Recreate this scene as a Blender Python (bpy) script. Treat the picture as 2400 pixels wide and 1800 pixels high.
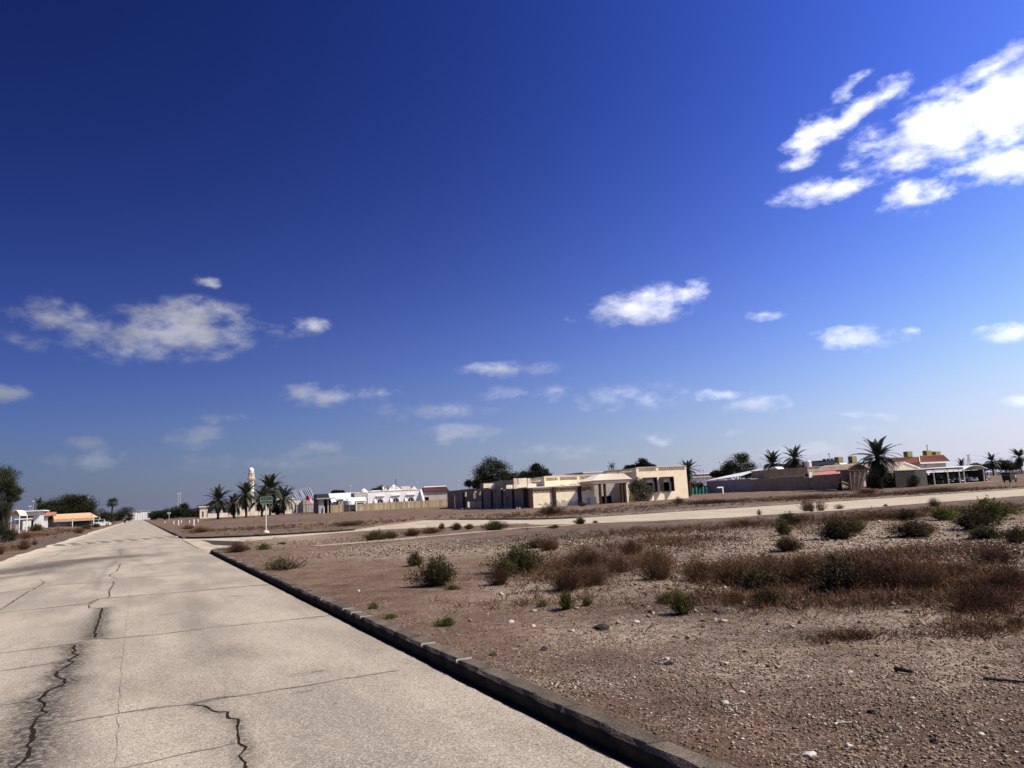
import bpy, math, random
import numpy as np
from mathutils import Matrix, Vector, Euler

for o in list(bpy.data.objects):
    bpy.data.objects.remove(o, do_unlink=True)
C = bpy.context.scene.collection
SC = bpy.context.scene

# ------------------------------------------------------------------ camera
FPX, ROLL, PITCH, EYE = 1800.0, math.radians(3.0), math.radians(8.43), 1.6
_R0 = np.array([1.0, 0, 0]); _U0 = np.array([0, -math.sin(PITCH), math.cos(PITCH)]); _FW = np.array([0, math.cos(PITCH), math.sin(PITCH)])
_RC = math.cos(ROLL) * _R0 - math.sin(ROLL) * _U0
_UC = math.sin(ROLL) * _R0 + math.cos(ROLL) * _U0
cam = bpy.data.cameras.new('camera'); camo = bpy.data.objects.new('camera', cam); C.objects.link(camo)
cam.sensor_width = 36; cam.lens = 36 * FPX / 2400; cam.clip_start = 0.1; cam.clip_end = 20000
camo.matrix_world = Matrix(((_RC[0], _UC[0], -_FW[0], 0), (_RC[1], _UC[1], -_FW[1], 0), (_RC[2], _UC[2], -_FW[2], EYE), (0, 0, 0, 1)))
SC.camera = camo

# ------------------------------------------------------------------ sun and sky
SUN_EL, SUN_FWD = math.radians(46), math.radians(-5)      # sun to the right of the view, a little ahead
SUN = Vector((math.cos(SUN_EL) * math.cos(SUN_FWD), math.cos(SUN_EL) * math.sin(SUN_FWD), math.sin(SUN_EL)))
sl = bpy.data.lights.new('sun', 'SUN'); sl.energy = 4.9; sl.angle = math.radians(0.53); sl.color = (1.0, 0.885, 0.72)
slo = bpy.data.objects.new('sun', sl); C.objects.link(slo)
slo.rotation_euler = SUN.to_track_quat('Z', 'Y').to_euler(); slo.location = (40, 0, 60)
SC.view_settings.view_transform = 'Standard'; SC.view_settings.look = 'None'
SC.view_settings.exposure = 0.5; SC.view_settings.gamma = 1.0; SC.view_settings.use_curve_mapping = False
SKY_STRENGTH, SKY_GAMMA, SKY_TINT = 0.05, 2.35, (.068, .074, .136)

def ray(px, py):
    return _FW + _RC * (px - 1200) / FPX - _UC * (py - 900) / FPX
def azel(px, py):
    d = ray(px, py); d = d / np.linalg.norm(d)
    return math.atan2(d[0], d[1]), math.asin(d[2])

world = bpy.data.worlds.new('World'); SC.world = world; world.use_nodes = True
def build_world():
    nt = world.node_tree; N = nt.nodes; L = nt.links; N.clear()
    out = N.new('ShaderNodeOutputWorld'); bg = N.new('ShaderNodeBackground'); bg.inputs['Strength'].default_value = SKY_STRENGTH
    L.new(bg.outputs[0], out.inputs[0])
    sky = N.new('ShaderNodeTexSky'); sky.sky_type = 'NISHITA'; sky.sun_disc = False
    sky.sun_elevation = SUN_EL; sky.sun_rotation = math.atan2(SUN.x, SUN.y)
    sky.altitude = 0; sky.air_density = 1.0; sky.dust_density = 0.45; sky.ozone_density = 1.2
    gm = N.new('ShaderNodeGamma'); gm.inputs['Gamma'].default_value = SKY_GAMMA        # deep, contrasty sky of the photograph, same grade all round
    hs = N.new('ShaderNodeVectorMath'); hs.operation = 'MULTIPLY'; hs.inputs[1].default_value = SKY_TINT
    L.new(sky.outputs[0], gm.inputs[0]); L.new(gm.outputs[0], hs.inputs[0])
    # dust in the air scatters forward: brighter towards the sun, darker away from it, same rule all round the sky
    tc0 = N.new('ShaderNodeTexCoord'); dp0 = N.new('ShaderNodeVectorMath'); dp0.operation = 'DOT_PRODUCT'; L.new(tc0.outputs['Generated'], dp0.inputs[0]); dp0.inputs[1].default_value = SUN
    ph = []
    for k in (2.25, 1.88, 1.55):
        a = N.new('ShaderNodeMath'); a.operation = 'MULTIPLY'; L.new(dp0.outputs['Value'], a.inputs[0]); a.inputs[1].default_value = k
        e = N.new('ShaderNodeMath'); e.operation = 'EXPONENT'; L.new(a.outputs[0], e.inputs[0]); ph.append(e.outputs[0])
    cph = N.new('ShaderNodeCombineXYZ')
    for i in range(3): L.new(ph[i], cph.inputs[i])
    hs2 = N.new('ShaderNodeVectorMath'); hs2.operation = 'MULTIPLY'; L.new(hs.outputs[0], hs2.inputs[0]); L.new(cph.outputs[0], hs2.inputs[1])
    # pale haze thickening towards the horizon, lit by the same forward scattering
    sp0 = N.new('ShaderNodeSeparateXYZ'); L.new(tc0.outputs['Generated'], sp0.inputs[0])
    hc = N.new('ShaderNodeCombineXYZ')
    for i, (k, c) in enumerate(((2.03, .255), (2.0, .285), (1.6, .385))):
        a = N.new('ShaderNodeMath'); a.operation = 'MULTIPLY'; L.new(dp0.outputs['Value'], a.inputs[0]); a.inputs[1].default_value = k
        e = N.new('ShaderNodeMath'); e.operation = 'EXPONENT'; L.new(a.outputs[0], e.inputs[0]); m_ = N.new('ShaderNodeMath'); m_.operation = 'MULTIPLY'; L.new(e.outputs[0], m_.inputs[0]); m_.inputs[1].default_value = c / SKY_STRENGTH; L.new(m_.outputs[0], hc.inputs[i])
    zz = N.new('ShaderNodeMath'); zz.operation = 'MAXIMUM'; L.new(sp0.outputs[2], zz.inputs[0]); zz.inputs[1].default_value = 0
    zm = N.new('ShaderNodeMath'); zm.operation = 'MULTIPLY'; L.new(zz.outputs[0], zm.inputs[0]); zm.inputs[1].default_value = -9.6
    ze = N.new('ShaderNodeMath'); ze.operation = 'EXPONENT'; L.new(zm.outputs[0], ze.inputs[0])
    hs = N.new('ShaderNodeMix'); hs.data_type = 'RGBA'; L.new(ze.outputs[0], hs.inputs[0]); L.new(hs2.outputs[0], hs.inputs[6]); L.new(hc.outputs[0], hs.inputs[7])
    # soft shoulder towards white instead of a hard clip
    sc_ = N.new('ShaderNodeSeparateXYZ'); L.new(hs.outputs[2], sc_.inputs[0]); cl = N.new('ShaderNodeCombineXYZ')
    for i, top in enumerate((.62, .585, .70)):
        m_ = N.new('ShaderNodeMath'); m_.operation = 'SMOOTH_MIN'; L.new(sc_.outputs[i], m_.inputs[0]); m_.inputs[1].default_value = top / SKY_STRENGTH; m_.inputs[2].default_value = .45 / SKY_STRENGTH; L.new(m_.outputs[0], cl.inputs[i])
    hs = cl
    def math_(op, a, b=None, c=None):
        n = N.new('ShaderNodeMath'); n.operation = op
        for i, x in enumerate((a, b, c)):
            if x is None: continue
            if isinstance(x, (int, float)): n.inputs[i].default_value = x
            else: L.new(x, n.inputs[i])
        return n.outputs[0]
    tc = N.new('ShaderNodeTexCoord'); sep = N.new('ShaderNodeSeparateXYZ'); L.new(tc.outputs['Generated'], sep.inputs[0])
    az = math_('ARCTAN2', sep.outputs[0], sep.outputs[1]); el = math_('ARCSINE', sep.outputs[2])
    comb = N.new('ShaderNodeCombineXYZ'); L.new(az, comb.inputs[0]); L.new(el, comb.inputs[1])
    # streaky distortion of the cloud outlines
    def noise(scale, vec, detail, rough, stretch):
        m = N.new('ShaderNodeMapping'); m.inputs['Scale'].default_value = stretch; L.new(vec, m.inputs[0])
        n = N.new('ShaderNodeTexNoise'); n.inputs['Scale'].default_value = scale; n.inputs['Detail'].default_value = detail
        n.inputs['Roughness'].default_value = rough; L.new(m.outputs[0], n.inputs['Vector']); return n
    nd = noise(11, tc.outputs['Generated'], 7, 0.62, (1, 1, 1.6))
    vs = N.new('ShaderNodeVectorMath'); vs.operation = 'SUBTRACT'; L.new(nd.outputs['Color'], vs.inputs[0]); vs.inputs[1].default_value = (.5, .5, .5)
    vm = N.new('ShaderNodeVectorMath'); vm.operation = 'MULTIPLY'; L.new(vs.outputs[0], vm.inputs[0]); vm.inputs[1].default_value = (.10, .028, 0)
    va = N.new('ShaderNodeVectorMath'); va.operation = 'ADD'; L.new(comb.outputs[0], va.inputs[0]); L.new(vm.outputs[0], va.inputs[1])
    P = va.outputs[0]
    # clouds: centre, half-size and tilt as seen from here, kept as compass bearing and height angle; weight
    clouds = [(360, 785, 300, 66, 2, 1.0), (400, 750, 200, 55, 2, .85), (110, 738, 105, 55, 2, .85), (712, 768, 52, 28, 4, .8),
              (755, 932, 130, 32, 0, .95), (900, 925, 60, 20, 0, .75), (1190, 868, 120, 24, 3, .7), (1490, 722, 150, 50, 10, 1.0), (1600, 685, 70, 30, 22, .75),
              (1798, 735, 55, 20, 4, .7), (2000, 796, 135, 30, 4, .95), (2140, 781, 36, 14, 0, .6), (2370, 782, 95, 28, 4, 1.0), (1714, 922, 85, 18, 4, .85), (1775, 950, 90, 22, 3, .9),
              (1085, 1016, 95, 27, 0, .9), (483, 1026, 110, 30, 0, .8), (510, 980, 70, 18, 0, .55), (233, 1077, 60, 27, 8, .85), (206, 1043, 60, 22, 0, .7), (0, 928, 50, 24, 0, 1.0),
              (727, 1051, 85, 20, 0, .75), (100, 1085, 150, 30, 0, .5), (1370, 958, 110, 20, 2, .5), (1230, 920, 150, 24, 8, .42), (1530, 1025, 70, 18, 0, .7), (2040, 972, 80, 14, 0, .5), (2390, 940, 60, 20, 0, .8),
              (2220, 300, 260, 95, 22, 1.2), (2380, 250, 210, 120, 22, 1.3), (2560, 170, 260, 130, 25, 1.3), (2350, 385, 160, 50, 12, 1.15), (1900, 330, 95, 55, 30, 1.0), (2020, 255, 130, 34, 38, .9),
              (1960, 440, 185, 34, 14, .95), (2160, 455, 80, 42, 5, 1.0), (2300, 175, 160, 34, 38, .75), (2000, 205, 70, 22, 35, .6), (1420, 935, 230, 40, 5, .5), (1000, 965, 210, 26, 0, .46), (620, 1085, 260, 30, 0, .5), (1900, 1065, 300, 30, 0, .5), (1300, 1060, 240, 26, 0, .48), (1720, 1010, 60, 14, 0, .45), (475, 663, 45, 12, 0, .5), (2065, 1010, 90, 16, 0, .5)]
    items = []
    for (x, y, a, b, t, w) in clouds:
        c = azel(x, y); t = math.radians(t)
        e1 = azel(x + a * math.cos(t), y - a * math.sin(t)); e2 = azel(x - b * math.sin(t), y - b * math.cos(t))
        d1 = (e1[0] - c[0], e1[1] - c[1]); d2 = (e2[0] - c[0], e2[1] - c[1])
        items.append((c, math.hypot(*d1), math.hypot(*d2), math.atan2(d1[1], d1[0]), w))
    rr = random.Random(5)
    for k in range(16):                       # the same scattered clouds go on round the rest of the sky
        az0 = rr.uniform(0.85, 2 * math.pi - 0.75)
        if az0 > math.pi: az0 -= 2 * math.pi
        e0 = rr.choice((.1, .16, .24, .35, .5)) * rr.uniform(.8, 1.2)
        items.append(((az0, e0), (.06 + .22 * e0) * rr.uniform(.7, 1.3), (.015 + .06 * e0), rr.uniform(-.15, .3), rr.uniform(.7, 1.1)))
    acc = None
    for (c, a, b, t, w) in items:
        m = N.new('ShaderNodeMapping'); m.vector_type = 'TEXTURE'
        m.inputs['Location'].default_value = (c[0], c[1], 0); m.inputs['Rotation'].default_value = (0, 0, t); m.inputs['Scale'].default_value = (a * 1.25, b * 1.25, 1)
        L.new(P, m.inputs[0])
        g = N.new('ShaderNodeTexGradient'); g.gradient_type = 'SPHERICAL'; L.new(m.outputs[0], g.inputs[0])
        s = math_('MULTIPLY', g.outputs['Fac'], w)
        acc = s if acc is None else math_('SMOOTH_MAX', acc, s, .06)
    nf = noise(28, tc.outputs['Generated'], 10, 0.6, (1, 1, 1.9))
    nb = noise(7, tc.outputs['Generated'], 3, 0.5, (1, 1, 2.4))
    fb = math_('SUBTRACT', math_('ADD', math_('MULTIPLY', nf.outputs['Fac'], .95), math_('MULTIPLY', nb.outputs['Fac'], .5)), .74)
    env = math_('MINIMUM', math_('MULTIPLY', acc, 4.0), 1.0)
    dens = math_('ADD', acc, math_('MULTIPLY', math_('MULTIPLY', fb, 1.75), env))
    mr = N.new('ShaderNodeMapRange'); mr.interpolation_type = 'SMOOTHSTEP'; mr.inputs['From Min'].default_value = .10; mr.inputs['From Max'].default_value = 1.06
    L.new(dens, mr.inputs['Value']); alpha = mr.outputs['Result']
    # thin haze streaks low down
    # brightness of a cloud: forward scattering makes those towards the sun brighter
    dp = N.new('ShaderNodeVectorMath'); dp.operation = 'DOT_PRODUCT'; L.new(tc.outputs['Generated'], dp.inputs[0]); dp.inputs[1].default_value = SUN
    glow = N.new('ShaderNodeMapRange'); glow.interpolation_type = 'SMOOTHSTEP'; glow.inputs['From Min'].default_value = -.35; glow.inputs['From Max'].default_value = .65
    glow.inputs['To Min'].default_value = CLOUD_LO / SKY_STRENGTH; glow.inputs['To Max'].default_value = CLOUD_HI / SKY_STRENGTH; L.new(dp.outputs['Value'], glow.inputs['Value'])
    thick = N.new('ShaderNodeMapRange'); thick.inputs['From Min'].default_value = .3; thick.inputs['From Max'].default_value = 1.2; thick.inputs['To Min'].default_value = 1.05; thick.inputs['To Max'].default_value = .95
    L.new(dens, thick.inputs['Value'])
    lum = math_('MULTIPLY', glow.outputs['Result'], thick.outputs['Result'])
    nl = noise(13, tc.outputs['Generated'], 6, 0.55, (1, 1, 2.2)); sh = N.new('ShaderNodeMapRange'); sh.inputs['From Min'].default_value = .35; sh.inputs['From Max'].default_value = .62; sh.inputs['To Min'].default_value = .72; sh.inputs['To Max'].default_value = 1.12; L.new(nl.outputs['Fac'], sh.inputs['Value'])
    lum = math_('MULTIPLY', lum, sh.outputs[0])
    cc = N.new('ShaderNodeVectorMath'); cc.operation = 'SCALE'; cc.inputs[0].default_value = (.93, .95, 1.08); L.new(lum, cc.inputs['Scale'])
    # far low clouds fade into the air
    fade = N.new('ShaderNodeMapRange'); fade.inputs['From Min'].default_value = .0; fade.inputs['From Max'].default_value = .26; fade.inputs['To Min'].default_value = .3; fade.inputs['To Max'].default_value = .97
    L.new(el, fade.inputs['Value'])
    al = math_('MULTIPLY', alpha, fade.outputs['Result'])
    mx = N.new('ShaderNodeMix'); mx.data_type = 'RGBA'; L.new(al, mx.inputs[0]); L.new(hs.outputs[0], mx.inputs[6]); L.new(cc.outputs[0], mx.inputs[7])
    L.new(mx.outputs[2], bg.inputs['Color'])
CLOUD_LO, CLOUD_HI = .30, 1.15
build_world()

# ------------------------------------------------------------------ the street grid: u runs up the road, v to its right
GA = math.radians(26.07); UU = np.array([-math.sin(GA), math.cos(GA)]); VV = np.array([math.cos(GA), math.sin(GA)])
def W(v, u, z=0.0):
    return (v * VV[0] + u * UU[0], v * VV[1] + u * UU[1], z)
def sm(a, b, x):
    t = np.clip((np.asarray(x, float) - a) / (b - a), 0, 1); return t * t * (3 - 2 * t)
def hash2(ix, iy, s):
    h = (ix.astype(np.int64) * 374761393 + iy.astype(np.int64) * 668265263 + s * 974711) & 0x7fffffff
    h = ((h ^ (h >> 13)) * 1274126177) & 0x7fffffff
    return ((h ^ (h >> 16)) & 0xffff) / 65535.0
def vnoise(x, y, s=0):
    x = np.asarray(x, float); y = np.asarray(y, float)
    ix = np.floor(x); iy = np.floor(y); fx = x - ix; fy = y - iy; fx = fx * fx * (3 - 2 * fx); fy = fy * fy * (3 - 2 * fy)
    a = hash2(ix, iy, s); b = hash2(ix + 1, iy, s); c = hash2(ix, iy + 1, s); d = hash2(ix + 1, iy + 1, s)
    return (a * (1 - fx) + b * fx) * (1 - fy) + (c * (1 - fx) + d * fx) * fy
def fbm(x, y, s=0, n=4):
    t = 0; a = .5
    for k in range(n):
        t = t + a * vnoise(np.asarray(x) * 2 ** k, np.asarray(y) * 2 ** k, s + 17 * k); a *= .5
    return t
KV, LV = 2.68, -5.5                        # right kerb line and left edge of the main road
# side road, outline in (u, v)
XNEAR = [(34.7, 2.3), (35.6, 2.9), (38, 3.6), (42, 4.7), (44.5, 7), (46, 11), (46.2, 14), (43, 17), (41.2, 20), (36, 22), (33, 24), (31.2, 27), (30.7, 31), (31, 37), (31, 52), (31, 90), (31, 190)]
XFAR = [(58.2, 2.3), (57.6, 2.9), (55.2, 4), (53, 6), (51.6, 9), (51.2, 12), (55, 14.6), (59, 17), (63, 20.5), (68, 23.5), (62, 24.4), (55, 24.8), (50, 25.0), (47.5, 25.6), (46.4, 27), (45.8, 30), (45.3, 36), (44, 48), (43.6, 60), (43.6, 90), (43.6, 190)]
XPOLY = np.array([(v, u) for u, v in XNEAR] + [(v, u) for u, v in reversed(XFAR)])
def polydist(v, u, poly=XPOLY):
    """distance to the outline, negative inside"""
    v = np.asarray(v, float); u = np.asarray(u, float); d = np.full(np.broadcast(v, u).shape, 1e9); ins = np.zeros(d.shape, bool)
    n = len(poly)
    for i in range(n):
        (x0, y0), (x1, y1) = poly[i], poly[(i + 1) % n]
        ex, ey = x1 - x0, y1 - y0; t = np.clip(((v - x0) * ex + (u - y0) * ey) / (ex * ex + ey * ey + 1e-12), 0, 1)
        d = np.minimum(d, np.hypot(v - x0 - t * ex, u - y0 - t * ey))
        if y1 != y0:
            c = ((y0 > u) != (y1 > u)) & (v < (x1 - x0) * (u - y0) / (y1 - y0) + x0); ins ^= c
    return np.where(ins, -d, d)
def height(v, u):
    v = np.asarray(v, float); u = np.asarray(u, float)
    Y = v * VV[1] + u * UU[1]; e = np.abs(v - (KV + LV) / 2) - (KV - LV) / 2           # distance outside the road
    far = .45 * sm(95, 150, Y) * sm(3.5, 12, e)
    right = (v > KV)
    xd = polydist(v, u)
    near = (u < 44) | (v < 2)
    lift = np.where(u < 40 + .0 * v, sm(0.0, 2.2, xd), sm(0.0, .25, xd)) * .115
    rough = (fbm(v * .25, u * .25, 3, 3) - .42) * .16 * sm(.5, 4, np.minimum(e, xd)) + (fbm(v * 1.3, u * 1.3, 9, 3) - .42) * .05 * sm(.1, 1.0, np.minimum(e, xd))
    z = np.where(right, lift, 0.005 * sm(0, .5, e)) + far + np.where(e > 0, rough, 0)
    z = np.where((xd < 0.02), -.06, z)
    z = np.where((e < 0.02), -.06, z)
    return z
def G(px, py):
    """where the sight line through a point of the picture meets the ground: (v, u, z)"""
    d = ray(px, py); z = 0.0
    for i in range(40):
        t = (z - EYE) / d[2]; p = d[:2] * t; v, u = float(p @ VV), float(p @ UU)
        z = .5 * z + .5 * max(float(height(v, u)), 0.0)
    return v, u, z
def PU(px, py, u):
    d = ray(px, py); t = u / float(d[:2] @ UU); return float((d[:2] * t) @ VV), EYE + d[2] * t
def PV(px, py, v):
    d = ray(px, py); t = v / float(d[:2] @ VV); return float((d[:2] * t) @ UU), EYE + d[2] * t

# ------------------------------------------------------------------ materials
MATS = {}
def mat(name, c1, c2=None, rough=.85, scale=6.0, bump=0.0, bscale=None, metal=0.0, detail=5, spec=.2, objvar=0.0, streak=None, contrast=(.35, .65), fine=None, trans=0.0):
    """plain procedural surface: two colours through noise, a little relief"""
    if name in MATS: return MATS[name]
    m = bpy.data.materials.new(name); m.use_nodes = True; nt = m.node_tree; N = nt.nodes; L = nt.links
    b = N['Principled BSDF']; b.inputs['Roughness'].default_value = rough; b.inputs['Metallic'].default_value = metal
    b.inputs['Specular IOR Level'].default_value = spec
    c2 = c2 or tuple(x * .8 for x in c1)
    tc = N.new('ShaderNodeTexCoord'); mp = N.new('ShaderNodeMapping'); L.new(tc.outputs['Object'], mp.inputs[0])
    if streak: mp.inputs['Scale'].default_value = streak
    n = N.new('ShaderNodeTexNoise'); n.inputs['Scale'].default_value = scale; n.inputs['Detail'].default_value = detail; n.inputs['Roughness'].default_value = .6
    L.new(mp.outputs[0], n.inputs['Vector'])
    r = N.new('ShaderNodeValToRGB'); r.color_ramp.elements[0].position = contrast[0]; r.color_ramp.elements[1].position = contrast[1]
    r.color_ramp.elements[0].color = (*c2, 1); r.color_ramp.elements[1].color = (*c1, 1); L.new(n.outputs['Fac'], r.inputs[0])
    col = r.outputs[0]
    if fine:
        n3 = N.new('ShaderNodeTexNoise'); n3.inputs['Scale'].default_value = fine[0]; n3.inputs['Detail'].default_value = 3; L.new(tc.outputs['Object'], n3.inputs['Vector'])
        mr = N.new('ShaderNodeMapRange'); mr.inputs['From Min'].default_value = .3; mr.inputs['From Max'].default_value = .7; mr.inputs['To Min'].default_value = 1 - fine[1]; mr.inputs['To Max'].default_value = 1 + fine[1]
        L.new(n3.outputs['Fac'], mr.inputs['Value'])
        vm = N.new('ShaderNodeVectorMath'); vm.operation = 'SCALE'; L.new(col, vm.inputs[0]); L.new(mr.outputs[0], vm.inputs['Scale']); col = vm.outputs[0]
    if objvar:
        oi = N.new('ShaderNodeObjectInfo'); mr = N.new('ShaderNodeMapRange'); mr.inputs['To Min'].default_value = 1 - objvar; mr.inputs['To Max'].default_value = 1 + objvar
        L.new(oi.outputs['Random'], mr.inputs['Value'])
        vm = N.new('ShaderNodeVectorMath'); vm.operation = 'SCALE'; L.new(col, vm.inputs[0]); L.new(mr.outputs[0], vm.inputs['Scale']); col = vm.outputs[0]
    L.new(col, b.inputs['Base Color'])
    if bump:
        n2 = N.new('ShaderNodeTexNoise'); n2.inputs['Scale'].default_value = bscale or scale * 6; n2.inputs['Detail'].default_value = 4; L.new(tc.outputs['Object'], n2.inputs['Vector'])
        bp = N.new('ShaderNodeBump'); bp.inputs['Strength'].default_value = bump; bp.inputs['Distance'].default_value = .02; L.new(n2.outputs['Fac'], bp.inputs['Height']); L.new(bp.outputs[0], b.inputs['Normal'])
    if trans:
        t = N.new('ShaderNodeBsdfTranslucent'); L.new(col, t.inputs[0]); ms = N.new('ShaderNodeMixShader'); ms.inputs[0].default_value = trans
        L.new(b.outputs[0], ms.inputs[1]); L.new(t.outputs[0], ms.inputs[2]); L.new(ms.outputs[0], N['Material Output'].inputs[0])
    MATS[name] = m; return m

# ------------------------------------------------------------------ mesh helpers (x = v, y = u, z up, all in street-grid metres)
class MB:
    def __init__(s): s.v = []; s.f = []
    def add(s, vs, fs):
        k = len(s.v); s.v += [tuple(map(float, p)) for p in vs]; s.f += [tuple(i + k for i in f) for f in fs]; return s
    def box(s, x0, x1, y0, y1, z0, z1):
        if x0 > x1: x0, x1 = x1, x0
        if y0 > y1: y0, y1 = y1, y0
        if z0 > z1: z0, z1 = z1, z0
        return s.add([(x0, y0, z0), (x1, y0, z0), (x1, y1, z0), (x0, y1, z0), (x0, y0, z1), (x1, y0, z1), (x1, y1, z1), (x0, y1, z1)],
                     [(0, 3, 2, 1), (4, 5, 6, 7), (0, 1, 5, 4), (1, 2, 6, 5), (2, 3, 7, 6), (3, 0, 4, 7)])
    def ext(s, poly, d0, d1, axis):
        """polygon swept along an axis: 'y' takes (x, z), 'x' takes (y, z), 'z' takes (x, y)"""
        mk = {'y': lambda p, d: (p[0], d, p[1]), 'x': lambda p, d: (d, p[0], p[1]), 'z': lambda p, d: (p[0], p[1], d)}[axis]
        n = len(poly); return s.add([mk(p, d0) for p in poly] + [mk(p, d1) for p in poly],
                                    [tuple(range(n)), tuple(range(2 * n - 1, n - 1, -1))] + [(i, i + n, (i + 1) % n + n, (i + 1) % n) for i in range(n)])
    def tube(s, p0, p1, r0, r1=None, n=8, cap=True):
        r1 = r0 if r1 is None else r1; a = Vector(p0); b = Vector(p1); d = (b - a).normalized()
        x = d.orthogonal().normalized(); y = d.cross(x); vs = []
        for q, r in ((a, r0), (b, r1)):
            vs += [tuple(q + x * r * math.cos(2 * math.pi * i / n) + y * r * math.sin(2 * math.pi * i / n)) for i in range(n)]
        fs = [(i, (i + 1) % n, n + (i + 1) % n, n + i) for i in range(n)]
        if cap: fs += [tuple(range(n - 1, -1, -1)), tuple(range(n, 2 * n))]
        return s.add(vs, fs)
    def path(s, pts, rads, n=6):
        for i in range(len(pts) - 1): s.tube(pts[i], pts[i + 1], rads[i], rads[i + 1], n, cap=(i in (0, len(pts) - 2)))
        return s
    def lathe(s, prof, cx, cy, n=16):
        vs = []; fs = []
        for r, z in prof: vs += [(cx + r * math.cos(2 * math.pi * i / n), cy + r * math.sin(2 * math.pi * i / n), z) for i in range(n)]
        for k in range(len(prof) - 1): fs += [(k * n + i, k * n + (i + 1) % n, (k + 1) * n + (i + 1) % n, (k + 1) * n + i) for i in range(n)]
        fs += [tuple(range(n - 1, -1, -1)), tuple(range((len(prof) - 1) * n, len(prof) * n))]
        return s.add(vs, fs)
    def wallu(s, v0, v1, z0, z1, u0, u1, holes=()):
        """wall in the plane of v and z with true openings (va, vb, za, zb)"""
        xs = sorted({v0, v1, *[min(max(h[i], v0), v1) for h in holes for i in (0, 1)]}); zs = sorted({z0, z1, *[min(max(h[i], z0), z1) for h in holes for i in (2, 3)]})
        for a, b in zip(xs, xs[1:]):
            run = None
            for c, d in zip(zs, zs[1:]):
                x, z = (a + b) / 2, (c + d) / 2; solid = not any(h[0] < x < h[1] and h[2] < z < h[3] for h in holes)
                if solid: run = (run[0], d) if run else (c, d)
                if (not solid or d == zs[-1]) and run: s.box(a, b, u0, u1, *run); run = None
        return s
    def wallv(s, u0, u1, z0, z1, v0, v1, holes=()):
        t = MB().wallu(u0, u1, z0, z1, v0, v1, holes); return s.add([(p[1], p[0], p[2]) for p in t.v], [tuple(reversed(f)) for f in t.f])

def mesh_from(name, V, F):
    me = bpy.data.meshes.new(name); me.from_pydata(V, [], F); me.update(); return me
def mesh_np(name, V, F):
    """fast mesh from arrays (n,3) and (m,k)"""
    V = np.asarray(V, np.float32); F = np.asarray(F, np.int32); k = F.shape[1]
    me = bpy.data.meshes.new(name); me.vertices.add(len(V)); me.vertices.foreach_set('co', V.ravel())
    me.loops.add(F.size); me.loops.foreach_set('vertex_index', F.ravel()); me.polygons.add(len(F))
    me.polygons.foreach_set('loop_start', np.arange(0, F.size, k, dtype=np.int32)); me.polygons.foreach_set('loop_total', np.full(len(F), k, np.int32))
    me.update(calc_edges=True); me.validate(); return me
def link(name, data, parent=None, m=None, smooth=False):
    o = bpy.data.objects.new(name, data); C.objects.link(o)
    if parent is not None: o.parent = parent
    if m is not None and data is not None and not data.materials: data.materials.append(m)
    if smooth and data is not None: data.polygons.foreach_set('use_smooth', np.ones(len(data.polygons), bool))
    return o
def tag(o, label, cat, group=None):
    o['label'] = label; o['category'] = cat
    if group: o['group'] = group
    return o
class Thing:
    def __init__(s, name, label, cat, v, u, z=0.0, group=None, rz=0.0):
        s.o = bpy.data.objects.new(name, None); C.objects.link(s.o); s.o.empty_display_size = .3
        s.o.location = W(v, u, z); s.o.rotation_euler = (0, 0, GA + rz); s.org = (v, u, z); s.local = False
        tag(s.o, label, cat, group)
    def part(s, name, mb, m, parent=None, smooth=False, label=None, kind=None):
        V = mb.v if s.local else [(p[0] - s.org[0], p[1] - s.org[1], p[2] - s.org[2]) for p in mb.v]
        o = link(name, mesh_from(name, V, mb.f), parent or s.o, m, smooth)
        if label: o['label'] = label
        if kind: o['kind'] = kind
        return o
def solo(name, label, cat, mb, m, v, u, z=0.0, group=None, local=False, rz=0.0, smooth=False):
    V = mb.v if local else [(p[0] - v, p[1] - u, p[2] - z) for p in mb.v]
    o = link(name, mesh_from(name, V, mb.f), None, m, smooth); o.location = W(v, u, z); o.rotation_euler = (0, 0, GA + rz)
    return tag(o, label, cat, group)

# ================================================================== THE SETTING
def lines(segs):
    out = []
    for a, b, st in segs: out += list(np.arange(a, b, st))
    return np.array(out)
def geo(a, b, f, s0):
    out = [a]; s = s0
    while abs(out[-1] - a) < abs(b - a): out.append(out[-1] + s * (1 if b > a else -1)); s *= f
    return np.array(out)
def blob(px, py, rx, ry):
    """soft patch on the ground: centre and half-size given where it shows, kept as an ellipse in street metres"""
    c = G(px, py); a = G(px + rx, py - rx * .052); b = G(px, py - ry); b2 = G(px, py + ry)
    return np.array(c[:2]), np.array(a[:2]) - np.array(c[:2]), (np.array(b[:2]) - np.array(b2[:2])) / 2
def blobval(v, u, bl):
    c, a, b = bl; M = np.linalg.inv(np.array([[a[0], b[0]], [a[1], b[1]]])); x = v - c[0]; y = u - c[1]
    p = M[0, 0] * x + M[0, 1] * y; q = M[1, 0] * x + M[1, 1] * y; return np.exp(-(p * p + q * q) * .9)
PALE = [blob(*b) for b in [(2000, 1265, 330, 38), (2250, 1240, 220, 40), (1640, 1255, 140, 22), (2100, 1300, 350, 20), (1250, 1385, 140, 30), (1620, 1350, 160, 30), (2330, 1330, 110, 40), (1150, 1275, 260, 18), (2150, 1460, 330, 40), (950, 1290, 200, 14), (1500, 1480, 260, 30), (2250, 1560, 200, 60), (1750, 1560, 180, 40), (1330, 1600, 120, 20), (700, 1262, 90, 9)]]
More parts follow.
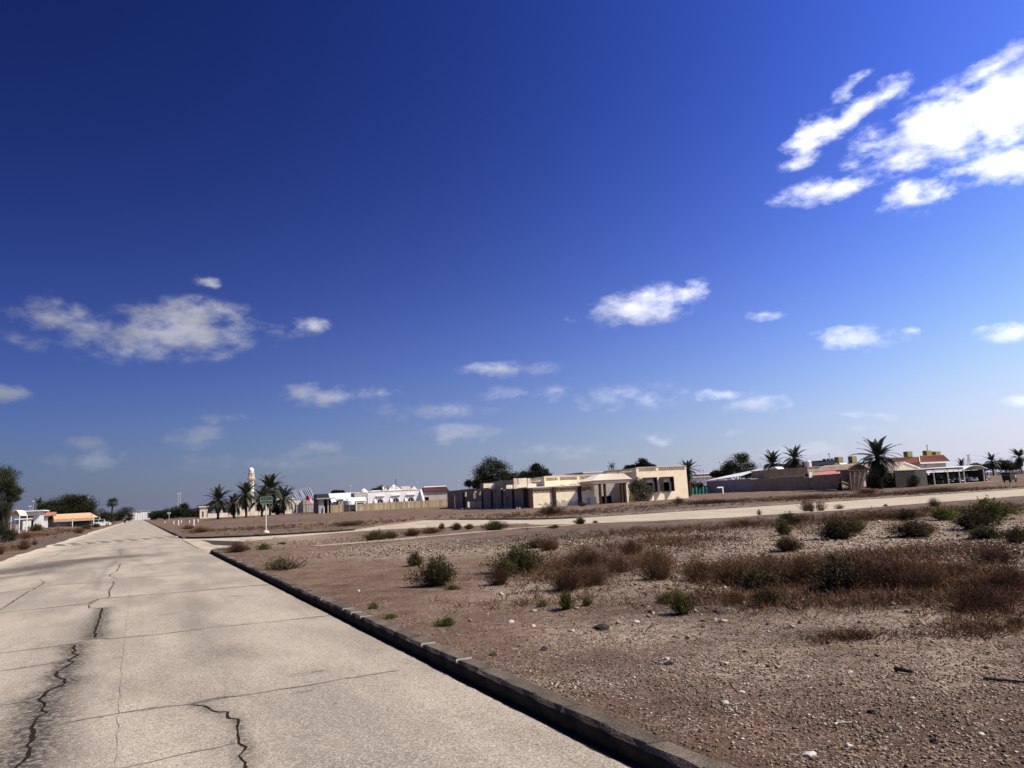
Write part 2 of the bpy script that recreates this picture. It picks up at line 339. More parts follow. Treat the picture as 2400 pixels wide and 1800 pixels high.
RED = [blob(*b) for b in [(900, 1222, 260, 14), (1300, 1660, 220, 60), (1000, 1420, 150, 50), (850, 1360, 200, 40), (700, 1320, 160, 20), (1250, 1490, 200, 40), (1750, 1735, 160, 60), (1150, 1330, 120, 20), (1750, 1178, 280, 9), (1500, 1190, 220, 8), (1150, 1200, 200, 8), (600, 1235, 200, 8), (1100, 1540, 90, 30)]]
DARK = [blob(*b) for b in [(1380, 1252, 230, 8), (1700, 1232, 240, 8), (2000, 1205, 260, 7), (2300, 1185, 220, 7), (1180, 1268, 120, 7), (520, 1262, 60, 5), (1900, 1480, 150, 14), (1700, 1420, 220, 20), (2100, 1400, 300, 20), (1800, 1168, 260, 6), (2100, 1155, 240, 6), (1130, 1198, 130, 4), (1450, 1196, 260, 5), (900, 1236, 260, 5), (560, 1243, 200, 4), (700, 1222, 260, 4), (250, 1250, 120, 8), (100, 1270, 120, 8)]]
def regions(v, u):
    w1 = .55 + .9 * fbm(v * .9, u * .9, 31, 4)
    p = sum(blobval(v, u, b) for b in PALE) * w1; r = sum(blobval(v, u, b) for b in RED) * (.6 + .8 * fbm(v * .6, u * .6, 41, 3)); d = sum(blobval(v, u, b) for b in DARK) * (.5 + 1.0 * fbm(v * 1.1, u * 1.1, 51, 4))
    # broken-up old asphalt running beside the side road
    cu = np.interp(v, [9, 12, 17.5, 21.3, 29.3, 36.5, 90], [27.4, 27.4, 27.9, 25.8, 25.4, 24.6, 24.6]); hw = np.interp(v, [9, 12, 17.5, 21.3, 29.3, 36.5, 90], [.01, 1.0, 3.0, 2.6, 2.2, 2.2, 2.2])
    band = sm(1.0, .55, np.abs(u - cu) / hw + .5 * (fbm(v * .8, u * .8, 61, 4) - .45)) * (v > 9)
    d = np.maximum(d, band * .95); p = p * (1 - band); r = r * (1 - band)
    return np.clip(p, 0, 1), np.clip(r, 0, 1), np.clip(d, 0, 1)

def ground_material():
    m = bpy.data.materials.new('dry_ground'); m.use_nodes = True; nt = m.node_tree; N = nt.nodes; L = nt.links
    b = N['Principled BSDF']; b.inputs['Roughness'].default_value = .95; b.inputs['Specular IOR Level'].default_value = .08
    at = N.new('ShaderNodeAttribute'); at.attribute_name = 'region'; sp = N.new('ShaderNodeSeparateColor'); L.new(at.outputs['Color'], sp.inputs[0])
    geo_ = N.new('ShaderNodeNewGeometry')
    def noise(s, d=4, r=.6):
        n = N.new('ShaderNodeTexNoise'); n.inputs['Scale'].default_value = s; n.inputs['Detail'].default_value = d; n.inputs['Roughness'].default_value = r; L.new(geo_.outputs['Position'], n.inputs['Vector']); return n.outputs['Fac']
    def mixc(f, a, bb):
        x = N.new('ShaderNodeMix'); x.data_type = 'RGBA'
        for i, s in ((0, f), (6, a), (7, bb)):
            if isinstance(s, tuple): x.inputs[i].default_value = (*s, 1)
            elif isinstance(s, float): x.inputs[i].default_value = s
            else: L.new(s, x.inputs[i])
        return x.outputs[2]
    def ramp(f, a, bb):
        x = N.new('ShaderNodeMapRange'); x.interpolation_type = 'SMOOTHSTEP'; x.inputs['From Min'].default_value = a; x.inputs['From Max'].default_value = bb; L.new(f, x.inputs['Value']); return x.outputs[0]
    base = mixc(ramp(noise(.35, 6), .38, .62), (.105, .066, .046), (.175, .115, .082))
    base = mixc(sp.outputs[1], base, mixc(ramp(noise(1.1, 5), .35, .65), (.145, .09, .064), (.215, .14, .103)))
    pale = mixc(ramp(noise(6, 4), .38, .62), (.23, .175, .13), (.45, .37, .29))
    base = mixc(sp.outputs[0], base, pale)
    base = mixc(sp.outputs[2], base, mixc(ramp(noise(3, 4), .35, .65), (.07, .055, .048), (.12, .096, .084)))
    # stone-by-stone speckle
    v1 = N.new('ShaderNodeTexVoronoi'); v1.inputs['Scale'].default_value = 58; v1.inputs['Randomness'].default_value = 1; L.new(geo_.outputs['Position'], v1.inputs['Vector'])
    cs = N.new('ShaderNodeSeparateColor'); L.new(v1.outputs['Color'], cs.inputs[0])
    spk = ramp(cs.outputs[0], .55, .98); drk = ramp(cs.outputs[1], .55, 1.0)
    hf = ramp(noise(1.7, 4), .34, .62)
    f1 = N.new('ShaderNodeMath'); f1.operation = 'MULTIPLY'; L.new(spk, f1.inputs[0]); L.new(hf, f1.inputs[1])
    f1b = N.new('ShaderNodeMath'); f1b.operation = 'MULTIPLY'; L.new(f1.outputs[0], f1b.inputs[0]); f1b.inputs[1].default_value = .7
    col = mixc(f1b.outputs[0], base, (.54, .44, .35))
    f2 = N.new('ShaderNodeMath'); f2.operation = 'MULTIPLY'; L.new(drk, f2.inputs[0]); f2.inputs[1].default_value = .9
    col = mixc(f2.outputs[0], col, (.045, .033, .028))
    L.new(col, b.inputs['Base Color'])
    bsum = N.new('ShaderNodeMath'); bsum.operation = 'ADD'; L.new(noise(55, 4, .7), bsum.inputs[0]); L.new(noise(14, 4, .65), bsum.inputs[1])
    bp = N.new('ShaderNodeBump'); bp.inputs['Strength'].default_value = .9; bp.inputs['Distance'].default_value = .04; L.new(bsum.outputs[0], bp.inputs['Height'])
    L.new(bp.outputs[0], b.inputs['Normal']); return m

def build_ground():
    ul = np.concatenate([lines([(-12, 2, .8), (2, 42, .16), (42, 75, .3), (75, 130, .6), (130, 260, 2)]), geo(260, 4500, 1.18, 3)])
    vl = np.concatenate([geo(-30, -3500, 1.2, 2)[::-1], lines([(-29, LV - 1.5, .7), (LV - 1.5, LV - .05, .2)]), [LV, LV + .2, -2, 0, 2, KV - .1, KV + .015, KV + .1, KV + .2], lines([(KV + .3, 32, .16), (32, 75, .4), (75, 130, .8)]), geo(130, 4500, 1.18, 2)])
    Vg, Ug = np.meshgrid(vl, ul); z = height(Vg, Ug); nu, nv = Vg.shape
    P = np.stack([Vg.ravel(), Ug.ravel(), z.ravel()], 1)
    X = np.stack([P[:, 0] * VV[0] + P[:, 1] * UU[0], P[:, 0] * VV[1] + P[:, 1] * UU[1], P[:, 2]], 1)
    idx = np.arange(nu * nv).reshape(nu, nv)
    F = np.stack([idx[:-1, :-1], idx[:-1, 1:], idx[1:, 1:], idx[1:, :-1]], -1).reshape(-1, 4)
    me = mesh_np('ground', X, F)
    p, r, d = regions(P[:, 0], P[:, 1])
    a = me.attributes.new('region', 'FLOAT_COLOR', 'POINT'); a.data.foreach_set('color', np.stack([p, r, d, np.ones_like(p)], 1).astype(np.float32).ravel())
    o = link('ground', me, None, ground_material(), True); o['kind'] = 'structure'
build_ground()

# ------------------------------------------------------------------ main road with its cracks and stains
def zp(x, y): return (x / 2.765, 1200 + y / 2.765)
def road_pts(pts):
    return np.array([G2(*zp(*p)) for p in pts])
def G2(px, py):
    d = ray(px, py); t = -EYE / d[2]; p = d[:2] * t; return float(p @ VV), float(p @ UU)
CR_A = [(60, 1700), (110, 1640), (170, 1560), (215, 1470), (205, 1430), (265, 1330), (285, 1240), (265, 1210), (330, 1160), (420, 1115), (430, 1095), (370, 1070), (390, 1040), (440, 1000), (455, 960), (490, 935), (470, 920), (490, 865)]
CR_C = [(605, 820), (635, 720), (665, 625)]
CR_D = [(1240, 1250), (1340, 1270), (1390, 1300), (1440, 1305), (1480, 1345), (1520, 1350), (1550, 1400), (1540, 1450), (1560, 1500), (1590, 1530), (1570, 1580), (1605, 1620), (1600, 1690)]
CRACKS = [  # outline in the enlarged view, width in metres
    (CR_A, .024), (CR_C, .026), (CR_D, .017),
    ([(-60, 928), (200, 895), (500, 855), (605, 820), (700, 826), (1000, 800), (1400, 750), (1900, 702), (2190, 672)], .075),
    ([(-60, 1275), (120, 1240), (265, 1210)], .05),
    ([(280, 1400), (600, 1340), (950, 1285), (1240, 1250), (1460, 1205), (1800, 1160), (2212, 1090), (2600, 1030)], .042),
    ([(-60, 1045), (240, 1000), (440, 960)], .05),
    ([(-60, 662), (300, 625), (580, 595), (640, 565), (850, 548), (1250, 515), (1640, 480), (1790, 470)], .11),
    ([(-60, 535), (400, 470), (750, 455)], .12), ([(780, 432), (1000, 418), (1200, 405)], .12), ([(890, 350), (1100, 332), (1380, 312)], .18),
    ([(665, 625), (590, 625), (575, 605), (600, 585), (640, 565), (700, 560)], .028), ([(700, 558), (715, 505), (740, 450)], .03),
    ([(800, 432), (765, 436), (745, 425), (705, 418), (715, 405), (755, 388), (770, 360), (782, 335)], .035),
    ([(0, 640), (90, 580), (190, 515), (240, 490), (290, 455), (250, 440)], .03), ([(1550, 1500), (1300, 1550), (1000, 1620), (700, 1690)], .022),
    ([(870, 300), (835, 600), (800, 900), (770, 1250), (735, 1640)], .0045), ([(760, 300), (900, 290), (1120, 277), (1362, 261)], .26), ([(540, 217), (700, 214), (850, 209)], .3),
    ([(1180, 180), (1240, 215), (1290, 243)], .06), ([(320, 300), (380, 272), (430, 246)], .06), ([(1520, 740), (1600, 725), (1700, 712)], .008),
    ([(770, 300), (785, 272), (775, 250), (795, 235)], .08), ([(400, 470), (470, 455), (500, 440)], .01), ([(1610, 610), (1700, 585), (1790, 550)], .012), ([(1000, 245), (1140, 236)], .07), ([(100, 290), (270, 272)], .07)]
STAINS = [(CR_A, .19, 1.0), (CR_A[:8], .26, .9), (CR_C, .17, .95), ([(630, 640), (620, 740)], .10, .5), (CR_D, .06, .7), ([(1250, 1245), (1380, 1222), (1460, 1205)], .06, .9), ([(930, 1285), (1000, 1275)], .03, .8),
          ([(-100, 405), (150, 375), (330, 345), (560, 310), (790, 290)], 1.5, 1.0), ([(0, 430), (250, 400), (450, 330)], .6, .6), ([(620, 510), (640, 440), (690, 370), (760, 310)], .10, .4), ([(580, 500), (615, 400), (560, 350), (480, 340)], .10, .22),
          ([(870, 310), (950, 340), (1000, 380)], .14, .25), ([(1060, 668), (1155, 655)], .05, .75), ([(1120, 712), (1170, 708)], .04, .5), ([(1230, 450), (1270, 600), (1240, 760), (1260, 900)], .22, .2),
          ([(1400, 900), (1650, 930)], .35, .28), ([(1930, 1060), (2060, 1040)], .06, .6), ([(1510, 550), (1670, 543)], .10, .35), ([(1620, 482), (1740, 478)], .06, .5), ([(780, 290), (800, 240)], .3, .3), ([(1930, 1170), (1990, 1165)], .03, .6), ([(1040, 420), (1170, 412)], .05, .6), ([(700, 1220), (740, 1220)], .03, .6), ([(370, 1420), (410, 1415)], .03, .7)]
def road_z(v, u): return 0.006 + (float(fbm(v * .5, u * .5, 5, 3)) - .44) * .012
def segdist(v, u, pts):
    d = np.full(v.shape, 1e9)
    for (x0, y0), (x1, y1) in zip(pts[:-1], pts[1:]):
        ex, ey = x1 - x0, y1 - y0; t = np.clip(((v - x0) * ex + (u - y0) * ey) / (ex * ex + ey * ey + 1e-12), 0, 1); d = np.minimum(d, np.hypot(v - x0 - t * ex, u - y0 - t * ey))
    return d
def road_material(name, c1, c2, stains=True):
    m = bpy.data.materials.new(name); m.use_nodes = True; nt = m.node_tree; N = nt.nodes; L = nt.links
    b = N['Principled BSDF']; b.inputs['Roughness'].default_value = .9; b.inputs['Specular IOR Level'].default_value = .15
    g = N.new('ShaderNodeNewGeometry')
    def noise(s, d=4, r=.6, st=None):
        n = N.new('ShaderNodeTexNoise'); n.inputs['Scale'].default_value = s; n.inputs['Detail'].default_value = d; n.inputs['Roughness'].default_value = r
        if st:
            mp = N.new('ShaderNodeMapping'); mp.inputs['Rotation'].default_value = (0, 0, -GA); mp.inputs['Scale'].default_value = st; L.new(g.outputs['Position'], mp.inputs[0])
            # rotate first, then stretch
            vr = N.new('ShaderNodeVectorRotate'); vr.rotation_type = 'Z_AXIS'; vr.inputs['Angle'].default_value = -GA; L.new(g.outputs['Position'], vr.inputs['Vector'])
            mp.inputs['Rotation'].default_value = (0, 0, 0); L.new(vr.outputs[0], mp.inputs[0]); L.new(mp.outputs[0], n.inputs['Vector'])
        else: L.new(g.outputs['Position'], n.inputs['Vector'])
        return n.outputs['Fac']
    def ramp(f, a, bb):
        x = N.new('ShaderNodeMapRange'); x.interpolation_type = 'SMOOTHSTEP'; x.inputs['From Min'].default_value = a; x.inputs['From Max'].default_value = bb; L.new(f, x.inputs['Value']); return x.outputs[0]
    def mixc(f, a, bb):
        x = N.new('ShaderNodeMix'); x.data_type = 'RGBA'
        for i, s in ((0, f), (6, a), (7, bb)):
            if isinstance(s, tuple): x.inputs[i].default_value = (*s, 1)
            else: L.new(s, x.inputs[i])
        return x.outputs[2]
    def mul(a, k):
        x = N.new('ShaderNodeMath'); x.operation = 'MULTIPLY'; L.new(a, x.inputs[0])
        if isinstance(k, float): x.inputs[1].default_value = k
        else: L.new(k, x.inputs[1])
        return x.outputs[0]
    base = mixc(ramp(noise(.5, 5, .6, (1.6, .5, 1)), .36, .64), c1, c2)
    base = mixc(mul(ramp(noise(2.2, 6, .7), .52, .75), .35), base, tuple(x * .62 for x in c1))
    base = mixc(mul(ramp(noise(1.3, 4, .55, (1.1, .05, 1)), .45, .7), .3), base, tuple(x * .66 for x in c1))      # wheel-worn streaks along the lane
    # exposed aggregate
    vo = N.new('ShaderNodeTexVoronoi'); vo.inputs['Scale'].default_value = 95; L.new(g.outputs['Position'], vo.inputs['Vector'])
    cs = N.new('ShaderNodeSeparateColor'); L.new(vo.outputs['Color'], cs.inputs[0])
    base = mixc(mul(ramp(cs.outputs[0], .5, 1.0), .5), base, (.64, .59, .50)); base = mixc(mul(ramp(cs.outputs[1], .6, .98), .6), base, (.09, .077, .062))
    # pock marks
    v2 = N.new('ShaderNodeTexVoronoi'); v2.inputs['Scale'].default_value = 3.4; L.new(g.outputs['Position'], v2.inputs['Vector'])
    pk = N.new('ShaderNodeMapRange'); pk.inputs['From Min'].default_value = .045; pk.inputs['From Max'].default_value = .10; pk.inputs['To Min'].default_value = 1; pk.inputs['To Max'].default_value = 0; L.new(v2.outputs['Distance'], pk.inputs['Value'])
    base = mixc(mul(mul(pk.outputs[0], ramp(noise(.8, 3), .45, .6)), .7), base, (.09, .078, .066))
    if stains:
        at = N.new('ShaderNodeAttribute'); at.attribute_name = 'stain'
        st = mul(at.outputs['Fac'], ramp(noise(16, 8, .82), .34, .62)); base = mixc(st, base, (.040, .036, .033))
        # wind-blown sand along the left edge
        at2 = N.new('ShaderNodeAttribute'); at2.attribute_name = 'sand'; base = mixc(mul(at2.outputs['Fac'], ramp(noise(1.5, 5, .6), .3, .6)), base, (.60, .53, .42))
    L.new(base, b.inputs['Base Color'])
    ad = N.new('ShaderNodeMath'); ad.operation = 'ADD'; L.new(noise(95, 3, .7), ad.inputs[0]); L.new(mul(noise(4, 5, .6), .6), ad.inputs[1])
    bp = N.new('ShaderNodeBump'); bp.inputs['Strength'].default_value = .55; bp.inputs['Distance'].default_value = .012; L.new(ad.outputs[0], bp.inputs['Height']); L.new(bp.outputs[0], b.inputs['Normal']); return m

def build_road():
    ul = np.concatenate([lines([(-10, 2, .5), (2, 46, .075), (46, 90, .3), (90, 200, 2)]), lines([(200, 560, 12)]), [560.0]])
    vl = np.arange(LV - .001, KV + .03, .085); vl[-1] = KV + .02
    Vg, Ug = np.meshgrid(vl, ul); nu, nv = Vg.shape
    ed = (fbm(Ug[:, 0] * .22, Ug[:, 0] * 0, 77, 2) - .38) * .9
    Vg[:, 0] += ed; Vg[:, 1] += ed * .8; Vg[:, 2] += ed * .5                                   # ragged sand-drifted left edge
    Zg = 0.006 + (fbm(Vg * .5, Ug * .5, 5, 3) - .44) * .012
    v, u = Vg.ravel(), Ug.ravel()
    X = np.stack([v * VV[0] + u * UU[0], v * VV[1] + u * UU[1], Zg.ravel()], 1); idx = np.arange(nu * nv).reshape(nu, nv)
    F = np.stack([idx[:-1, :-1], idx[:-1, 1:], idx[1:, 1:], idx[1:, :-1]], -1).reshape(-1, 4)
    me = mesh_np('main_road', X, F); st = np.zeros(len(v)); nz = .6 + .8 * fbm(v * 2.2, u * 2.2, 8, 4)
    near = u < 70
    for pts, w, k in STAINS:
        pp = road_pts(pts); d = segdist(v[near], u[near], pp); st[near] = np.maximum(st[near], k * np.exp(-(d / (w * nz[near])) ** 2))
    # worn wheel tracks
    a = me.attributes.new('stain', 'FLOAT', 'POINT'); a.data.foreach_set('value', np.clip(st * 1.35, 0, 1.2).astype(np.float32))
    sand = np.clip(1.1 - (v - LV) / (.7 + 1.5 * fbm(u * .3, v * 0, 12, 3)), 0, 1) * .9
    a = me.attributes.new('sand', 'FLOAT', 'POINT'); a.data.foreach_set('value', np.clip(sand, 0, 1).astype(np.float32))
    road = link('main_road', me, None, road_material('road_concrete', (.255, .228, .187), (.40, .358, .293)), True); road['kind'] = 'structure'
    jm = mat('joint_dirt', (.10, .085, .068), (.21, .185, .15), scale=9)
    cm = mat('crack_dirt', (.016, .013, .010), (.032, .026, .020), scale=14, spec=0.0, rough=1.0)
    rng = np.random.RandomState(4)
    for ci, (pts, w) in enumerate(CRACKS):
        pp = road_pts(pts); out = []
        for (a0, b0), (a1, b1) in zip(pp[:-1], pp[1:]):
            L_ = math.hypot(a1 - a0, b1 - b0); n = max(2, min(60, int(L_ / (.05 if w < .05 else .2)))); t = np.linspace(0, 1, n, endpoint=False); out += [(a0 + (a1 - a0) * q, b0 + (b1 - b0) * q) for q in t]
        out.append(tuple(pp[-1])); out = np.array(out); n = len(out)
        k = rng.normal(0, 1, (n, 2)); k = (k + np.roll(k, 1, 0) + np.roll(k, 2, 0)) / 3; out += k * min(.02, w * .7)
        jag = np.stack([vnoise(np.arange(n) * .23, np.full(n, ci * 3.7), 5) - .5, vnoise(np.arange(n) * .31, np.full(n, ci * 1.7), 9) - .5], 1); out += jag * (.07 if ci in (0, 2) else .03)
        tg = np.gradient(out, axis=0); tg /= np.linalg.norm(tg, axis=1, keepdims=True) + 1e-9; nn = np.stack([-tg[:, 1], tg[:, 0]], 1)
        ww = (w * .5 * np.clip((.45 if ci in (0, 1, 2) else .0) + 1.0 * vnoise(np.arange(n) * .35, np.full(n, ci * 2.3), 3) + .45 * rng.rand(n), .12, 1.6))[:, None]; ww[0] = ww[-1] = .001
        lft, rgt = out + nn * ww, out - nn * ww
        V = [(p[0], p[1], road_z(p[0], p[1]) + .0025) for p in lft] + [(p[0], p[1], road_z(p[0], p[1]) + .0025) for p in rgt]
        me = mesh_from('crack', [W(*p) for p in V], [(i, i + 1, n + i + 1, n + i) for i in range(n - 1)]); link('crack', me, road, cm if ci in (0, 1, 2, 11, 12, 13, 14, 19) else jm)
    return road
ROAD = build_road()

def build_side_road():
    # fan-free strip between the two edges, cut at common stations
    def resample(pts, n):
        p = np.array(pts, float); s = np.r_[0, np.cumsum(np.linalg.norm(np.diff(p, axis=0), axis=1))]; t = np.linspace(0, s[-1], n); return np.stack([np.interp(t, s, p[:, 0]), np.interp(t, s, p[:, 1])], 1)
    import mathutils.geometry as mg
    poly = [Vector((p[0], p[1], 0)) for p in XPOLY]
    tris = mg.tessellate_polygon([poly])
    me = mesh_from('side_road', [W(p[0], p[1], .0015) for p in XPOLY], [tuple(t) for t in tris])
    for p in me.polygons:
        if p.normal.z < 0: p.flip()
    o = link('side_road', me, None, road_material('side_road_concrete', (.36, .31, .235), (.48, .415, .32), False)); o['kind'] = 'structure'
    # dark patch of fresh asphalt at its mouth
    pts = [(470, 1266), (530, 1268), (590, 1270), (575, 1276), (540, 1279), (500, 1277), (487, 1271)]
    V = [G2(*p) for p in pts]; me = mesh_from('asphalt_patch', [W(a, b, .0065) for a, b in V], [tuple(range(len(V)))])
    for p in me.polygons:
        if p.normal.z < 0: p.flip()
    a = link('asphalt_patch', me, o, mat('asphalt', (.035, .033, .032), (.05, .047, .045), scale=5))
    # narrow paved footpath beside it
    mid = np.array([(6.3, 31.2), (10, 31.9), (13.5, 32.9), (18, 34.3), (22.2, 34.4), (26, 32.2)]); q = resample(mid, 60)
    tg = np.gradient(q, axis=0); tg /= np.linalg.norm(tg, axis=1, keepdims=True); nn = np.stack([-tg[:, 1], tg[:, 0]], 1); w = .62 + .12 * (fbm(q[:, 0] * 2, q[:, 1] * 0, 3, 3) - .5)[:, None]
    V = np.concatenate([q + nn * w, q + nn * 0, q - nn * w]); z = height(V[:, 0], V[:, 1]); z = np.maximum(z, z.reshape(3, -1).mean(0)[np.tile(np.arange(60), 3)]) + .012
    me = mesh_from('footpath', [W(p[0], p[1], zz) for p, zz in zip(V, z)], [(i, i + 1, 60 + i + 1, 60 + i) for i in range(59)] + [(60 + i, 61 + i, 121 + i, 120 + i) for i in range(59)])
    for p in me.polygons:
        if p.normal.z < 0: p.flip()
    f = link('footpath', me, None, mat('footpath_concrete', (.36, .31, .25), (.25, .21, .17), scale=1.5, bump=.3)); f['kind'] = 'structure'
build_side_road()

# ------------------------------------------------------------------ kerbs, stone by stone
KERB = mat('kerb_concrete', (.125, .105, .08), (.06, .05, .04), rough=.95, scale=5, bump=.7, bscale=45, objvar=.22, fine=(60, .35))
KERB2 = mat('kerb_concrete_pale', (.22, .19, .16), (.13, .11, .095), rough=.95, scale=5, bump=.5, bscale=45, objvar=.25)
KERB_FACE = mat('kerb_face_shade', (.045, .038, .032), (.022, .019, .017), rough=.95, scale=7, bump=.6, bscale=45, spec=.05)  # near-black that paints the shade of the kerb's road-side face
MORTAR = mat('mortar', (.46, .42, .36), (.34, .31, .27), scale=20)
def kerb_stone_mesh(L, seed, w=.18, top=.135):
    r = random.Random(seed); n = 4; prof = [(0, -.12), (w, -.12), (w, top - .004), (.035, top), (.008, top - .028), (0, top - .05)]; V = []; F = []
    for i in range(n):
        y = L * i / (n - 1); k = len(V)
        for j, (x, z) in enumerate(prof): V.append((x + (r.uniform(-.006, .006) if j > 2 else 0), y, z + (r.uniform(-.007, .005) if j > 1 else 0)))
        if i: F += [(k + j, k + (j + 1) % 6, k - 6 + (j + 1) % 6, k - 6 + j) for j in range(6)]
    F += [tuple(range(6)), tuple(range(len(V) - 1, len(V) - 7, -1))]
    me = mesh_from('kerb_stone', V, F); me.materials.append(None)
    for p in me.polygons[:18]:                      # road-side faces near black: their shade is put into the colour
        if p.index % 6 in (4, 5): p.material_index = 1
    return me
def kerb_run(name, pts, L, m, label=None, mortar=.25, seed=0, zoff=0.0, stuff_after=None):
    """kerb along points (v, u); stones stand to the left-hand side of travel reversed: local x points away from the road"""
    root = link(name, None); root['kind'] = 'structure'
    rnd = random.Random(seed); meshes = [kerb_stone_mesh(L - .006, seed + i) for i in range(5)]
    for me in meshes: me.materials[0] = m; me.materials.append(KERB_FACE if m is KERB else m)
    mo = MB().box(.012, .172, -.005, .005, -.1, .126); mme = mesh_from('mortar_joint', mo.v, mo.f)
    p = np.array(pts, float); s = np.r_[0, np.cumsum(np.linalg.norm(np.diff(p, axis=0), axis=1))]; t = 0.0; cnt = 0
    while t + L <= s[-1] + 1e-6:
        a = np.array([np.interp(t, s, p[:, i]) for i in (0, 1)]); b = np.array([np.interp(t + L, s, p[:, i]) for i in (0, 1)]); d = b - a; ang = math.atan2(-d[0], d[1])
        e = abs((a[0]) - (KV + LV) / 2) - (KV - LV) / 2; base = zoff
        o = link('kerb_stone', rnd.choice(meshes), root, m); o.location = W(a[0], a[1], base + rnd.uniform(-.005, .004)); o.rotation_euler = (rnd.uniform(-.004, .004), rnd.uniform(-.012, .012), GA + ang + rnd.uniform(-.004, .004))
        if rnd.random() < mortar:
            o = link('mortar_joint', mme, root, MORTAR); o.location = W(a[0], a[1], base + .012); o.rotation_euler = (0, 0, GA + ang)
        t += L; cnt += 1
    return root
kerb_run('kerb', [(KV, 1.5), (KV, 34.5), (KV + .25, 35.4), (KV + .7, 36.0)], .5, KERB, mortar=.3, seed=11)
kerb_run('kerb', [(8.9, 51.5), (6, 53.0), (4, 55.2), (2.95, 57.6), (KV, 59.5), (KV, 150)][::-1], .5, KERB, seed=31, mortar=.1) if False else None
def rev(pts): return pts[::-1]
kerb_run('kerb', [(13.0, 51.6), (12, 51.2), (9, 51.6), (6, 53.0), (4, 55.2), (2.95, 57.6), (KV, 60), (KV, 175)], .6, KERB, seed=31, mortar=.08)
kerb_run('kerb', [(150, 43.6), (60, 43.6), (48, 44), (36, 45.3), (30, 45.8), (27, 46.4), (25.6, 47.5), (25.0, 50), (24.8, 55), (24.4, 62)], 1.0, KERB2, seed=51, mortar=.6)
def kerb_shadow_strip():
    # near-black strip on the road deepening the kerb's cast shadow in colour
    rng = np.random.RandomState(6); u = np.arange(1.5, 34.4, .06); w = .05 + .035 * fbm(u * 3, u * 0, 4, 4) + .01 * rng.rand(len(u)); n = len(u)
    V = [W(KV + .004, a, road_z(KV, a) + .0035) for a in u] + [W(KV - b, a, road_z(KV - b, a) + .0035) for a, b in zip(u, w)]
    me = mesh_from('kerb_shadow_strip', V, [(i, i + 1, n + i + 1, n + i) for i in range(n - 1)]); link('kerb_shadow_strip', me, ROAD, mat('kerb_shadow_black', (.022, .019, .016), (.03, .026, .022), spec=0.0, rough=1.0))
kerb_shadow_strip()
def far_kerb():
    mb = MB()
    for u in range(176, 555, 6): mb.box(KV, KV + .18, u + .02, u + 5.98, -.1, .13)
    me = mesh_from('far_kerb', [W(*p) for p in mb.v], mb.f); o = link('far_kerb', me, None, KERB); o['kind'] = 'structure'
far_kerb()

# ================================================================== PLANTS
LEAF_SALT = mat('saltbush_leaf', (.090, .080, .032), (.042, .040, .014), scale=3, objvar=.3, trans=.15)
LEAF_GREEN = mat('weed_leaf', (.11, .118, .032), (.06, .068, .016), scale=3, objvar=.25, trans=.2)
LEAF_DRY = mat('dry_brush', (.125, .068, .036), (.058, .033, .019), scale=3, objvar=.42, trans=.1)
LEAF_TREE = mat('tree_leaf', (.032, .036, .014), (.012, .015, .006), scale=1.2, objvar=.2, trans=.12)
LEAF_TREE2 = mat('ghaf_leaf', (.062, .068, .030), (.026, .030, .013), scale=.8, objvar=.15, trans=.15)
FROND = mat('palm_frond', (.045, .052, .026), (.020, .025, .012), scale=1.5, objvar=.3, spec=.35, rough=.55, trans=.1)
FROND_DRY = mat('dead_frond', (.16, .115, .07), (.09, .06, .035), scale=2, objvar=.3)
BARK = mat('bark', (.075, .055, .04), (.035, .026, .02), scale=9, bump=.6)
PALM_BARK = mat('palm_bark', (.07, .052, .038), (.03, .022, .016), scale=7, bump=.8, bscale=9)
TWIG = mat('twig', (.10, .075, .05), (.05, .036, .025), scale=6)

def leaf_quads(P, D, L, wdt, rng):
    """thin kite-shaped leaves: base points P, directions D"""
    n = len(P); r = rng.normal(0, 1, (n, 3)); S = np.cross(D, r); S /= np.linalg.norm(S, axis=1, keepdims=True) + 1e-9
    L = np.asarray(L).reshape(-1, 1); wdt = np.asarray(wdt).reshape(-1, 1)
    A = P; B = P + D * L * .5 + S * wdt * .5; Cc = P + D * L; E = P + D * L * .5 - S * wdt * .5
    V = np.stack([A, B, Cc, E], 1).reshape(-1, 3); F = np.arange(4 * n).reshape(n, 4); return V, F
def stem_strips(P0, P1, w0, rng, seg=3, sag=.0):
    """slightly curved thin ribbons from P0 to P1"""
    n = len(P0); S = np.cross(P1 - P0, rng.normal(0, 1, (n, 3))); S /= np.linalg.norm(S, axis=1, keepdims=True) + 1e-9; V = []; F = []
    bend = rng.normal(0, .12, (n, 3)) * np.linalg.norm(P1 - P0, axis=1, keepdims=True)
    for k in range(seg + 1):
        t = k / seg; c = P0 + (P1 - P0) * t + bend * math.sin(math.pi * t); w = np.asarray(w0).reshape(-1, 1) * (1 - .75 * t); V += [c + S * w, c - S * w]
    V = np.stack(V, 1); m = 2 * (seg + 1); idx = np.arange(n)[:, None] * m; F = np.concatenate([idx + np.array([[2 * k, 2 * k + 1, 2 * k + 3, 2 * k + 2]]) for k in range(seg)]); return V.reshape(-1, 3), F
def joinmesh(name, parts):
    Vs = []; Fs = []; k = 0; mi = []
    for i, (V, F) in enumerate(parts): Vs.append(V); Fs.append(F + k); k += len(V); mi.append(np.full(len(F), i))
    me = mesh_np(name, np.concatenate(Vs), np.concatenate(Fs)); return me
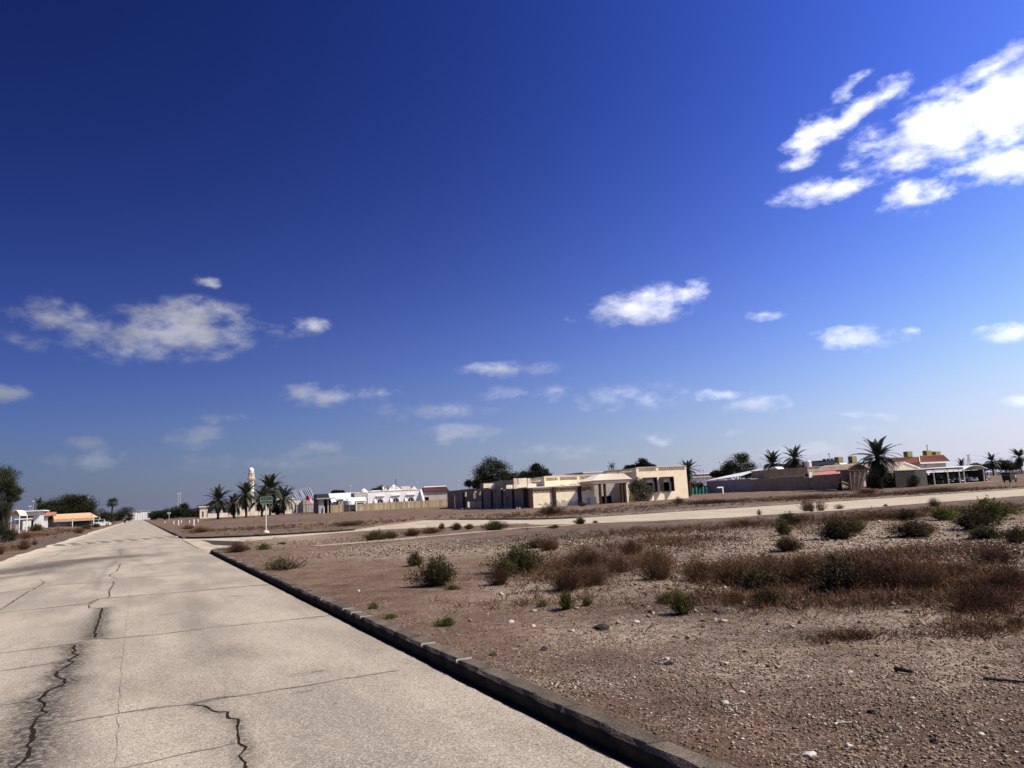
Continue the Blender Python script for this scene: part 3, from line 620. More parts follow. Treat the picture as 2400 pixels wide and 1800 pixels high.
def shrub_mesh(name, seed, h=.5, r=.4, stems=90, leaves=14, leaf=(.035, .012), up=.55, twist=.25, w=.004):
    rng = np.random.RandomState(seed); a = rng.rand(stems) * 2 * math.pi; q = np.sqrt(rng.rand(stems)); lob = .75 + .35 * np.sin(a * 3 + seed) + .15 * np.sin(a * 5 + 2 * seed)
    tip = np.stack([np.cos(a) * q * r * lob, np.sin(a) * q * r * lob, h * (1 - .55 * q ** 2) * rng.uniform(.55, 1.1, stems)], 1)
    b0 = np.stack([np.cos(a) * q * r * .22, np.sin(a) * q * r * .22, np.full(stems, -.02)], 1)
    parts = [stem_strips(b0, tip, np.full(stems, w), rng)]
    if leaves:
        t = np.clip(rng.beta(2.2, 1.3, (stems, leaves)), .12, 1); P = (b0[:, None] + (tip - b0)[:, None] * t[..., None]).reshape(-1, 3) + rng.normal(0, .018 + .03 * r, (stems * leaves, 3))
        P[:, 2] = np.maximum(P[:, 2], .005); D = np.repeat(tip - b0, leaves, 0); D /= np.linalg.norm(D, axis=1, keepdims=True); D = D * up + rng.normal(0, .5, D.shape); D /= np.linalg.norm(D, axis=1, keepdims=True)
        n = len(P); parts.append(leaf_quads(P, D, leaf[0] * rng.uniform(.6, 1.4, n), leaf[1] * rng.uniform(.7, 1.3, n), rng))
    return joinmesh(name, parts)
SALT = [shrub_mesh('saltbush', 10 + i, .48, .42, 170, 26, (.045, .015), .9) for i in range(4)]
WEED = [shrub_mesh('green_weed', 30 + i, .36, .24, 90, 20, (.05, .013), 1.0) for i in range(3)]
DRY = [shrub_mesh('dry_bush', 50 + i, .46, .50, 420, 9, (.035, .006), 1.1, w=.0032) for i in range(4)]
GRASS = [shrub_mesh('grass_tuft', 70 + i, .5, .26, 130, 0, w=.004) for i in range(2)]
LOW = [shrub_mesh('low_weed', 80 + i, .11, .30, 90, 16, (.04, .013), .4) for i in range(2)]
TALL = [shrub_mesh('dry_reed', 90 + i, .9, .22, 90, 6, (.06, .012), 1.0, w=.006) for i in range(2)]
for ms, m in ((SALT, LEAF_SALT), (WEED, LEAF_GREEN), (DRY, LEAF_DRY), (GRASS, TWIG), (LOW, LEAF_GREEN), (TALL, LEAF_DRY)):
    for me in ms: me.materials.append(m)
OLV = [me.copy() for me in SALT]
for me in OLV: me.materials.clear(); me.materials.append(mat('olive_brush', (.085, .062, .03), (.04, .031, .015), scale=3, objvar=.25, trans=.1))
PR = random.Random(8)
def plant(kind, px, py, wpx, hpx, label, name, cat='shrub', group=None):
    """plant whose foot shows at (px, py) and which is wpx wide and hpx tall in the photograph"""
    v, u, z = G(px, py); dist = math.hypot(*W(v, u)[:2]); zz = float(height(v, u))
    me = PR.choice(kind); ext = me.get('ext')
    if ext is None:
        co = np.empty(len(me.vertices) * 3, np.float32); me.vertices.foreach_get('co', co); co = co.reshape(-1, 3); ext = [float(np.percentile(np.hypot(co[:, 0], co[:, 1]), 95)), float(np.percentile(co[:, 2], 97))]; me['ext'] = ext
    o = link(name, me); o.location = W(v, u, max(zz, 0) - .005); o.rotation_euler = (0, 0, PR.uniform(0, 6.28))
    k = dist / FPX; hpx *= (.72 if kind is DRY and hpx > 30 else .88 if kind in (SALT, OLV) else 1.0); sx = wpx * k / 2 / ext[0]; sz = hpx * k / ext[1]; o.scale = (sx * PR.uniform(.9, 1.1), sx * PR.uniform(.9, 1.1), sz)
    tag(o, label, cat, group); return o
# the bushes one can tell apart (foot x, foot y, width, height in the photograph)
plant(SALT, 1022, 1374, 104, 66, 'dark green saltbush dome standing alone on bare earth beside the kerb', 'saltbush')
plant(SALT, 973, 1326, 44, 30, 'small dark saltbush just behind the large lone saltbush', 'saltbush')
plant(GRASS, 672, 1334, 130, 30, 'spreading clump of grey-green grass right behind the kerb near the junction', 'grass_clump', 'grass')
plant(LOW, 655, 1332, 60, 18, 'low green sprigs at the foot of the kerbside grass clump', 'low_weed', 'weed')
plant(DRY, 555, 1294, 60, 20, 'rusty dry bush by the end of the kerb at the junction', 'dry_bush')
plant(LOW, 618, 1288, 30, 12, 'small yellowish weed beside a pale slab near the junction', 'low_weed', 'weed')
plant(WEED, 1328, 1428, 42, 38, 'bright green upright weed with a clear shadow on gravel', 'green_weed', 'weed')
plant(WEED, 1376, 1420, 26, 18, 'smaller green weed next to the bright upright weed', 'green_weed', 'weed')
plant(LOW, 1272, 1422, 26, 14, 'faint green sprig on gravel beside the bright upright weed', 'low_weed', 'weed')
plant(WEED, 1600, 1440, 60, 44, 'dark green weed tuft with a stone at its foot in open gravel', 'green_weed', 'weed')
plant(SALT, 1568, 1412, 70, 22, 'thin grey sprawling bush behind the dark weed tuft', 'saltbush')
plant(LOW, 1045, 1466, 52, 16, 'flat green weed in bare soil behind the kerb stones', 'low_weed', 'weed')
plant(LOW, 875, 1427, 24, 12, 'tiny green sprout beside the kerb in red soil', 'low_weed', 'weed')
plant(LOW, 915, 1450, 30, 10, 'sparse dull sprout at the kerb edge', 'low_weed', 'weed')
plant(LOW, 1060, 1382, 40, 10, 'pale straw sprig at the foot of the large saltbush', 'low_weed', 'weed')
for k, (x, y, w, h, kind, lab) in enumerate([
        (1170, 1370, 70, 52, DRY, 'dry bush at the left end of the brown thicket'), (1215, 1340, 120, 60, SALT, 'olive bush on top of the left brown thicket'), (1185, 1350, 60, 40, SALT, 'ragged olive bush flanking the left brown thicket'),
        (1330, 1384, 110, 74, DRY, 'round rust-brown bush with pale sand at its foot'), (1390, 1372, 90, 60, DRY, 'rust-brown bush beside the round rust-brown bush'), (1370, 1330, 110, 60, DRY, 'brown bush behind the round rust-brown bush'), (1290, 1290, 60, 40, DRY, 'dark spiky bush before the strip of old asphalt'),
        (1265, 1284, 70, 22, OLV, 'low olive bush beside the dark spiky bush'), (1545, 1358, 90, 76, DRY, 'tall bush of grey-green stems between two thickets'), (1530, 1330, 110, 56, DRY, 'brown bush behind the tall grey-green stemmed bush'), (1450, 1340, 100, 46, DRY, 'low brown bush in the gap between two thickets'),
        (1480, 1300, 60, 30, DRY, 'dark brown bush with rubble beside it'), (1640, 1360, 110, 62, DRY, 'brown bush opening the wide thicket'), (1720, 1366, 130, 62, DRY, 'brown bush within the wide thicket, west of its middle'), (1780, 1380, 90, 48, OLV, 'olive bush inside the wide brown thicket'),
        (1810, 1352, 120, 56, DRY, 'reddish brown bush in the middle of the wide thicket'), (1880, 1366, 140, 70, DRY, 'dense brown bush in the middle of the wide thicket'), (1975, 1384, 120, 70, OLV, 'dark olive bush low in the wide brown thicket'), (2030, 1370, 150, 88, DRY, 'tallest brown bush of the wide thicket'),
        (2110, 1376, 130, 78, DRY, 'thick brown bush near the end of the wide thicket'), (2170, 1380, 110, 66, DRY, 'brown bush closing the wide thicket'), (1950, 1330, 80, 40, DRY, 'thin brown bush behind the wide thicket'), (1800, 1420, 70, 38, OLV, 'dark lone bush in front of the wide thicket'),
        (1720, 1410, 80, 20, DRY, 'flat dry bush in front of the wide thicket'), (2290, 1430, 130, 74, DRY, 'big rusty bush on the slope apart from the wide thicket'), (2360, 1380, 120, 60, DRY, 'dry bush cut by the frame beside the big rusty bush'), (2330, 1320, 120, 30, DRY, 'long low dry bush on pale gravel'), (2385, 1470, 50, 20, DRY, 'dark dry tuft below the big rusty bush'),
        (2250, 1345, 80, 24, DRY, 'low dry mat behind the big rusty bush')]):
    plant(kind, x, y, w, h, lab, 'dry_bush' if kind is DRY else 'saltbush')
for k, (x, y, w, h, kind, lab) in enumerate([
        (1838, 1254, 36, 30, WEED, 'bright green rounded bush at the edge of pale gravel'), (1850, 1230, 60, 26, SALT, 'olive bush right behind the bright green rounded bush'), (1848, 1292, 60, 34, OLV, 'dark tuft on pale gravel before the bright green bush'),
        (1960, 1264, 90, 44, OLV, 'long dark bush leaning over pale gravel'), (2000, 1246, 60, 26, SALT, 'thin end of the long leaning dark bush'), (2145, 1258, 100, 34, OLV, 'broad dark saltbush alone on pale gravel'), (2125, 1218, 60, 20, OLV, 'low dark bush near the side road verge'),
        (2215, 1219, 54, 24, WEED, 'vivid green bush near the side road verge'), (2290, 1240, 80, 40, OLV, 'big dark bush in front of the yellow-green bush'), (2320, 1218, 90, 36, WEED, 'yellow-green feathery bush on the gravel rise'), (2310, 1262, 80, 24, SALT, 'flat dark bush below the big dark bush'),
        (2385, 1272, 60, 30, SALT, 'grey-green bush cut by the frame on pale gravel'), (1890, 1178 + 20, 30, 26, TALL, 'first of the dry reed tufts growing from the side road edge'), (1902, 1199, 20, 24, TALL, 'middle dry reed tuft growing from the side road edge'), (1924, 1197, 26, 22, TALL, 'last dry reed tuft growing from the side road edge'),
        (1780, 1207, 12, 12, TALL, 'tiny lone tuft on the side road edge'), (1968, 1193, 24, 10, TALL, 'sparse reed tuft past the reed row on the side road edge'), (1360, 1229, 30, 16, SALT, 'dark sprig growing on the road edge before the yellow wall'), (1300, 1238, 28, 8, SALT, 'flat dark weed in the verge beside the dark sprig'), (1395, 1228, 14, 8, SALT, 'tiny weed by the dark roadside sprig'),
        (2190, 1187, 30, 16, DRY, 'dark tuft against the side road past the reeds'), (2050, 1215, 200, 14, DRY, 'low band of dry brush along the side road'), (2300, 1200, 160, 14, DRY, 'dry brush strip at the far end of the verge'), (1740, 1232, 120, 14, DRY, 'brown brush patch on the strip of old asphalt')]):
    plant(kind, x, y, w, h, lab, 'bush')
for (x, y, w, h, kind, lab) in [(880, 1266, 60, 20, SALT, 'green bush on the gravel beside the footpath'), (915, 1262, 36, 16, SALT, 'second green bush on the gravel beside the footpath'), (965, 1256, 50, 16, DRY, 'brown weed on the verge between footpath and road'), (1010, 1250, 60, 14, DRY, 'brown weed strip before the road fork'),
        (1036, 1240, 14, 14, SALT, 'small dark bush at the road fork'), (1070, 1242, 30, 16, SALT, 'green bush at the tip of the verge by the road fork'), (1100, 1240, 24, 12, SALT, 'low bush after the green bush at the road fork'), (1160, 1243, 56, 22, SALT, 'largest green bush of the verge beside the road fork'),
        (470, 1248, 60, 12, DRY, 'dry patch of weeds on the corner behind the junction kerb'), (440, 1240, 40, 8, DRY, 'low weeds near the white posts'), (820, 1232, 80, 10, DRY, 'weed strip along the far edge of the road fork'), (1290, 1206, 70, 22, DRY, 'olive dry bush before the corner pilaster of the ruin'), (1590, 1180, 30, 14, DRY, 'dark bush before the right end of the ruin'),
        (1365, 1187, 20, 10, SALT, 'small dark weed at the pilaster of the yellow wall'), (2030, 1156, 60, 10, DRY, 'dark weeds before the drape shed'), (1900, 1168, 160, 8, DRY, 'long low weeds along the right-hand verge'), (2200, 1152, 160, 9, DRY, 'weeds along the kerb before the car shelter'), (1660, 1180, 200, 8, DRY, 'brown weeds along the kerb past the ruin')]:
    plant(kind, x, y, w, h, lab, 'bush')
# left of the road
for (x, y, w, h, kind, lab) in [(56, 1288, 26, 24, TALL, 'brown spiky tuft on the left road edge'), (81, 1277, 14, 10, TALL, 'small brown tuft beyond the spiky tuft on the left'), (184, 1250, 22, 12, DRY, 'grey-pink dry bush on the left road edge'), (205, 1240, 22, 10, SALT, 'dark bush between road and tan car shelter'),
        (225, 1236, 20, 8, SALT, 'low bush beside the white car'), (60, 1262, 30, 12, DRY, 'dry bush before the vaulted canopy post'), (85, 1245, 30, 14, SALT, 'dark hedge bush at the gate of the white house'), (0, 1300, 16, 18, DRY, 'brown tuft cut by the frame on the left')]:
    plant(kind, x, y, w, h, lab, 'bush')

# uncounted ground cover: dry litter mats under the thickets
def ground_cover():
    rng = np.random.RandomState(3); parts = []
    areas = [(1300, 1345, 140, 40, 420), (1450, 1320, 140, 36, 360), (1750, 1345, 140, 38, 800), (1950, 1350, 180, 38, 1100), (2130, 1355, 110, 38, 700), (2320, 1390, 120, 60, 800), (1700, 1405, 200, 16, 260), (2000, 1412, 240, 16, 300), (1560, 1275, 160, 16, 350), (1980, 1497, 80, 8, 90), (2150, 1300, 300, 18, 500), (1900, 1225, 400, 9, 500), (2200, 1198, 300, 9, 500), (1500, 1250, 250, 8, 250), (1800, 1172, 420, 6, 900), (1300, 1205, 200, 6, 400), (2150, 1155, 260, 5, 600), (2280, 1480, 160, 14, 110), (1250, 1415, 160, 14, 60), (900, 1225, 300, 10, 400), (150, 1244, 70, 5, 260), (85, 1254, 50, 6, 220), (30, 1285, 40, 6, 80), (560, 1241, 160, 4, 200)]
    for (x, y, rx, ry, n) in areas:
        c, a, b = blob(x, y, rx, ry); q = rng.normal(0, .55, (n, 2)); P = c + q[:, :1] * a + q[:, 1:] * b
        e = np.abs(P[:, 0] - (KV + LV) / 2) - (KV - LV) / 2; ok = (e > .9) & (polydist(P[:, 0], P[:, 1]) > .3); P = P[ok]
        z = height(P[:, 0], P[:, 1]); n = len(P); dist = np.hypot(P[:, 0], P[:, 1]); s = np.clip(.05 + .005 * dist, .08, .16)
        for k in range(7):
            h = s * rng.uniform(.25, 1.1, n); d = rng.normal(0, .55, (n, 2)) * s[:, None] * 1.3; base = np.stack([P[:, 0] + d[:, 0] * .4, P[:, 1] + d[:, 1] * .4, z - .01], 1); tip = np.stack([P[:, 0] + d[:, 0] * 1.4, P[:, 1] + d[:, 1] * 1.4, z + h], 1)
            parts.append(stem_strips(base, tip, .0018 + .00030 * dist, rng, seg=2))
    Vs = []; Fs = []; k = 0
    for V, F in parts: Vs.append(V); Fs.append(F + k); k += len(V)
    V = np.concatenate(Vs); F = np.concatenate(Fs); X = np.stack([V[:, 0] * VV[0] + V[:, 1] * UU[0], V[:, 0] * VV[1] + V[:, 1] * UU[1], V[:, 2]], 1)
    o = link('dry_ground_cover', mesh_np('dry_ground_cover', X, F), None, LEAF_DRY); o['kind'] = 'stuff'; tag(o, 'mat of dry brown weeds covering the gravel around the thickets', 'ground cover')
ground_cover()

# gravel nobody could count: loose pebbles, denser on the pale patches
ICO_V = None
def stones(n, name, zone, smin, smax, m, seed, label, embed=.25):
    rng = np.random.RandomState(seed); P = zone(rng, n); e = np.abs(P[:, 0] - (KV + LV) / 2) - (KV - LV) / 2
    P = P[(e > .22) & (polydist(P[:, 0], P[:, 1]) > .15)]; n = len(P); z = height(P[:, 0], P[:, 1])
    O = np.array([(1, 0, 0), (-1, 0, 0), (0, 1, 0), (0, -1, 0), (0, 0, 1), (0, 0, -1)], float); T = np.array([(0, 2, 4), (2, 1, 4), (1, 3, 4), (3, 0, 4), (2, 0, 5), (1, 2, 5), (3, 1, 5), (0, 3, 5)])
    s = smin * (smax / smin) ** (rng.rand(n) ** 2.2); sc = s[:, None] * rng.uniform(.55, 1.2, (n, 3)) * np.array([1, 1, .6]); a = rng.rand(n) * 6.28
    V = O[None] * sc[:, None] + rng.normal(0, .16, (n, 6, 3)) * s[:, None, None]; ca, sa = np.cos(a)[:, None], np.sin(a)[:, None]
    V = np.stack([V[..., 0] * ca - V[..., 1] * sa, V[..., 0] * sa + V[..., 1] * ca, V[..., 2]], -1); V += np.stack([P[:, 0], P[:, 1], z + s * embed], 1)[:, None]
    F = (np.arange(n)[:, None, None] * 6 + T[None]).reshape(-1, 3); V = V.reshape(-1, 3); X = np.stack([V[:, 0] * VV[0] + V[:, 1] * UU[0], V[:, 0] * VV[1] + V[:, 1] * UU[1], V[:, 2]], 1)
    me = mesh_np(name, X, F); tint = np.repeat(rng.rand(n), 6); a_ = me.attributes.new('tint', 'FLOAT', 'POINT'); a_.data.foreach_set('value', tint.astype(np.float32))
    o = link(name, me, None, m); o['kind'] = 'stuff'; tag(o, label, 'gravel'); return o
def stone_material():
    m = bpy.data.materials.new('stones'); m.use_nodes = True; N = m.node_tree.nodes; L = m.node_tree.links; b = N['Principled BSDF']; b.inputs['Roughness'].default_value = .9; b.inputs['Specular IOR Level'].default_value = .12
    at = N.new('ShaderNodeAttribute'); at.attribute_name = 'tint'; r = N.new('ShaderNodeValToRGB'); L.new(at.outputs['Fac'], r.inputs[0]); e = r.color_ramp.elements
    e[0].position = 0; e[0].color = (.06, .046, .038, 1); e[1].position = 1; e[1].color = (.55, .48, .40, 1)
    for p, c in ((.25, (.12, .09, .07, 1)), (.6, (.22, .165, .125, 1)), (.88, (.34, .28, .22, 1))): k = e.new(p); k.color = c
    L.new(r.outputs[0], b.inputs['Base Color']); return m
STONE = stone_material()
def zone_near(rng, n):
    px = rng.uniform(480, 2450, n); py = 1260 + 560 * rng.rand(n) ** .8; out = []
    D = _FW[None] + _RC[None] * (px[:, None] - 1200) / FPX - _UC[None] * (py[:, None] - 900) / FPX; t = (.1 - EYE) / D[:, 2]; X = D[:, :2] * t[:, None]; P = np.stack([X @ VV, X @ UU], 1)
    P += rng.normal(0, .25, P.shape)
    cl = [c + rng.normal(0, .6, (700, 1)) * a + rng.normal(0, .6, (700, 1)) * b for c, a, b in (blob(*q) for q in ((1325, 1605, 60, 10), (1350, 1632, 50, 9), (1240, 1572, 40, 6), (1960, 1690, 60, 16), (2060, 1712, 80, 14), (1560, 1552, 30, 6), (1710, 1660, 40, 10)))]
    P = np.concatenate([P] + cl); keep = (P[:, 0] > KV + .2) & (P[:, 1] < 34); P = P[keep]; p, r, d = regions(P[:, 0], P[:, 1]); w = .25 + .9 * p - .15 * r + .3 * fbm(P[:, 0] * .7, P[:, 1] * .7, 5, 3)
    return P[rng.rand(len(P)) < np.clip(w, .05, 1)]
stones(90000, 'gravel', zone_near, .004, .017, STONE, 21, 'loose pale and dark pebbles strewn over the dry ground')
def zone_far(rng, n):
    out = []
    for (x, y, rx, ry) in [(2000, 1265, 330, 34), (2250, 1240, 220, 40), (1640, 1262, 140, 22), (1150, 1275, 260, 14), (950, 1290, 200, 12), (800, 1270, 160, 8), (1330, 1275, 120, 12), (2300, 1290, 120, 20), (1250, 1225, 200, 5), (1850, 1330, 400, 60)]:
        c, a, b = blob(x, y, rx, ry); q = rng.normal(0, .6, (n // 10, 2)); out.append(c + q[:, :1] * a + q[:, 1:] * b)
    return np.concatenate(out)
stones(34000, 'rubble_gravel', zone_far, .012, .05, STONE, 22, 'coarse pale rubble scattered on the rise before the side road')
# single stones one can pick out
def rock_mesh(seed, flat=.6):
    import bmesh
    bm = bmesh.new(); bmesh.ops.create_icosphere(bm, subdivisions=2, radius=1); r = random.Random(seed)
    for v in bm.verts:
        k = 1 + .35 * (r.random() - .5) + .25 * math.sin(v.co.x * 3 + seed) * math.cos(v.co.y * 2.3 + seed); v.co *= k; v.co.z *= flat
        if v.co.z < -.25: v.co.z = -.25
    me = bpy.data.meshes.new('rock'); bm.to_mesh(me); bm.free(); return me
R_WHITE = mat('rock_white', (.62, .58, .52), (.42, .38, .33), scale=2, bump=.5); R_DARK = mat('rock_dark', (.05, .045, .04), (.025, .022, .02), scale=3, bump=.5); R_TAN = mat('rock_tan', (.33, .26, .2), (.2, .155, .12), scale=2, bump=.5)
for i, (x, y, w, m, lab) in enumerate([(1895, 1770, 30, R_WHITE, 'white chunk of stone, the largest pale stone near the kerb end'), (1275, 1523, 22, R_DARK, 'black rounded stone standing proud on the red soil'), (1156, 1536, 20, R_DARK, 'flat dark stone near the kerb'), (1338, 1480, 18, R_WHITE, 'pale stone with a dark shaded side on the soil'), (1196, 1459, 16, R_WHITE, 'white pebble on bare soil in front of the green weeds'),
        (1410, 1474, 40, R_DARK, 'long flat dark stone lying in gravel'), (1492, 1459, 18, R_WHITE, 'pale flat stone by the grey gravel'), (1560, 1547, 20, R_WHITE, 'bright stone with a dark one at its foot'), (1568, 1557, 26, R_DARK, 'dark stone at the foot of the bright stone'), (2095, 1712, 24, R_DARK, 'dark lump of stone in coarse gravel'), (2192, 1739, 22, R_DARK, 'low dark stone deep in coarse gravel'), (2043, 1671, 20, R_DARK, 'small dark stone above the dark lump'),
        (1700, 1648, 18, R_WHITE, 'pale stone beside the red soil patch'), (1740, 1624, 16, R_WHITE, 'white stone in grey gravel above the pale stone'), (2317, 1566, 20, R_TAN, 'rounded tan stone on the slope'), (2138, 1638, 12, R_WHITE, 'small white stone in dark gravel'), (1811, 1571, 14, R_TAN, 'tan stone in mid gravel'), (1990, 1750, 18, R_WHITE, 'flat pale stone near the white chunk'), (1703, 1556, 14, R_WHITE, 'small bright pebble above the red soil'),
        (1993, 1577, 14, R_WHITE, 'bright chip in the middle of dark gravel'), (840, 1386, 10, R_WHITE, 'white chip near the kerb grass'), (1250, 1356 + 112, 12, R_WHITE, 'pale chip right of the white pebble'), (585, 1268, 18, R_TAN, 'pale slab lying by the junction gravel'), (575, 1290, 26, R_DARK, 'dark block behind the kerb end'), (662, 1276, 16, R_DARK, 'dark rough rock on the junction gravel'), (1675, 1453, 14, R_WHITE, 'white stone below the dark weed tuft'), (2060, 1225, 14, R_WHITE, 'white scrap on the verge by the side road'), (2076, 1186, 10, R_DARK, 'black lump lying on the side road'), (2300, 1722, 14, R_WHITE, 'pale chip in coarse gravel'), (864, 1418, 8, R_DARK, 'small dark stone at the kerbside sprout')]):
    v, u, z = G(x, y); k = math.hypot(v, u) / FPX; me = rock_mesh(100 + i, .55 if w < 24 else .4); o = link('stone', me, None, m); s = w * k * .5; o.location = W(v, u, float(height(v, u)) + s * .1 if x != 2076 else .02); o.scale = (s, s * .8, s); o.rotation_euler = (0, 0, i * 1.7)
    tag(o, lab, 'stone')

for (x0, y0, x1, y1, r, m, lab) in [(2305, 1594, 2430, 1606, .012, R_DARK, 'long dark rod lying half buried at the edge of the gravel'), (1958, 1701, 1990, 1693, .006, R_WHITE, 'thin pale stick on dark gravel beside the dark lump of stone'), (1971, 1494, 1992, 1487, .008, R_WHITE, 'short bleached stick in the low dry mat'), (2100, 1574, 2136, 1582, .02, R_DARK, 'flat dark strip of scrap in the gravel')]:
    a, b = G(x0, y0), G(x1, y1); n = 6; pts = []
    for i in range(n + 1): q = i / n; v = a[0] + (b[0] - a[0]) * q; u = a[1] + (b[1] - a[1]) * q + .02 * math.sin(q * 5); pts.append((v, u, float(height(v, u)) + r * 1.2))
    solo('stick', lab, 'stick', MB().path(pts, [r * (1 - .4 * i / n) for i in range(n + 1)], 6), m, a[0], a[1], a[2])
# ------------------------------------------------------------------ palms
def frond_mesh(seed, droop, n=22):
    """one feather leaf of length 1 along +x, arching"""
    rng = np.random.RandomState(seed); t = np.linspace(0, 1, 9); X = np.sin(np.minimum(t * droop, 3)) / max(droop, .01) if droop > .05 else t; Z = -(1 - np.cos(t * droop)) / max(droop, .01)
    V = []; F = []
    for k in range(8):
        w = .012 * (1 - t[k] * .8); w2 = .012 * (1 - t[k + 1] * .8); i = len(V)
        V += [(X[k], -w, Z[k]), (X[k], w, Z[k]), (X[k + 1], w2, Z[k + 1]), (X[k + 1], -w2, Z[k + 1])]; F.append((i, i + 1, i + 2, i + 3))
    for s in (-1, 1):
        for q in np.linspace(.16, .99, n):
            x = np.interp(q, t, X); z = np.interp(q, t, Z); a = q * droop; L = .24 * math.sin(math.pi * min(1, .25 + q * .72)) * rng.uniform(.8, 1.15); f = .75 + .6 * q
            d = np.array([math.cos(a) * f, s * (1.05 - .35 * q), .12 - math.sin(a) * f]); d /= np.linalg.norm(d); e = np.array([math.cos(a), 0, -math.sin(a)]) * .019; p = np.array([x, 0, z]); i = len(V)
            V += [tuple(p - e), tuple(p + e), tuple(p + d * L * .6 + e), tuple(p + d * L + (0, 0, -.03)), tuple(p + d * L * .6 - e)]; F += [(i, i + 1, i + 2, i + 4), (i + 4, i + 2, i + 3)]
    return mesh_from('frond', V, F)
FRONDS = [[frond_mesh(s * 7 + k, d) for k in range(2)] for s, d in enumerate((.7, 1.15, 1.75))]
for fs in FRONDS:
    for me in fs: me.materials.append(FROND)
DEADF = [frond_mesh(90 + k, 1.6, 14) for k in range(2)]
for me in DEADF: me.materials.append(FROND_DRY)
def palm(px, py, top, crown_px, label, n=38, dist=None, seed=0, lean=0.0, skirt=True, name='date_palm', width=.22, group='date palms', up=1.0):
    """foot at (px, py); top is the picture height of the crown's heart; crown_px the half-width of the crown"""
    if dist is None: v, u, z = G(px, py)
    else:
        d = ray(px, py); t = dist / d[1]; v, u = float(d[:2] @ VV) * t, float(d[:2] @ UU) * t
    z = max(float(height(v, u)), 0); Y = W(v, u)[1]; d = ray(px, top); h = EYE + d[2] * Y / d[1] - z; L = crown_px * Y / FPX * 1.2; n = int(n * 1.35)
    rnd = random.Random(seed * 13 + 5); t = Thing(name, label, 'palm tree', v, u, z, group, rz=rnd.uniform(0, 6)); t.local = True
    mb = MB(); prof = []; k = 14; pts = [(lean * h * (i / k) ** 2, 0, h * i / k - (.15 if i == 0 else 0)) for i in range(k + 1)]
    rad = [width * (1.35 if i == 0 else 1.0 + .1 * (i % 2) + (.25 if i > k - 3 else 0)) for i in range(k + 1)]; mb.path(pts, rad, 9); t.part('trunk', mb, PALM_BARK)
    cb = MB(); tip = pts[-1]
    for i in range(10):
        a = i * 2.4; r = .25 * L * .3; cb.tube((tip[0], tip[1], tip[2] - .3), (tip[0] + r * math.cos(a), tip[1] + r * math.sin(a), tip[2] + .35 * L * rnd.uniform(.5, 1)), .05, .01, 4)
    cb.lathe([(.05, tip[2] - .8), (width * 1.5, tip[2] - .5), (width * 1.7, tip[2] - .1), (.08, tip[2] + .25)], tip[0], tip[1], 9); crown = t.part('crown', cb, FROND)
    for i in range(n):
        q = i / (n - 1); a = i * 2.39996 + rnd.uniform(-.2, .2); el = math.radians((86 - 142 * q ** .85 * up) + rnd.uniform(-9, 9))
        kind = 0 if q < .3 else (1 if q < .75 else 2); o = link('frond', rnd.choice(FRONDS[kind]), crown); o.location = (tip[0], tip[1], tip[2] - .15 - .25 * q); o.rotation_euler = Euler((rnd.uniform(-.25, .25), -el, a), 'XYZ'); s = L * rnd.uniform(.88, 1.1) * (1.0 if q < .85 else .85); o.scale = (s, s, s)
    if skirt:
        for i in range(8):
            a = i * 2.4 + .7; o = link('dead_frond', rnd.choice(DEADF), crown); o.location = (tip[0], tip[1], tip[2] - .5); o.rotation_euler = Euler((0, math.radians(rnd.uniform(48, 70)), a), 'XYZ'); s = L * rnd.uniform(.25, .42); o.scale = (s, s, s)
    return t
palm(511, 1217, 1169, 31, 'date palm standing at the open end of the mosque palm row', 36, seed=1, group=None)
palm(548, 1214, 1178, 26, 'shortest date palm of the mosque row, in dark shade', 30, seed=2, group=None)
palm(577, 1213, 1157, 32, 'date palm rising right in front of the minaret', 38, seed=3, group=None)
palm(614, 1211, 1164, 30, 'date palm behind the green street sign', 34, seed=4, group=None)
palm(633, 1209, 1147, 37, 'tallest date palm of the mosque row', 42, seed=5, group=None)
palm(665, 1206, 1166, 31, 'date palm in front of the blue striped canopy', 36, seed=6, group=None)
palm(2066, 1146, 1068, 46, 'big spreading date palm between the drape shed and the tiled house', 54, seed=7, width=.24, skirt=False, group=None)
palm(1617, 1160, 1098, 26, 'date palm rising behind the right end of the ruin', 34, seed=8, dist=125, group=None)
palm(1815, 1130, 1084, 29, 'dense low date palm behind the neighbour wall', 40, seed=9, dist=150, group=None)
palm(1868, 1130, 1072, 30, 'date palm beside the white water tank', 38, seed=10, dist=146, group=None)
palm(2257, 1112, 1087, 15, 'small palm behind the arched car shelter roof', 26, seed=11, dist=200, skirt=False, group=None)
palm(2329, 1113, 1080, 20, 'leafy palm before the far boundary wall', 30, seed=12, dist=280, skirt=False, group=None)
palm(2394, 1107, 1070, 22, 'palm by the far white canopy at the edge of the frame', 30, seed=13, dist=290, skirt=False, group=None)
palm(90, 1222, 1180, 16, 'palm at the side of the dense grove behind the tan shelter', 26, seed=15, dist=240, skirt=False, group=None)
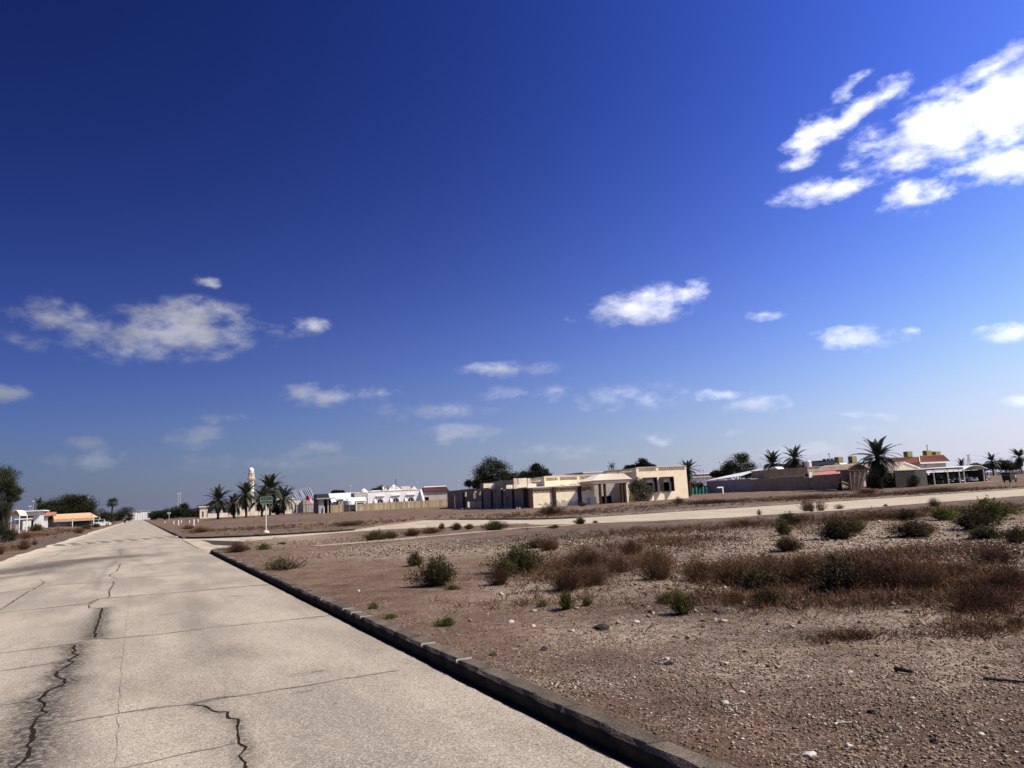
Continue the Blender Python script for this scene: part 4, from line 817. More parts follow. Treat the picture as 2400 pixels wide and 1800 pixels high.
def fan_palm(px, py, top, label, dist):
    d = ray(px, py); t = dist / d[1]; v, u = float(d[:2] @ VV) * t, float(d[:2] @ UU) * t; z = max(float(height(v, u)), 0); Y = dist; dd = ray(px, top); h = EYE + dd[2] * Y / dd[1] - z
    t = Thing('fan_palm', label, 'palm tree', v, u, z); t.local = True; t.part('trunk', MB().path([(0, 0, -.1), (0, 0, h * .5), (.1, 0, h)], [.32, .26, .24], 8), PALM_BARK); r = random.Random(3)
    cr = t.part('crown', MB().lathe([(.1, h - 1.6), (.6, h - .9), (.45, h - .2), (.05, h + .3)], .05, 0, 8), FROND)
    mb = MB(); n = 15
    for k in range(n):
        a0 = -1.9 + 3.8 * k / n; a1 = a0 + 3.8 / n * .72; am = (a0 + a1) / 2; mb.add([(.95, 0, 0), (.95 + .5 * math.cos(a0), .5 * math.sin(a0), .06 * (k % 2)), (.95 + 1.0 * math.cos(am), 1.0 * math.sin(am), -.18), (.95 + .5 * math.cos(a1), .5 * math.sin(a1), .06)], [(0, 1, 2, 3)])
    mb.box(0, .95, -.02, .02, -.02, .02); me = mesh_from('frond', mb.v, mb.f); me.materials.append(FROND)
    for i in range(34):
        o = link('frond', me, cr); o.location = (.05, 0, h - .2); o.rotation_euler = Euler((r.uniform(-.4, .4), -math.radians(75 - 115 * i / 33), i * 2.4), 'XYZ'); s = 1.15 * r.uniform(.85, 1.1); o.scale = (s, s, s)
fan_palm(262, 1224, 1178, 'slender fan palm by the road in front of dark bushes', 250)

# ------------------------------------------------------------------ broadleaf trees
def tree(px, py, blobs, label, dist, leaf=(.28, .12), dens=1.0, m=None, seed=0, name='tree', group=None, trunk=.22, bare=0, drop=0.0, cat='tree'):
    """crown made of leaf clumps; blobs (px, py, rx, ry) are the clumps' places in the photograph"""
    d = ray(px, py); t = dist / d[1]; v, u = float(d[:2] @ VV) * t, float(d[:2] @ UU) * t; z = max(float(height(v, u)), 0); rng = np.random.RandomState(seed); th = Thing(name, label, cat, v, u, z, group)
    base = np.array([v, u, z]); k = dist / FPX; cl = []; mb = MB(); mb.path([(v, u, z - .2), (v + .1, u, z + .5)], [trunk * 1.3, trunk], 8)
    for (bx, by, rx, ry) in blobs:
        dd = ray(bx, by); tt = (dist + rng.uniform(-.5, .5) * rx * k) / dd[1]; c = np.array([float(dd[:2] @ VV) * tt, float(dd[:2] @ UU) * tt, EYE + dd[2] * tt]); cl.append((c, rx * k, ry * k))
        p0 = np.array([v + .1, u, z + .5]); p1 = p0 + (c - p0) * .55 + rng.normal(0, .12, 3) * rx * k; mb.path([tuple(p0), tuple(p1), tuple(c)], [trunk * .8, trunk * .45, trunk * .12], 6)
    tr = th.part('trunk', mb, BARK); Ps = []; Ds = []
    for c, rx, rz in cl:
        nsub = int(26 * max(1, (rx / 1.5)) ** 1.2); a = rng.normal(0, 1, (nsub, 3)); a /= np.linalg.norm(a, axis=1, keepdims=True); sub = c + a * (np.array([rx, rx * .9, rz]) * rng.uniform(.45, 1.0, (nsub, 1)))
        nl = int(70 * dens)
        for q in sub:
            sz = min(rx, rz) * .24; p = q + rng.normal(0, 1, (nl, 3)) * np.array([sz * 1.3, sz * 1.3, sz * .8]); dv = rng.normal(0, 1, (nl, 3)) + (p - c) / max(rx, .3) * .5; dv[:, 2] -= drop; dv /= np.linalg.norm(dv, axis=1, keepdims=True); Ps.append(p); Ds.append(dv)
    P = np.concatenate(Ps); D = np.concatenate(Ds); P[:, 2] = np.maximum(P[:, 2], z + .1); n = len(P); V, F = leaf_quads(P, D, leaf[0] * rng.uniform(.6, 1.4, n), leaf[1] * rng.uniform(.7, 1.3, n), rng)
    if bare:
        nb = bare; c, rx, rz = cl[-1]; a = rng.rand(nb) * 6.28; tip = c + np.stack([np.cos(a) * rx * 1.2, np.sin(a) * rx, rz * rng.uniform(.8, 2.2, nb)], 1); V2, F2 = stem_strips(np.repeat(c[None], nb, 0), tip, np.full(nb, .03), rng); tw = mesh_np('twigs', V2 - base, F2); link('twigs', tw, th.o, TWIG)
    link('crown', mesh_np('crown', V - base, F), th.o, m or LEAF_TREE); return th
# behind the ruin
tree(1160, 1160, [(1150, 1100, 34, 24), (1128, 1118, 20, 20), (1170, 1108, 26, 24), (1140, 1128, 30, 14), (1180, 1122, 18, 18)], 'large rounded dark tree behind the roofless end of the ruin', 160, seed=1)
tree(1215, 1150, [(1205, 1122, 18, 14), (1225, 1118, 16, 14), (1240, 1126, 18, 10)], 'low dark tree between the round tree and the twiggy tree', 155, seed=2)
tree(1262, 1150, [(1255, 1106, 18, 16), (1268, 1112, 16, 16), (1245, 1118, 16, 12), (1282, 1116, 8, 12), (1258, 1096, 8, 8)], 'twiggy tree with bare branches behind the terrace balustrade', 150, seed=3, bare=26)
tree(1510, 1130, [(1500, 1092, 20, 10), (1508, 1086, 14, 10), (1478, 1098, 16, 7), (1522, 1096, 12, 8)], 'dark crown showing over the flat roof of the tall block', 135, seed=4, dens=1.2)
tree(1433, 1130, [(1433, 1095, 8, 8)], 'bare sapling behind the porch roof', 130, seed=5, dens=.06, trunk=.05, bare=22)
tree(1105, 1165, [(1098, 1133, 10, 8), (1115, 1136, 10, 8), (1120, 1140, 12, 8)], 'small pale tree beyond the roofless end of the ruin', 190, seed=6)
tree(1730, 1140, [(1728, 1090, 26, 22), (1708, 1102, 22, 16), (1750, 1098, 20, 20), (1738, 1072, 14, 12), (1700, 1112, 24, 10), (1760, 1112, 18, 10)], 'tall dark broadleaf tree behind the tin-roofed shed', 170, seed=7)
tree(1690, 1140, [(1678, 1110, 10, 7), (1672, 1112, 8, 5)], 'low bush beside the tall broadleaf tree', 172, seed=8)
tree(1635, 1150, [(1625, 1143, 14, 12), (1645, 1143, 14, 12)], 'row of dark shrubs behind the green netting', 150, seed=9, cat='shrub', name='shrub')
# left side
tree(8, 1268, [(-30, 1120, 60, 34), (10, 1110, 34, 16), (20, 1145, 28, 14), (-20, 1170, 50, 30), (30, 1152, 18, 10), (0, 1190, 30, 12), (12, 1126, 24, 14), (-70, 1140, 60, 50), (-25, 1205, 40, 22), (-10, 1222, 26, 16), (22, 1170, 20, 12), (-40, 1150, 50, 30), (8, 1205, 16, 12)], 'feathery ghaf tree leaning into the left of the frame', 72, leaf=(.16, .035), dens=1.5, m=LEAF_TREE2, seed=11, drop=.3)
tree(10, 1272, [(-10, 1245, 36, 22), (14, 1242, 22, 20), (26, 1256, 12, 12), (-30, 1260, 30, 20)], 'dark rounded bush under the ghaf tree', 70, leaf=(.10, .03), dens=1.3, seed=12, cat='shrub', name='bush', trunk=.06)
tree(150, 1224, [(130, 1190, 26, 20), (165, 1182, 30, 22), (195, 1184, 24, 22), (110, 1196, 20, 18), (150, 1200, 40, 18), (205, 1196, 14, 16), (180, 1170, 18, 10)], 'dense dark grove crown behind the tan car shelter', 235, seed=13, leaf=(.4, .18), dens=.9)
tree(245, 1226, [(240, 1208, 12, 14), (252, 1212, 14, 12), (232, 1214, 8, 10)], 'dark bush at the foot of the fan palm', 240, seed=14, leaf=(.35, .15), dens=.7, cat='shrub', name='bush')
tree(292, 1222, [(284, 1205, 16, 14), (298, 1200, 14, 14), (275, 1212, 14, 10), (305, 1212, 8, 8)], 'loose tree between the fan palm and the end wall', 262, seed=15, leaf=(.35, .12), dens=.6)
tree(225, 1214, [(225, 1208, 6, 6)], 'far bush beyond the tan car shelter', 290, seed=16, leaf=(.35, .15), dens=.5, cat='shrub', name='bush')
tree(385, 1216, [(375, 1206, 14, 8), (395, 1203, 18, 11), (418, 1200, 18, 13), (440, 1203, 16, 11), (362, 1210, 8, 7), (432, 1190, 8, 10)], 'dark hedge of trees along the far right side of the road', 300, seed=17, leaf=(.45, .2), dens=.7)
tree(470, 1212, [(462, 1206, 16, 8), (478, 1196, 16, 12), (490, 1190, 14, 8)], 'dark tree behind the palm row beside the low mosque wall', 270, seed=18, leaf=(.45, .2), dens=.6)
tree(360, 1212, [(352, 1208, 5, 6)], 'small dark tree by the end wall', 420, seed=19, leaf=(.5, .25), dens=.4)
tree(885, 1165, [(888, 1148, 12, 8), (878, 1152, 10, 6)], 'dark tree showing over the white villa roof', 215, seed=20, leaf=(.35, .15), dens=.7)
tree(800, 1165, [(785, 1154, 10, 4), (800, 1154, 8, 4)], 'low dark treetops over the villa wing', 215, seed=21, leaf=(.35, .15), dens=.5)
tree(652, 1208, [(655, 1194, 12, 10), (645, 1198, 10, 8)], 'dark bush among the mosque palm trunks', 178, seed=22, leaf=(.3, .13), dens=.8, cat='shrub', name='bush')
# right side
tree(2008, 1152, [(1985, 1122, 14, 16), (1980, 1138, 14, 10), (1972, 1146, 10, 6)], 'black-green creeper bush hanging beside the drape shed', 114, seed=23, cat='shrub', name='bush', leaf=(.2, .1))
tree(2052, 1148, [(2048, 1126, 14, 18), (2070, 1130, 16, 16), (2086, 1128, 10, 16), (2056, 1140, 14, 8)], 'dark undergrowth round the trunk of the big palm', 113, seed=24, cat='shrub', name='bush', leaf=(.2, .09))
tree(2120, 1145, [(2105, 1128, 18, 14), (2130, 1126, 18, 14), (2120, 1136, 26, 8)], 'dark hedge before the corrugated screen', 111, seed=25, cat='shrub', name='hedge', leaf=(.2, .09))
tree(2350, 1110, [(2342, 1090, 16, 12), (2362, 1092, 18, 12), (2380, 1094, 12, 10), (2310, 1096, 16, 8)], 'dark wood behind the far boundary wall', 320, seed=26, leaf=(.5, .22), dens=.6)
tree(2290, 1108, [(2285, 1092, 12, 6), (2300, 1094, 10, 6)], 'dark treetops behind the car shelter roof', 300, seed=27, leaf=(.5, .22), dens=.5)
tree(1500, 1176, [(1500, 1150, 20, 16), (1518, 1152, 14, 16), (1488, 1140, 12, 12), (1506, 1168, 20, 8), (1498, 1130, 10, 10)], 'leafy grey-green bush growing against the ruin between porch and bays', 109, seed=28, m=mat('milkweed_leaf', (.10, .115, .065), (.045, .055, .03), scale=2, trans=.1), leaf=(.17, .10), dens=.55, cat='shrub', name='bush', trunk=.07)

# ================================================================== BUILDINGS
CREAM = mat('cream_plaster', (.86, .76, .57), (.74, .63, .46), scale=1.2, bump=.25, bscale=20, fine=(7, .12))
CREAM2 = mat('pale_plaster', (.76, .69, .56), (.60, .53, .42), scale=1.0, bump=.25, bscale=20, fine=(7, .12))
RUIN = mat('grey_plaster_and_shade', (.33, .30, .23), (.20, .18, .14), scale=.8, bump=.4, bscale=12, fine=(6, .2))
PEELED = mat('peeled_plaster', (.34, .33, .30), (.44, .40, .32), scale=2.2, bump=.4)
MAROON = mat('maroon_paint', (.05, .026, .021), (.028, .016, .013), scale=3)
DARK = mat('char_and_shade', (.03, .026, .024), (.018, .016, .015), scale=3)  # charred ruin walls; also painted shade on the boards behind the screens
WHITE = mat('white_paint', (.78, .78, .76), (.66, .66, .64), scale=1.5, fine=(6, .06))
WHITE2 = mat('white_metal_sheet', (.80, .80, .79), (.70, .70, .69), scale=3, rough=.5, spec=.4)
GREYW = mat('grey_render', (.42, .39, .36), (.33, .305, .28), scale=1.3, bump=.2)
BROWNW = mat('brown_block_wall', (.43, .35, .255), (.30, .24, .175), scale=.9, bump=.3, bscale=15, fine=(5, .15))
TILE = mat('red_tile', (.25, .085, .06), (.15, .05, .04), scale=4, objvar=.2)
TILE_PALE = mat('faded_tile', (.76, .70, .60), (.58, .50, .41), scale=5)
PINK = mat('pink_sheet', (.55, .20, .20), (.42, .14, .15), scale=2, rough=.6)
TAN = mat('tan_fabric', (.58, .40, .25), (.50, .34, .21), scale=1.2, rough=.8)
STEEL = mat('painted_steel', (.55, .54, .51), (.42, .41, .39), scale=4, rough=.5, spec=.4)
DSTEEL = mat('dark_steel', (.055, .052, .05), (.035, .033, .032), scale=4, rough=.6)
GLASS = mat('window_glass', (.02, .022, .025), (.012, .013, .015), rough=.12, spec=.5)
BLUE = mat('navy_sheet', (.035, .045, .085), (.022, .03, .06), scale=2)
OLIVE = mat('olive_cooler', (.34, .32, .13), (.25, .235, .10), scale=3)
GREEN_NET = mat('green_netting', (.03, .17, .13), (.02, .11, .085), scale=4)
WOOD = mat('fence_board', (.42, .34, .21), (.29, .23, .14), scale=2.5, objvar=.3, streak=(6, 6, .6))
CORR = mat('corrugated_sheet', (.045, .042, .04), (.028, .026, .025), scale=2)
DRAPE = mat('drape_cloth', (.33, .27, .24), (.22, .175, .155), scale=2)
RUBBLE = mat('rubble', (.42, .35, .29), (.24, .195, .16), scale=2, bump=.6)
SIGN_GREEN = mat('sign_green', (.014, .045, .028), (.01, .035, .022), scale=5, rough=.4)
RED_FLAG = mat('flag_red', (.55, .02, .03), (.45, .015, .025)); TANK = mat('tank_plastic', (.72, .72, .70), (.62, .62, .60), scale=4, rough=.5)
ROCKW = mat('concrete_white', (.62, .59, .53), (.48, .45, .40), scale=3)

def lattice(v0, v1, z0, z1, u0, u1, rows=2, axis='u', cell=None):
    """pierced screen blocks: a row of upright and crossed webs with true gaps"""
    mb = MB(); H_ = (z1 - z0) / rows; cell = cell or H_ * 1.5; n = max(2, int(round((v1 - v0) / cell))); w = (v1 - v0) / n; b = .12 * H_
    for r in range(rows):
        a = z0 + r * H_
        mb.box(v0, v1, u0, u1, a, a + b * .6)
        for i in range(n):
            x = v0 + i * w
            if r % 2 == 0: pts = [(x, a + b * .6), (x + w * .09, a + b * .6), (x + w * .54, a + H_), (x + w * .46, a + H_)], [(x + w * .91, a + b * .6), (x + w, a + b * .6), (x + w * .54, a + H_), (x + w * .46, a + H_)]
            else: pts = [(x + w * .46, a + b * .6), (x + w * .54, a + b * .6), (x + w * .09, a + H_), (x, a + H_)], [(x + w * .46, a + b * .6), (x + w * .54, a + b * .6), (x + w, a + H_), (x + w * .91, a + H_)]
            for j, p in enumerate(pts): mb.ext(p, u0 + .002 + .004 * j, u1 - .002 - .004 * j, 'y')
    mb.box(v0, v1, u0 + .003, u1 - .003, z1 - b * .4, z1)
    if axis == 'v': mb.v = [(p[1], p[0], p[2]) for p in mb.v]; mb.f = [tuple(reversed(f)) for f in mb.f]
    return mb
def ruin_house():
    UF = 91.5; VL = 46.4; zb = -.3
    t = Thing('derelict_house', 'abandoned single-storey house of peeling cream and grey walls with pierced parapets', 'house', VL, UF, 0)
    # ---- tall block on the right
    a0, a1 = PU(1491, 1100, UF)[0], PU(1611, 1130, UF)[0]; zt = 4.93; ub = 100.2
    bays = []
    for (x0, x1, y0, y1) in ((1509, 1539, 1119.5, 1153), (1549, 1578, 1118, 1151)):
        c = PU(x0, y0, UF - .5); d = PU(x1, y1, UF - .5); bays.append((c[0] + .1, d[0] + .1, d[1], c[1]))
    holes = [(b[0] + .45, b[1] - .25, b[2] + .1, b[3] - .75) for b in bays]
    zl0, zl1 = 4.35, 4.80; p1 = (PU(1496.6, 1100, UF)[0], PU(1537.3, 1100, UF)[0]); p2 = (PU(1543, 1100, UF)[0], PU(1605, 1100, UF)[0])
    holes += [(p1[0], p1[1], zl0, zl1), (p2[0], p2[1], zl0, zl1)]
    fw = t.part('front_wall', MB().wallu(a0, a1, zb, zt, UF, UF + .25, holes), CREAM)
    t.part('pierced_screen', lattice(p1[0], p1[1], zl0, zl1, UF + .02, UF + .22), CREAM, fw, kind='stuff'); t.part('pierced_screen', lattice(p2[0], p2[1], zl0, zl1, UF + .02, UF + .22), CREAM, fw, kind='stuff')
    t.part('shade_backing', MB().box(a0 + .26, a1 - .26, UF + .9, UF + 1.0, 4.151, 4.8), DARK)  # added near-black board, paints the screen gaps as if in shade
    t.part('coping', MB().box(a0 - .05, a1 + .05, UF - .06, UF + .31, zt, zt + .07), CREAM2, fw)
    sh = [(UF + 1.0, UF + 4.6, zl0 + .05, zl1), (UF + 5.0, UF + 8.2, zl0 + .05, zl1)]
    sw = t.part('side_wall', MB().wallv(UF + .25, ub, zb, zt - .003, a0 + .001, a0 + .25, sh), CREAM2)
    for h in sh: t.part('pierced_screen', lattice(h[0], h[1], h[2], h[3], a0 + .06, a0 + .2, axis='v'), CREAM2, sw, kind='stuff')
    t.part('side_wall', MB().wallv(UF + .25, ub, zb, zt - .003, a1 - .25, a1 - .001), CREAM2); t.part('back_wall', MB().box(a0 + .25, a1 - .25, ub - .25, ub - .002, zb, 4.1), CREAM2)
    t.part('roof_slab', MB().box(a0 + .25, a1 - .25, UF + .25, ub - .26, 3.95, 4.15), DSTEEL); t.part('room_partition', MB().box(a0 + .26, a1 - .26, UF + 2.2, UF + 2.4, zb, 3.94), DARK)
    for b in bays:                                      # hooded window bays
        P = UF - .75; mb = MB().box(b[0], b[1], P, UF - .001, b[3] - .12, b[3]).box(b[0], b[0] + .12, P + .002, UF - .001, b[2], b[3] - .12).box(b[1] - .12, b[1], P + .002, UF - .001, b[2], b[3] - .12)
        hood = t.part('bay_hood', mb, MAROON, label='maroon hooded window bay'); cx = (holes[0][0]); zc = b[3] - .75
        t.part('hood_shade_face', MB().box(b[0] - .01, b[0] - .001, P + .02, UF - .001, b[2] + .01, b[3] - .01), RUIN, hood)  # outer left face coloured grey to stand for its shade
        m = (b[0] + .45 + b[1] - .25) / 2; w = (b[1] - b[0]) * .33; t.part('pointed_lintel', MB().ext([(m - w, zc), (m + w, zc), (m + w, zc + .1), (m, zc + .52), (m - w, zc + .1)], UF - .12, UF - .003, 'y'), CREAM2, hood)
        t.part('jamb', MB().box(b[1] - .34, b[1] - .125, UF - .16, UF - .003, b[2], zc + .1), CREAM2, hood); t.part('window_sill', MB().box(b[0] + .3, b[1] - .2, UF - .14, UF - .002, b[2] - .02, b[2] + .08), MAROON, hood)
    # ---- yellow wall on the left, with ledge, screens and pilasters
    b1 = PU(1393.6, 1160, UF)[0]; pil = [PU(1298, 1160, UF)[0], PU(1358, 1160, UF)[0]]; zt0 = 2.72; s0, s1 = 2.0, 2.6
    segs = [(VL + .55, pil[0] - .25), (pil[0] + .25, pil[1] - .25), (pil[1] + .25, b1 - .45)]
    yw = t.part('front_wall', MB().wallu(VL + .001, b1, zb, zt0, UF + .001, UF + .25, [(s[0], s[1], s0, s1) for s in segs]), CREAM)
    for s in segs: t.part('pierced_screen', lattice(s[0], s[1], s0, s1, UF + .02, UF + .22), CREAM, yw, kind='stuff')
    rnd = random.Random(4)
    for s, (zz, k) in zip(segs, ((.85, .5), (.8, .95), (.5, .3))):          # patches where the render has come off
        n = 26; top = [zz * (k + .5 * (rnd.random() - .3) + .25 * math.sin(i * .9)) for i in range(n)]; poly = [(s[0] + (s[1] - s[0]) * i / (n - 1), max(.12, top[i])) for i in range(n)]
        if k > .6: t.part('peeled_patch', MB().ext([(s[0], zb)] + poly + [(s[1], zb)], UF - .006, UF + .0005, 'y'), PEELED, yw)
        elif k > .4: t.part('peeled_patch', MB().ext([(p[0], max(.5, p[1])) for p in poly[6:]] + [(s[1], .55), ((s[0] + s[1]) / 2, .4)], UF - .006, UF + .0005, 'y'), PEELED, yw)
    for p in pil: t.part('pilaster', MB().box(p - .24, p + .24, UF - .22, UF - .001, zb, zt0 - .002), MAROON)
    t.part('corner_pilaster', MB().box(VL - .16, VL + .5, UF - .2, UF - .0015, zb, zt0 + .05), MAROON); t.part('corner_pilaster', MB().box(VL - .2, VL - .001, UF - .2, UF + 1.3, zb, zt0 + .048), MAROON)
    t.part('roof_ledge', MB().box(VL - .3, PU(1408, 1136, UF)[0], UF - .22, UF + 5.6, zt0 + .052, zt0 + .2), CREAM2)
    rub = MB(); rr = random.Random(9)
    for i in range(7):
        x = 51.4 + rr.random() * 4.5; rub.tube((x, UF + .6, zt0 + .2), (x + rr.uniform(-.6, .6), UF + 1.2, zt0 + .3 + .35 * rr.random()), .06, .03, 5)
    t.part('roof_debris', rub, RUBBLE)
    # ---- set-back terrace wall with pierced parapet
    U2 = 97.0; c0, c1 = PU(1276, 1125, U2)[0], PU(1406, 1125, U2)[0]; zt2 = 4.36; px = [(1279, 1307), (1311, 1352), (1358, 1402)]; h2 = [(PU(a, 1118, U2)[0], PU(b, 1118, U2)[0], 3.72, 4.2) for a, b in px]
    tw = t.part('terrace_wall', MB().wallu(c0, c1 + 2.6, 2.93, zt2, U2, U2 + .22, h2), CREAM)
    for h in h2: t.part('pierced_screen', lattice(*h, U2 + .02, U2 + .2), CREAM, tw, kind='stuff')
    t.part('coping', MB().box(c0 - .05, c1 + 2.6, U2 - .05, U2 + .27, zt2, zt2 + .06), CREAM2, tw)
    t.part('shade_backing', MB().box(c0 + .23, c1 + 2.6, U2 + .9, U2 + 1.0, 2.93, 4.15), DARK)  # same added dark board, shade painted behind the terrace screens
    hs = [(U2 + .8, U2 + 4.4, 3.72, 4.2), (U2 + 4.8, U2 + 8.4, 3.72, 4.2)]; ts = t.part('terrace_wall', MB().wallv(U2 + .22, 106.5, 2.93, zt2 - .003, c0 + .001, c0 + .22, hs), CREAM2)
    for h in hs: t.part('pierced_screen', lattice(h[0], h[1], h[2], h[3], c0 + .05, c0 + .17, axis='v'), CREAM2, ts, kind='stuff')
    t.part('roof_slab', MB().box(VL + .3, a0 - .01, UF + 5.62, 107, zt0 + .05, zt0 + .205), GREYW)
    t.part('rear_wall', MB().box(VL + .3, a0 - .02, 107.0, 107.25, zb, zt2 - .4), CREAM2)
    # ---- porch
    e0, e1 = PU(1386, 1126, 88.9)[0], PU(1482, 1124, 88.9)[0]; r0, r1 = PU(1404, 1111, UF - .3)[0], PU(1462, 1110, UF - .3)[0]; ze, zr = 3.30, 4.18; Uf = 88.9
    roof = MB().add([(e0, Uf, ze), (e1, Uf, ze), (r1, UF - .3, zr), (r0, UF - .3, zr), (e0, UF + 1.2, ze), (r0, UF + 1.2, zr), (r1, UF + 1.2, zr), (e1, UF + 1.2, ze)], [(0, 1, 2, 3), (4, 0, 3, 5), (3, 2, 6, 5), (1, 7, 6, 2), (7, 4, 5, 6), (0, 4, 7, 1)])
    pr = t.part('porch_roof', roof, TILE_PALE, label='porch hip roof with sun-bleached tiles'); rows = 9
    for k in range(rows):
        q0 = k / rows; q1 = (k + .92) / rows; f = lambda q: (e0 + (r0 - e0) * q, e1 + (r1 - e1) * q, Uf + (UF - .3 - Uf) * q, ze + (zr - ze) * q); A = f(q0); B = f(q1); n = 18; mb = MB()
        for i in range(n):
            x0 = A[0] + (A[1] - A[0]) * i / n; x1 = A[0] + (A[1] - A[0]) * (i + .9) / n; y0 = B[0] + (B[1] - B[0]) * i / n; y1 = B[0] + (B[1] - B[0]) * (i + .9) / n
            mb.add([(x0, A[2] - .03, A[3] + .05), (x1, A[2] - .03, A[3] + .05), (y1, B[2] - .01, B[3] + .03), (y0, B[2] - .01, B[3] + .03), ((x0 + x1) / 2, A[2] - .04, A[3] + .085), ((y0 + y1) / 2, B[2] - .02, B[3] + .06)], [(0, 4, 5, 3), (4, 1, 2, 5), (0, 1, 4)])
        t.part('tile_row', mb, TILE_PALE, pr, kind='stuff')
    g0, g1 = PU(1406, 1140, 89.3)[0], PU(1464, 1140, 89.3)[0]
    t.part('porch_beam', MB().box(e0 + .35, e1 - .3, 89.2, 89.5, 2.86, 3.29), CREAM); t.part('porch_beam', MB().box(e0 + .35, e0 + .6, 89.5, UF + 1, 2.86, 3.29), CREAM)
    for x in (g0, g0 + .75, g1 - .55, g1): t.part('porch_post', MB().box(x - .14, x + .14, 89.2, 89.48, zb, 2.86), MAROON)
    t.part('porch_back_wall', MB().wallu(b1 - .4, a0 - .002, zb, 3.2, UF + 3.0, UF + 3.2, [(g0 - .2, g0 + .7, .1, 2.2)]), GREYW); t.part('porch_side_wall', MB().wallv(UF + .26, UF + 3.0, zb, 2.7, b1 - .24, b1 - .001, [(UF + .8, UF + 2, 1.1, 2.2)]), RUIN)
    t.part('porch_floor', MB().box(b1, a0 - .003, UF - 2.2, UF + 3, zb, .12), GREYW); t.part('stub_wall', MB().box(b1 + .002, g0 - .6, UF - .4, UF - .15, zb, 1.15), CREAM2)
    w0 = PU(1466, 1150, UF + .6)[0]; ww = t.part('front_wall', MB().wallu(w0, a0 - .004, zb, 2.9, UF + .6, UF + .8, [(w0 + .1, a0 - .3, 2.1, 2.7)]), CREAM); t.part('pierced_screen', lattice(w0 + .1, a0 - .3, 2.1, 2.7, UF + .64, UF + .76), CREAM2, ww, kind='stuff')
    t.part('porch_side_wall', MB().box(g1 + .2, g1 + .42, 89.21, UF + .59, zb, 2.855), CREAM2)  # solid wall added to keep the sun out of the porch recess
    t.part('broken_cabinet', MB().box(g1 - 1.9, g1 - .7, UF + .2, UF + .9, .12, 1.2), DARK)
    # ---- long roofless side wing facing the road
    def uz(x, y): return PV(1030 + x / 6.9125, 1050 + y / 6.9125, VL)
    def hole(x0, x1, y0, y1): p = uz(x0, y0); q = uz(x1, y1); return (min(p[0], q[0]), max(p[0], q[0]), max(q[1], -.25), p[1])
    UE = uz(130, 900)[0]; HS = [hole(218, 258, 770, 990), hole(404, 440, 712, 785), hole(548, 603, 703, 815), hole(640, 682, 700, 766), hole(888, 916, 688, 746), hole(1040, 1062, 668, 722), hole(430, 700, 872, 1010), hole(1085, 1115, 790, 960)]
    sw = MB()
    for (ua, ub_, zt_) in ((UF + .25, 93.2, 2.75), (93.2, 100.2, 2.86), (100.2, 104.5, 3.1), (104.5, 110, 3.28), (110, 116, 3.34), (116, UE, 3.3)):
        sw.wallv(ua, ub_, zb, zt_, VL, VL + .25, [(max(h[0], ua), min(h[1], ub_), h[2], h[3]) for h in HS if h[1] > ua and h[0] < ub_])
    sd = t.part('wing_wall', sw, RUIN)
    for x0, x1 in ((385, 412), (690, 706), (840, 866), (1010, 1032), (1186, 1212)):
        p = uz(x0, 800)[0]; q = uz(x1, 800)[0]; t.part('pilaster', MB().box(VL - .09, VL - .001, min(p, q), max(p, q), zb, 2.8), MAROON if x0 > 800 else DARK)
    t.part('wing_end_wall', MB().wallu(VL + .25, 55, zb, 3.2, UE - .25, UE - .001), RUIN)
    for k, uu in enumerate((UE - 3, 117, 112.5, 109.5)):                     # cross walls standing open to the sky
        t.part('cross_wall', MB().wallu(VL + .26, 54.5, zb, 3.0 - .1 * k, uu, uu + .22, [(50, 51.1, zb, 2.2)]), CREAM2)
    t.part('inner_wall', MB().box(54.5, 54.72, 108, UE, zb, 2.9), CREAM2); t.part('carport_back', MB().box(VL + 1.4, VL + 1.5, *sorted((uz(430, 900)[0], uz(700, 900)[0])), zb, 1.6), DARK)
    pz = [(1080, 1185, 594, 646), (1200, 1365, 588, 640), (1430, 1570, 570, 616)]
    for k, (x0, x1, y0, y1) in enumerate(pz):
        U_ = 96 - 2 * k if k < 2 else 93.5; A = PU(1030 + x0 / 6.9125, 1050 + y0 / 6.9125, U_); B = PU(1030 + x1 / 6.9125, 1050 + y1 / 6.9125, U_); n = 7; r_ = random.Random(k); top = [(A[0] + (B[0] - A[0]) * i / (n - 1), A[1] - .12 * r_.random()) for i in range(n)]
        t.part('broken_parapet', MB().ext([(A[0], B[1] - .1)] + [(B[0], B[1] - .1)] + top[::-1], U_, U_ + .2, 'y'), CREAM2)
    A = PV(1125.5, 1131, VL + 2.2); B = PV(1205, 1124, VL + 2.2); t.part('upper_wall', MB().box(VL + 2.2, VL + 2.4, B[0], A[0], 2.7, 4.2), RUIN)
    t.part('upper_wall', MB().box(VL + 2.4, 55, A[0] - .25, A[0], 2.7, 4.15), RUIN)
    for x0, x1 in ((1200, 1268), (1278, 1420), (1430, 1478)):
        U_ = B[0] - .3; a = PU(1030 + x0 / 6.9125, 1122, U_); b = PU(1030 + x1 / 6.9125, 1133, U_); t.part('upper_parapet', MB().box(a[0], b[0], U_, U_ + .2, 2.7, a[1] + .05), CREAM2 if x0 != 1200 else mat('pinkish_plaster', (.55, .42, .36), (.42, .31, .27), scale=2))
    rb = MB(); rr = random.Random(2)
    for i in range(90):
        uu = rr.uniform(UF - .5, UE); s = rr.uniform(.05, .28); x = VL - rr.uniform(.3, 2.2); rb.box(x, x + s * 1.6, uu, uu + s, zb, rr.uniform(.06, .25) + float(height(x, uu)))
    o = t.part('rubble', rb, RUBBLE, kind='stuff')
    return t
ruin_house()
solo('white_block_building', 'far white building with a strip of windows behind the ruin porch', 'building', MB().box(0, 14, 0, 6, -.5, 6.6), WHITE, PU(1367, 1110, 150)[0], 150, .4, local=True) if False else None
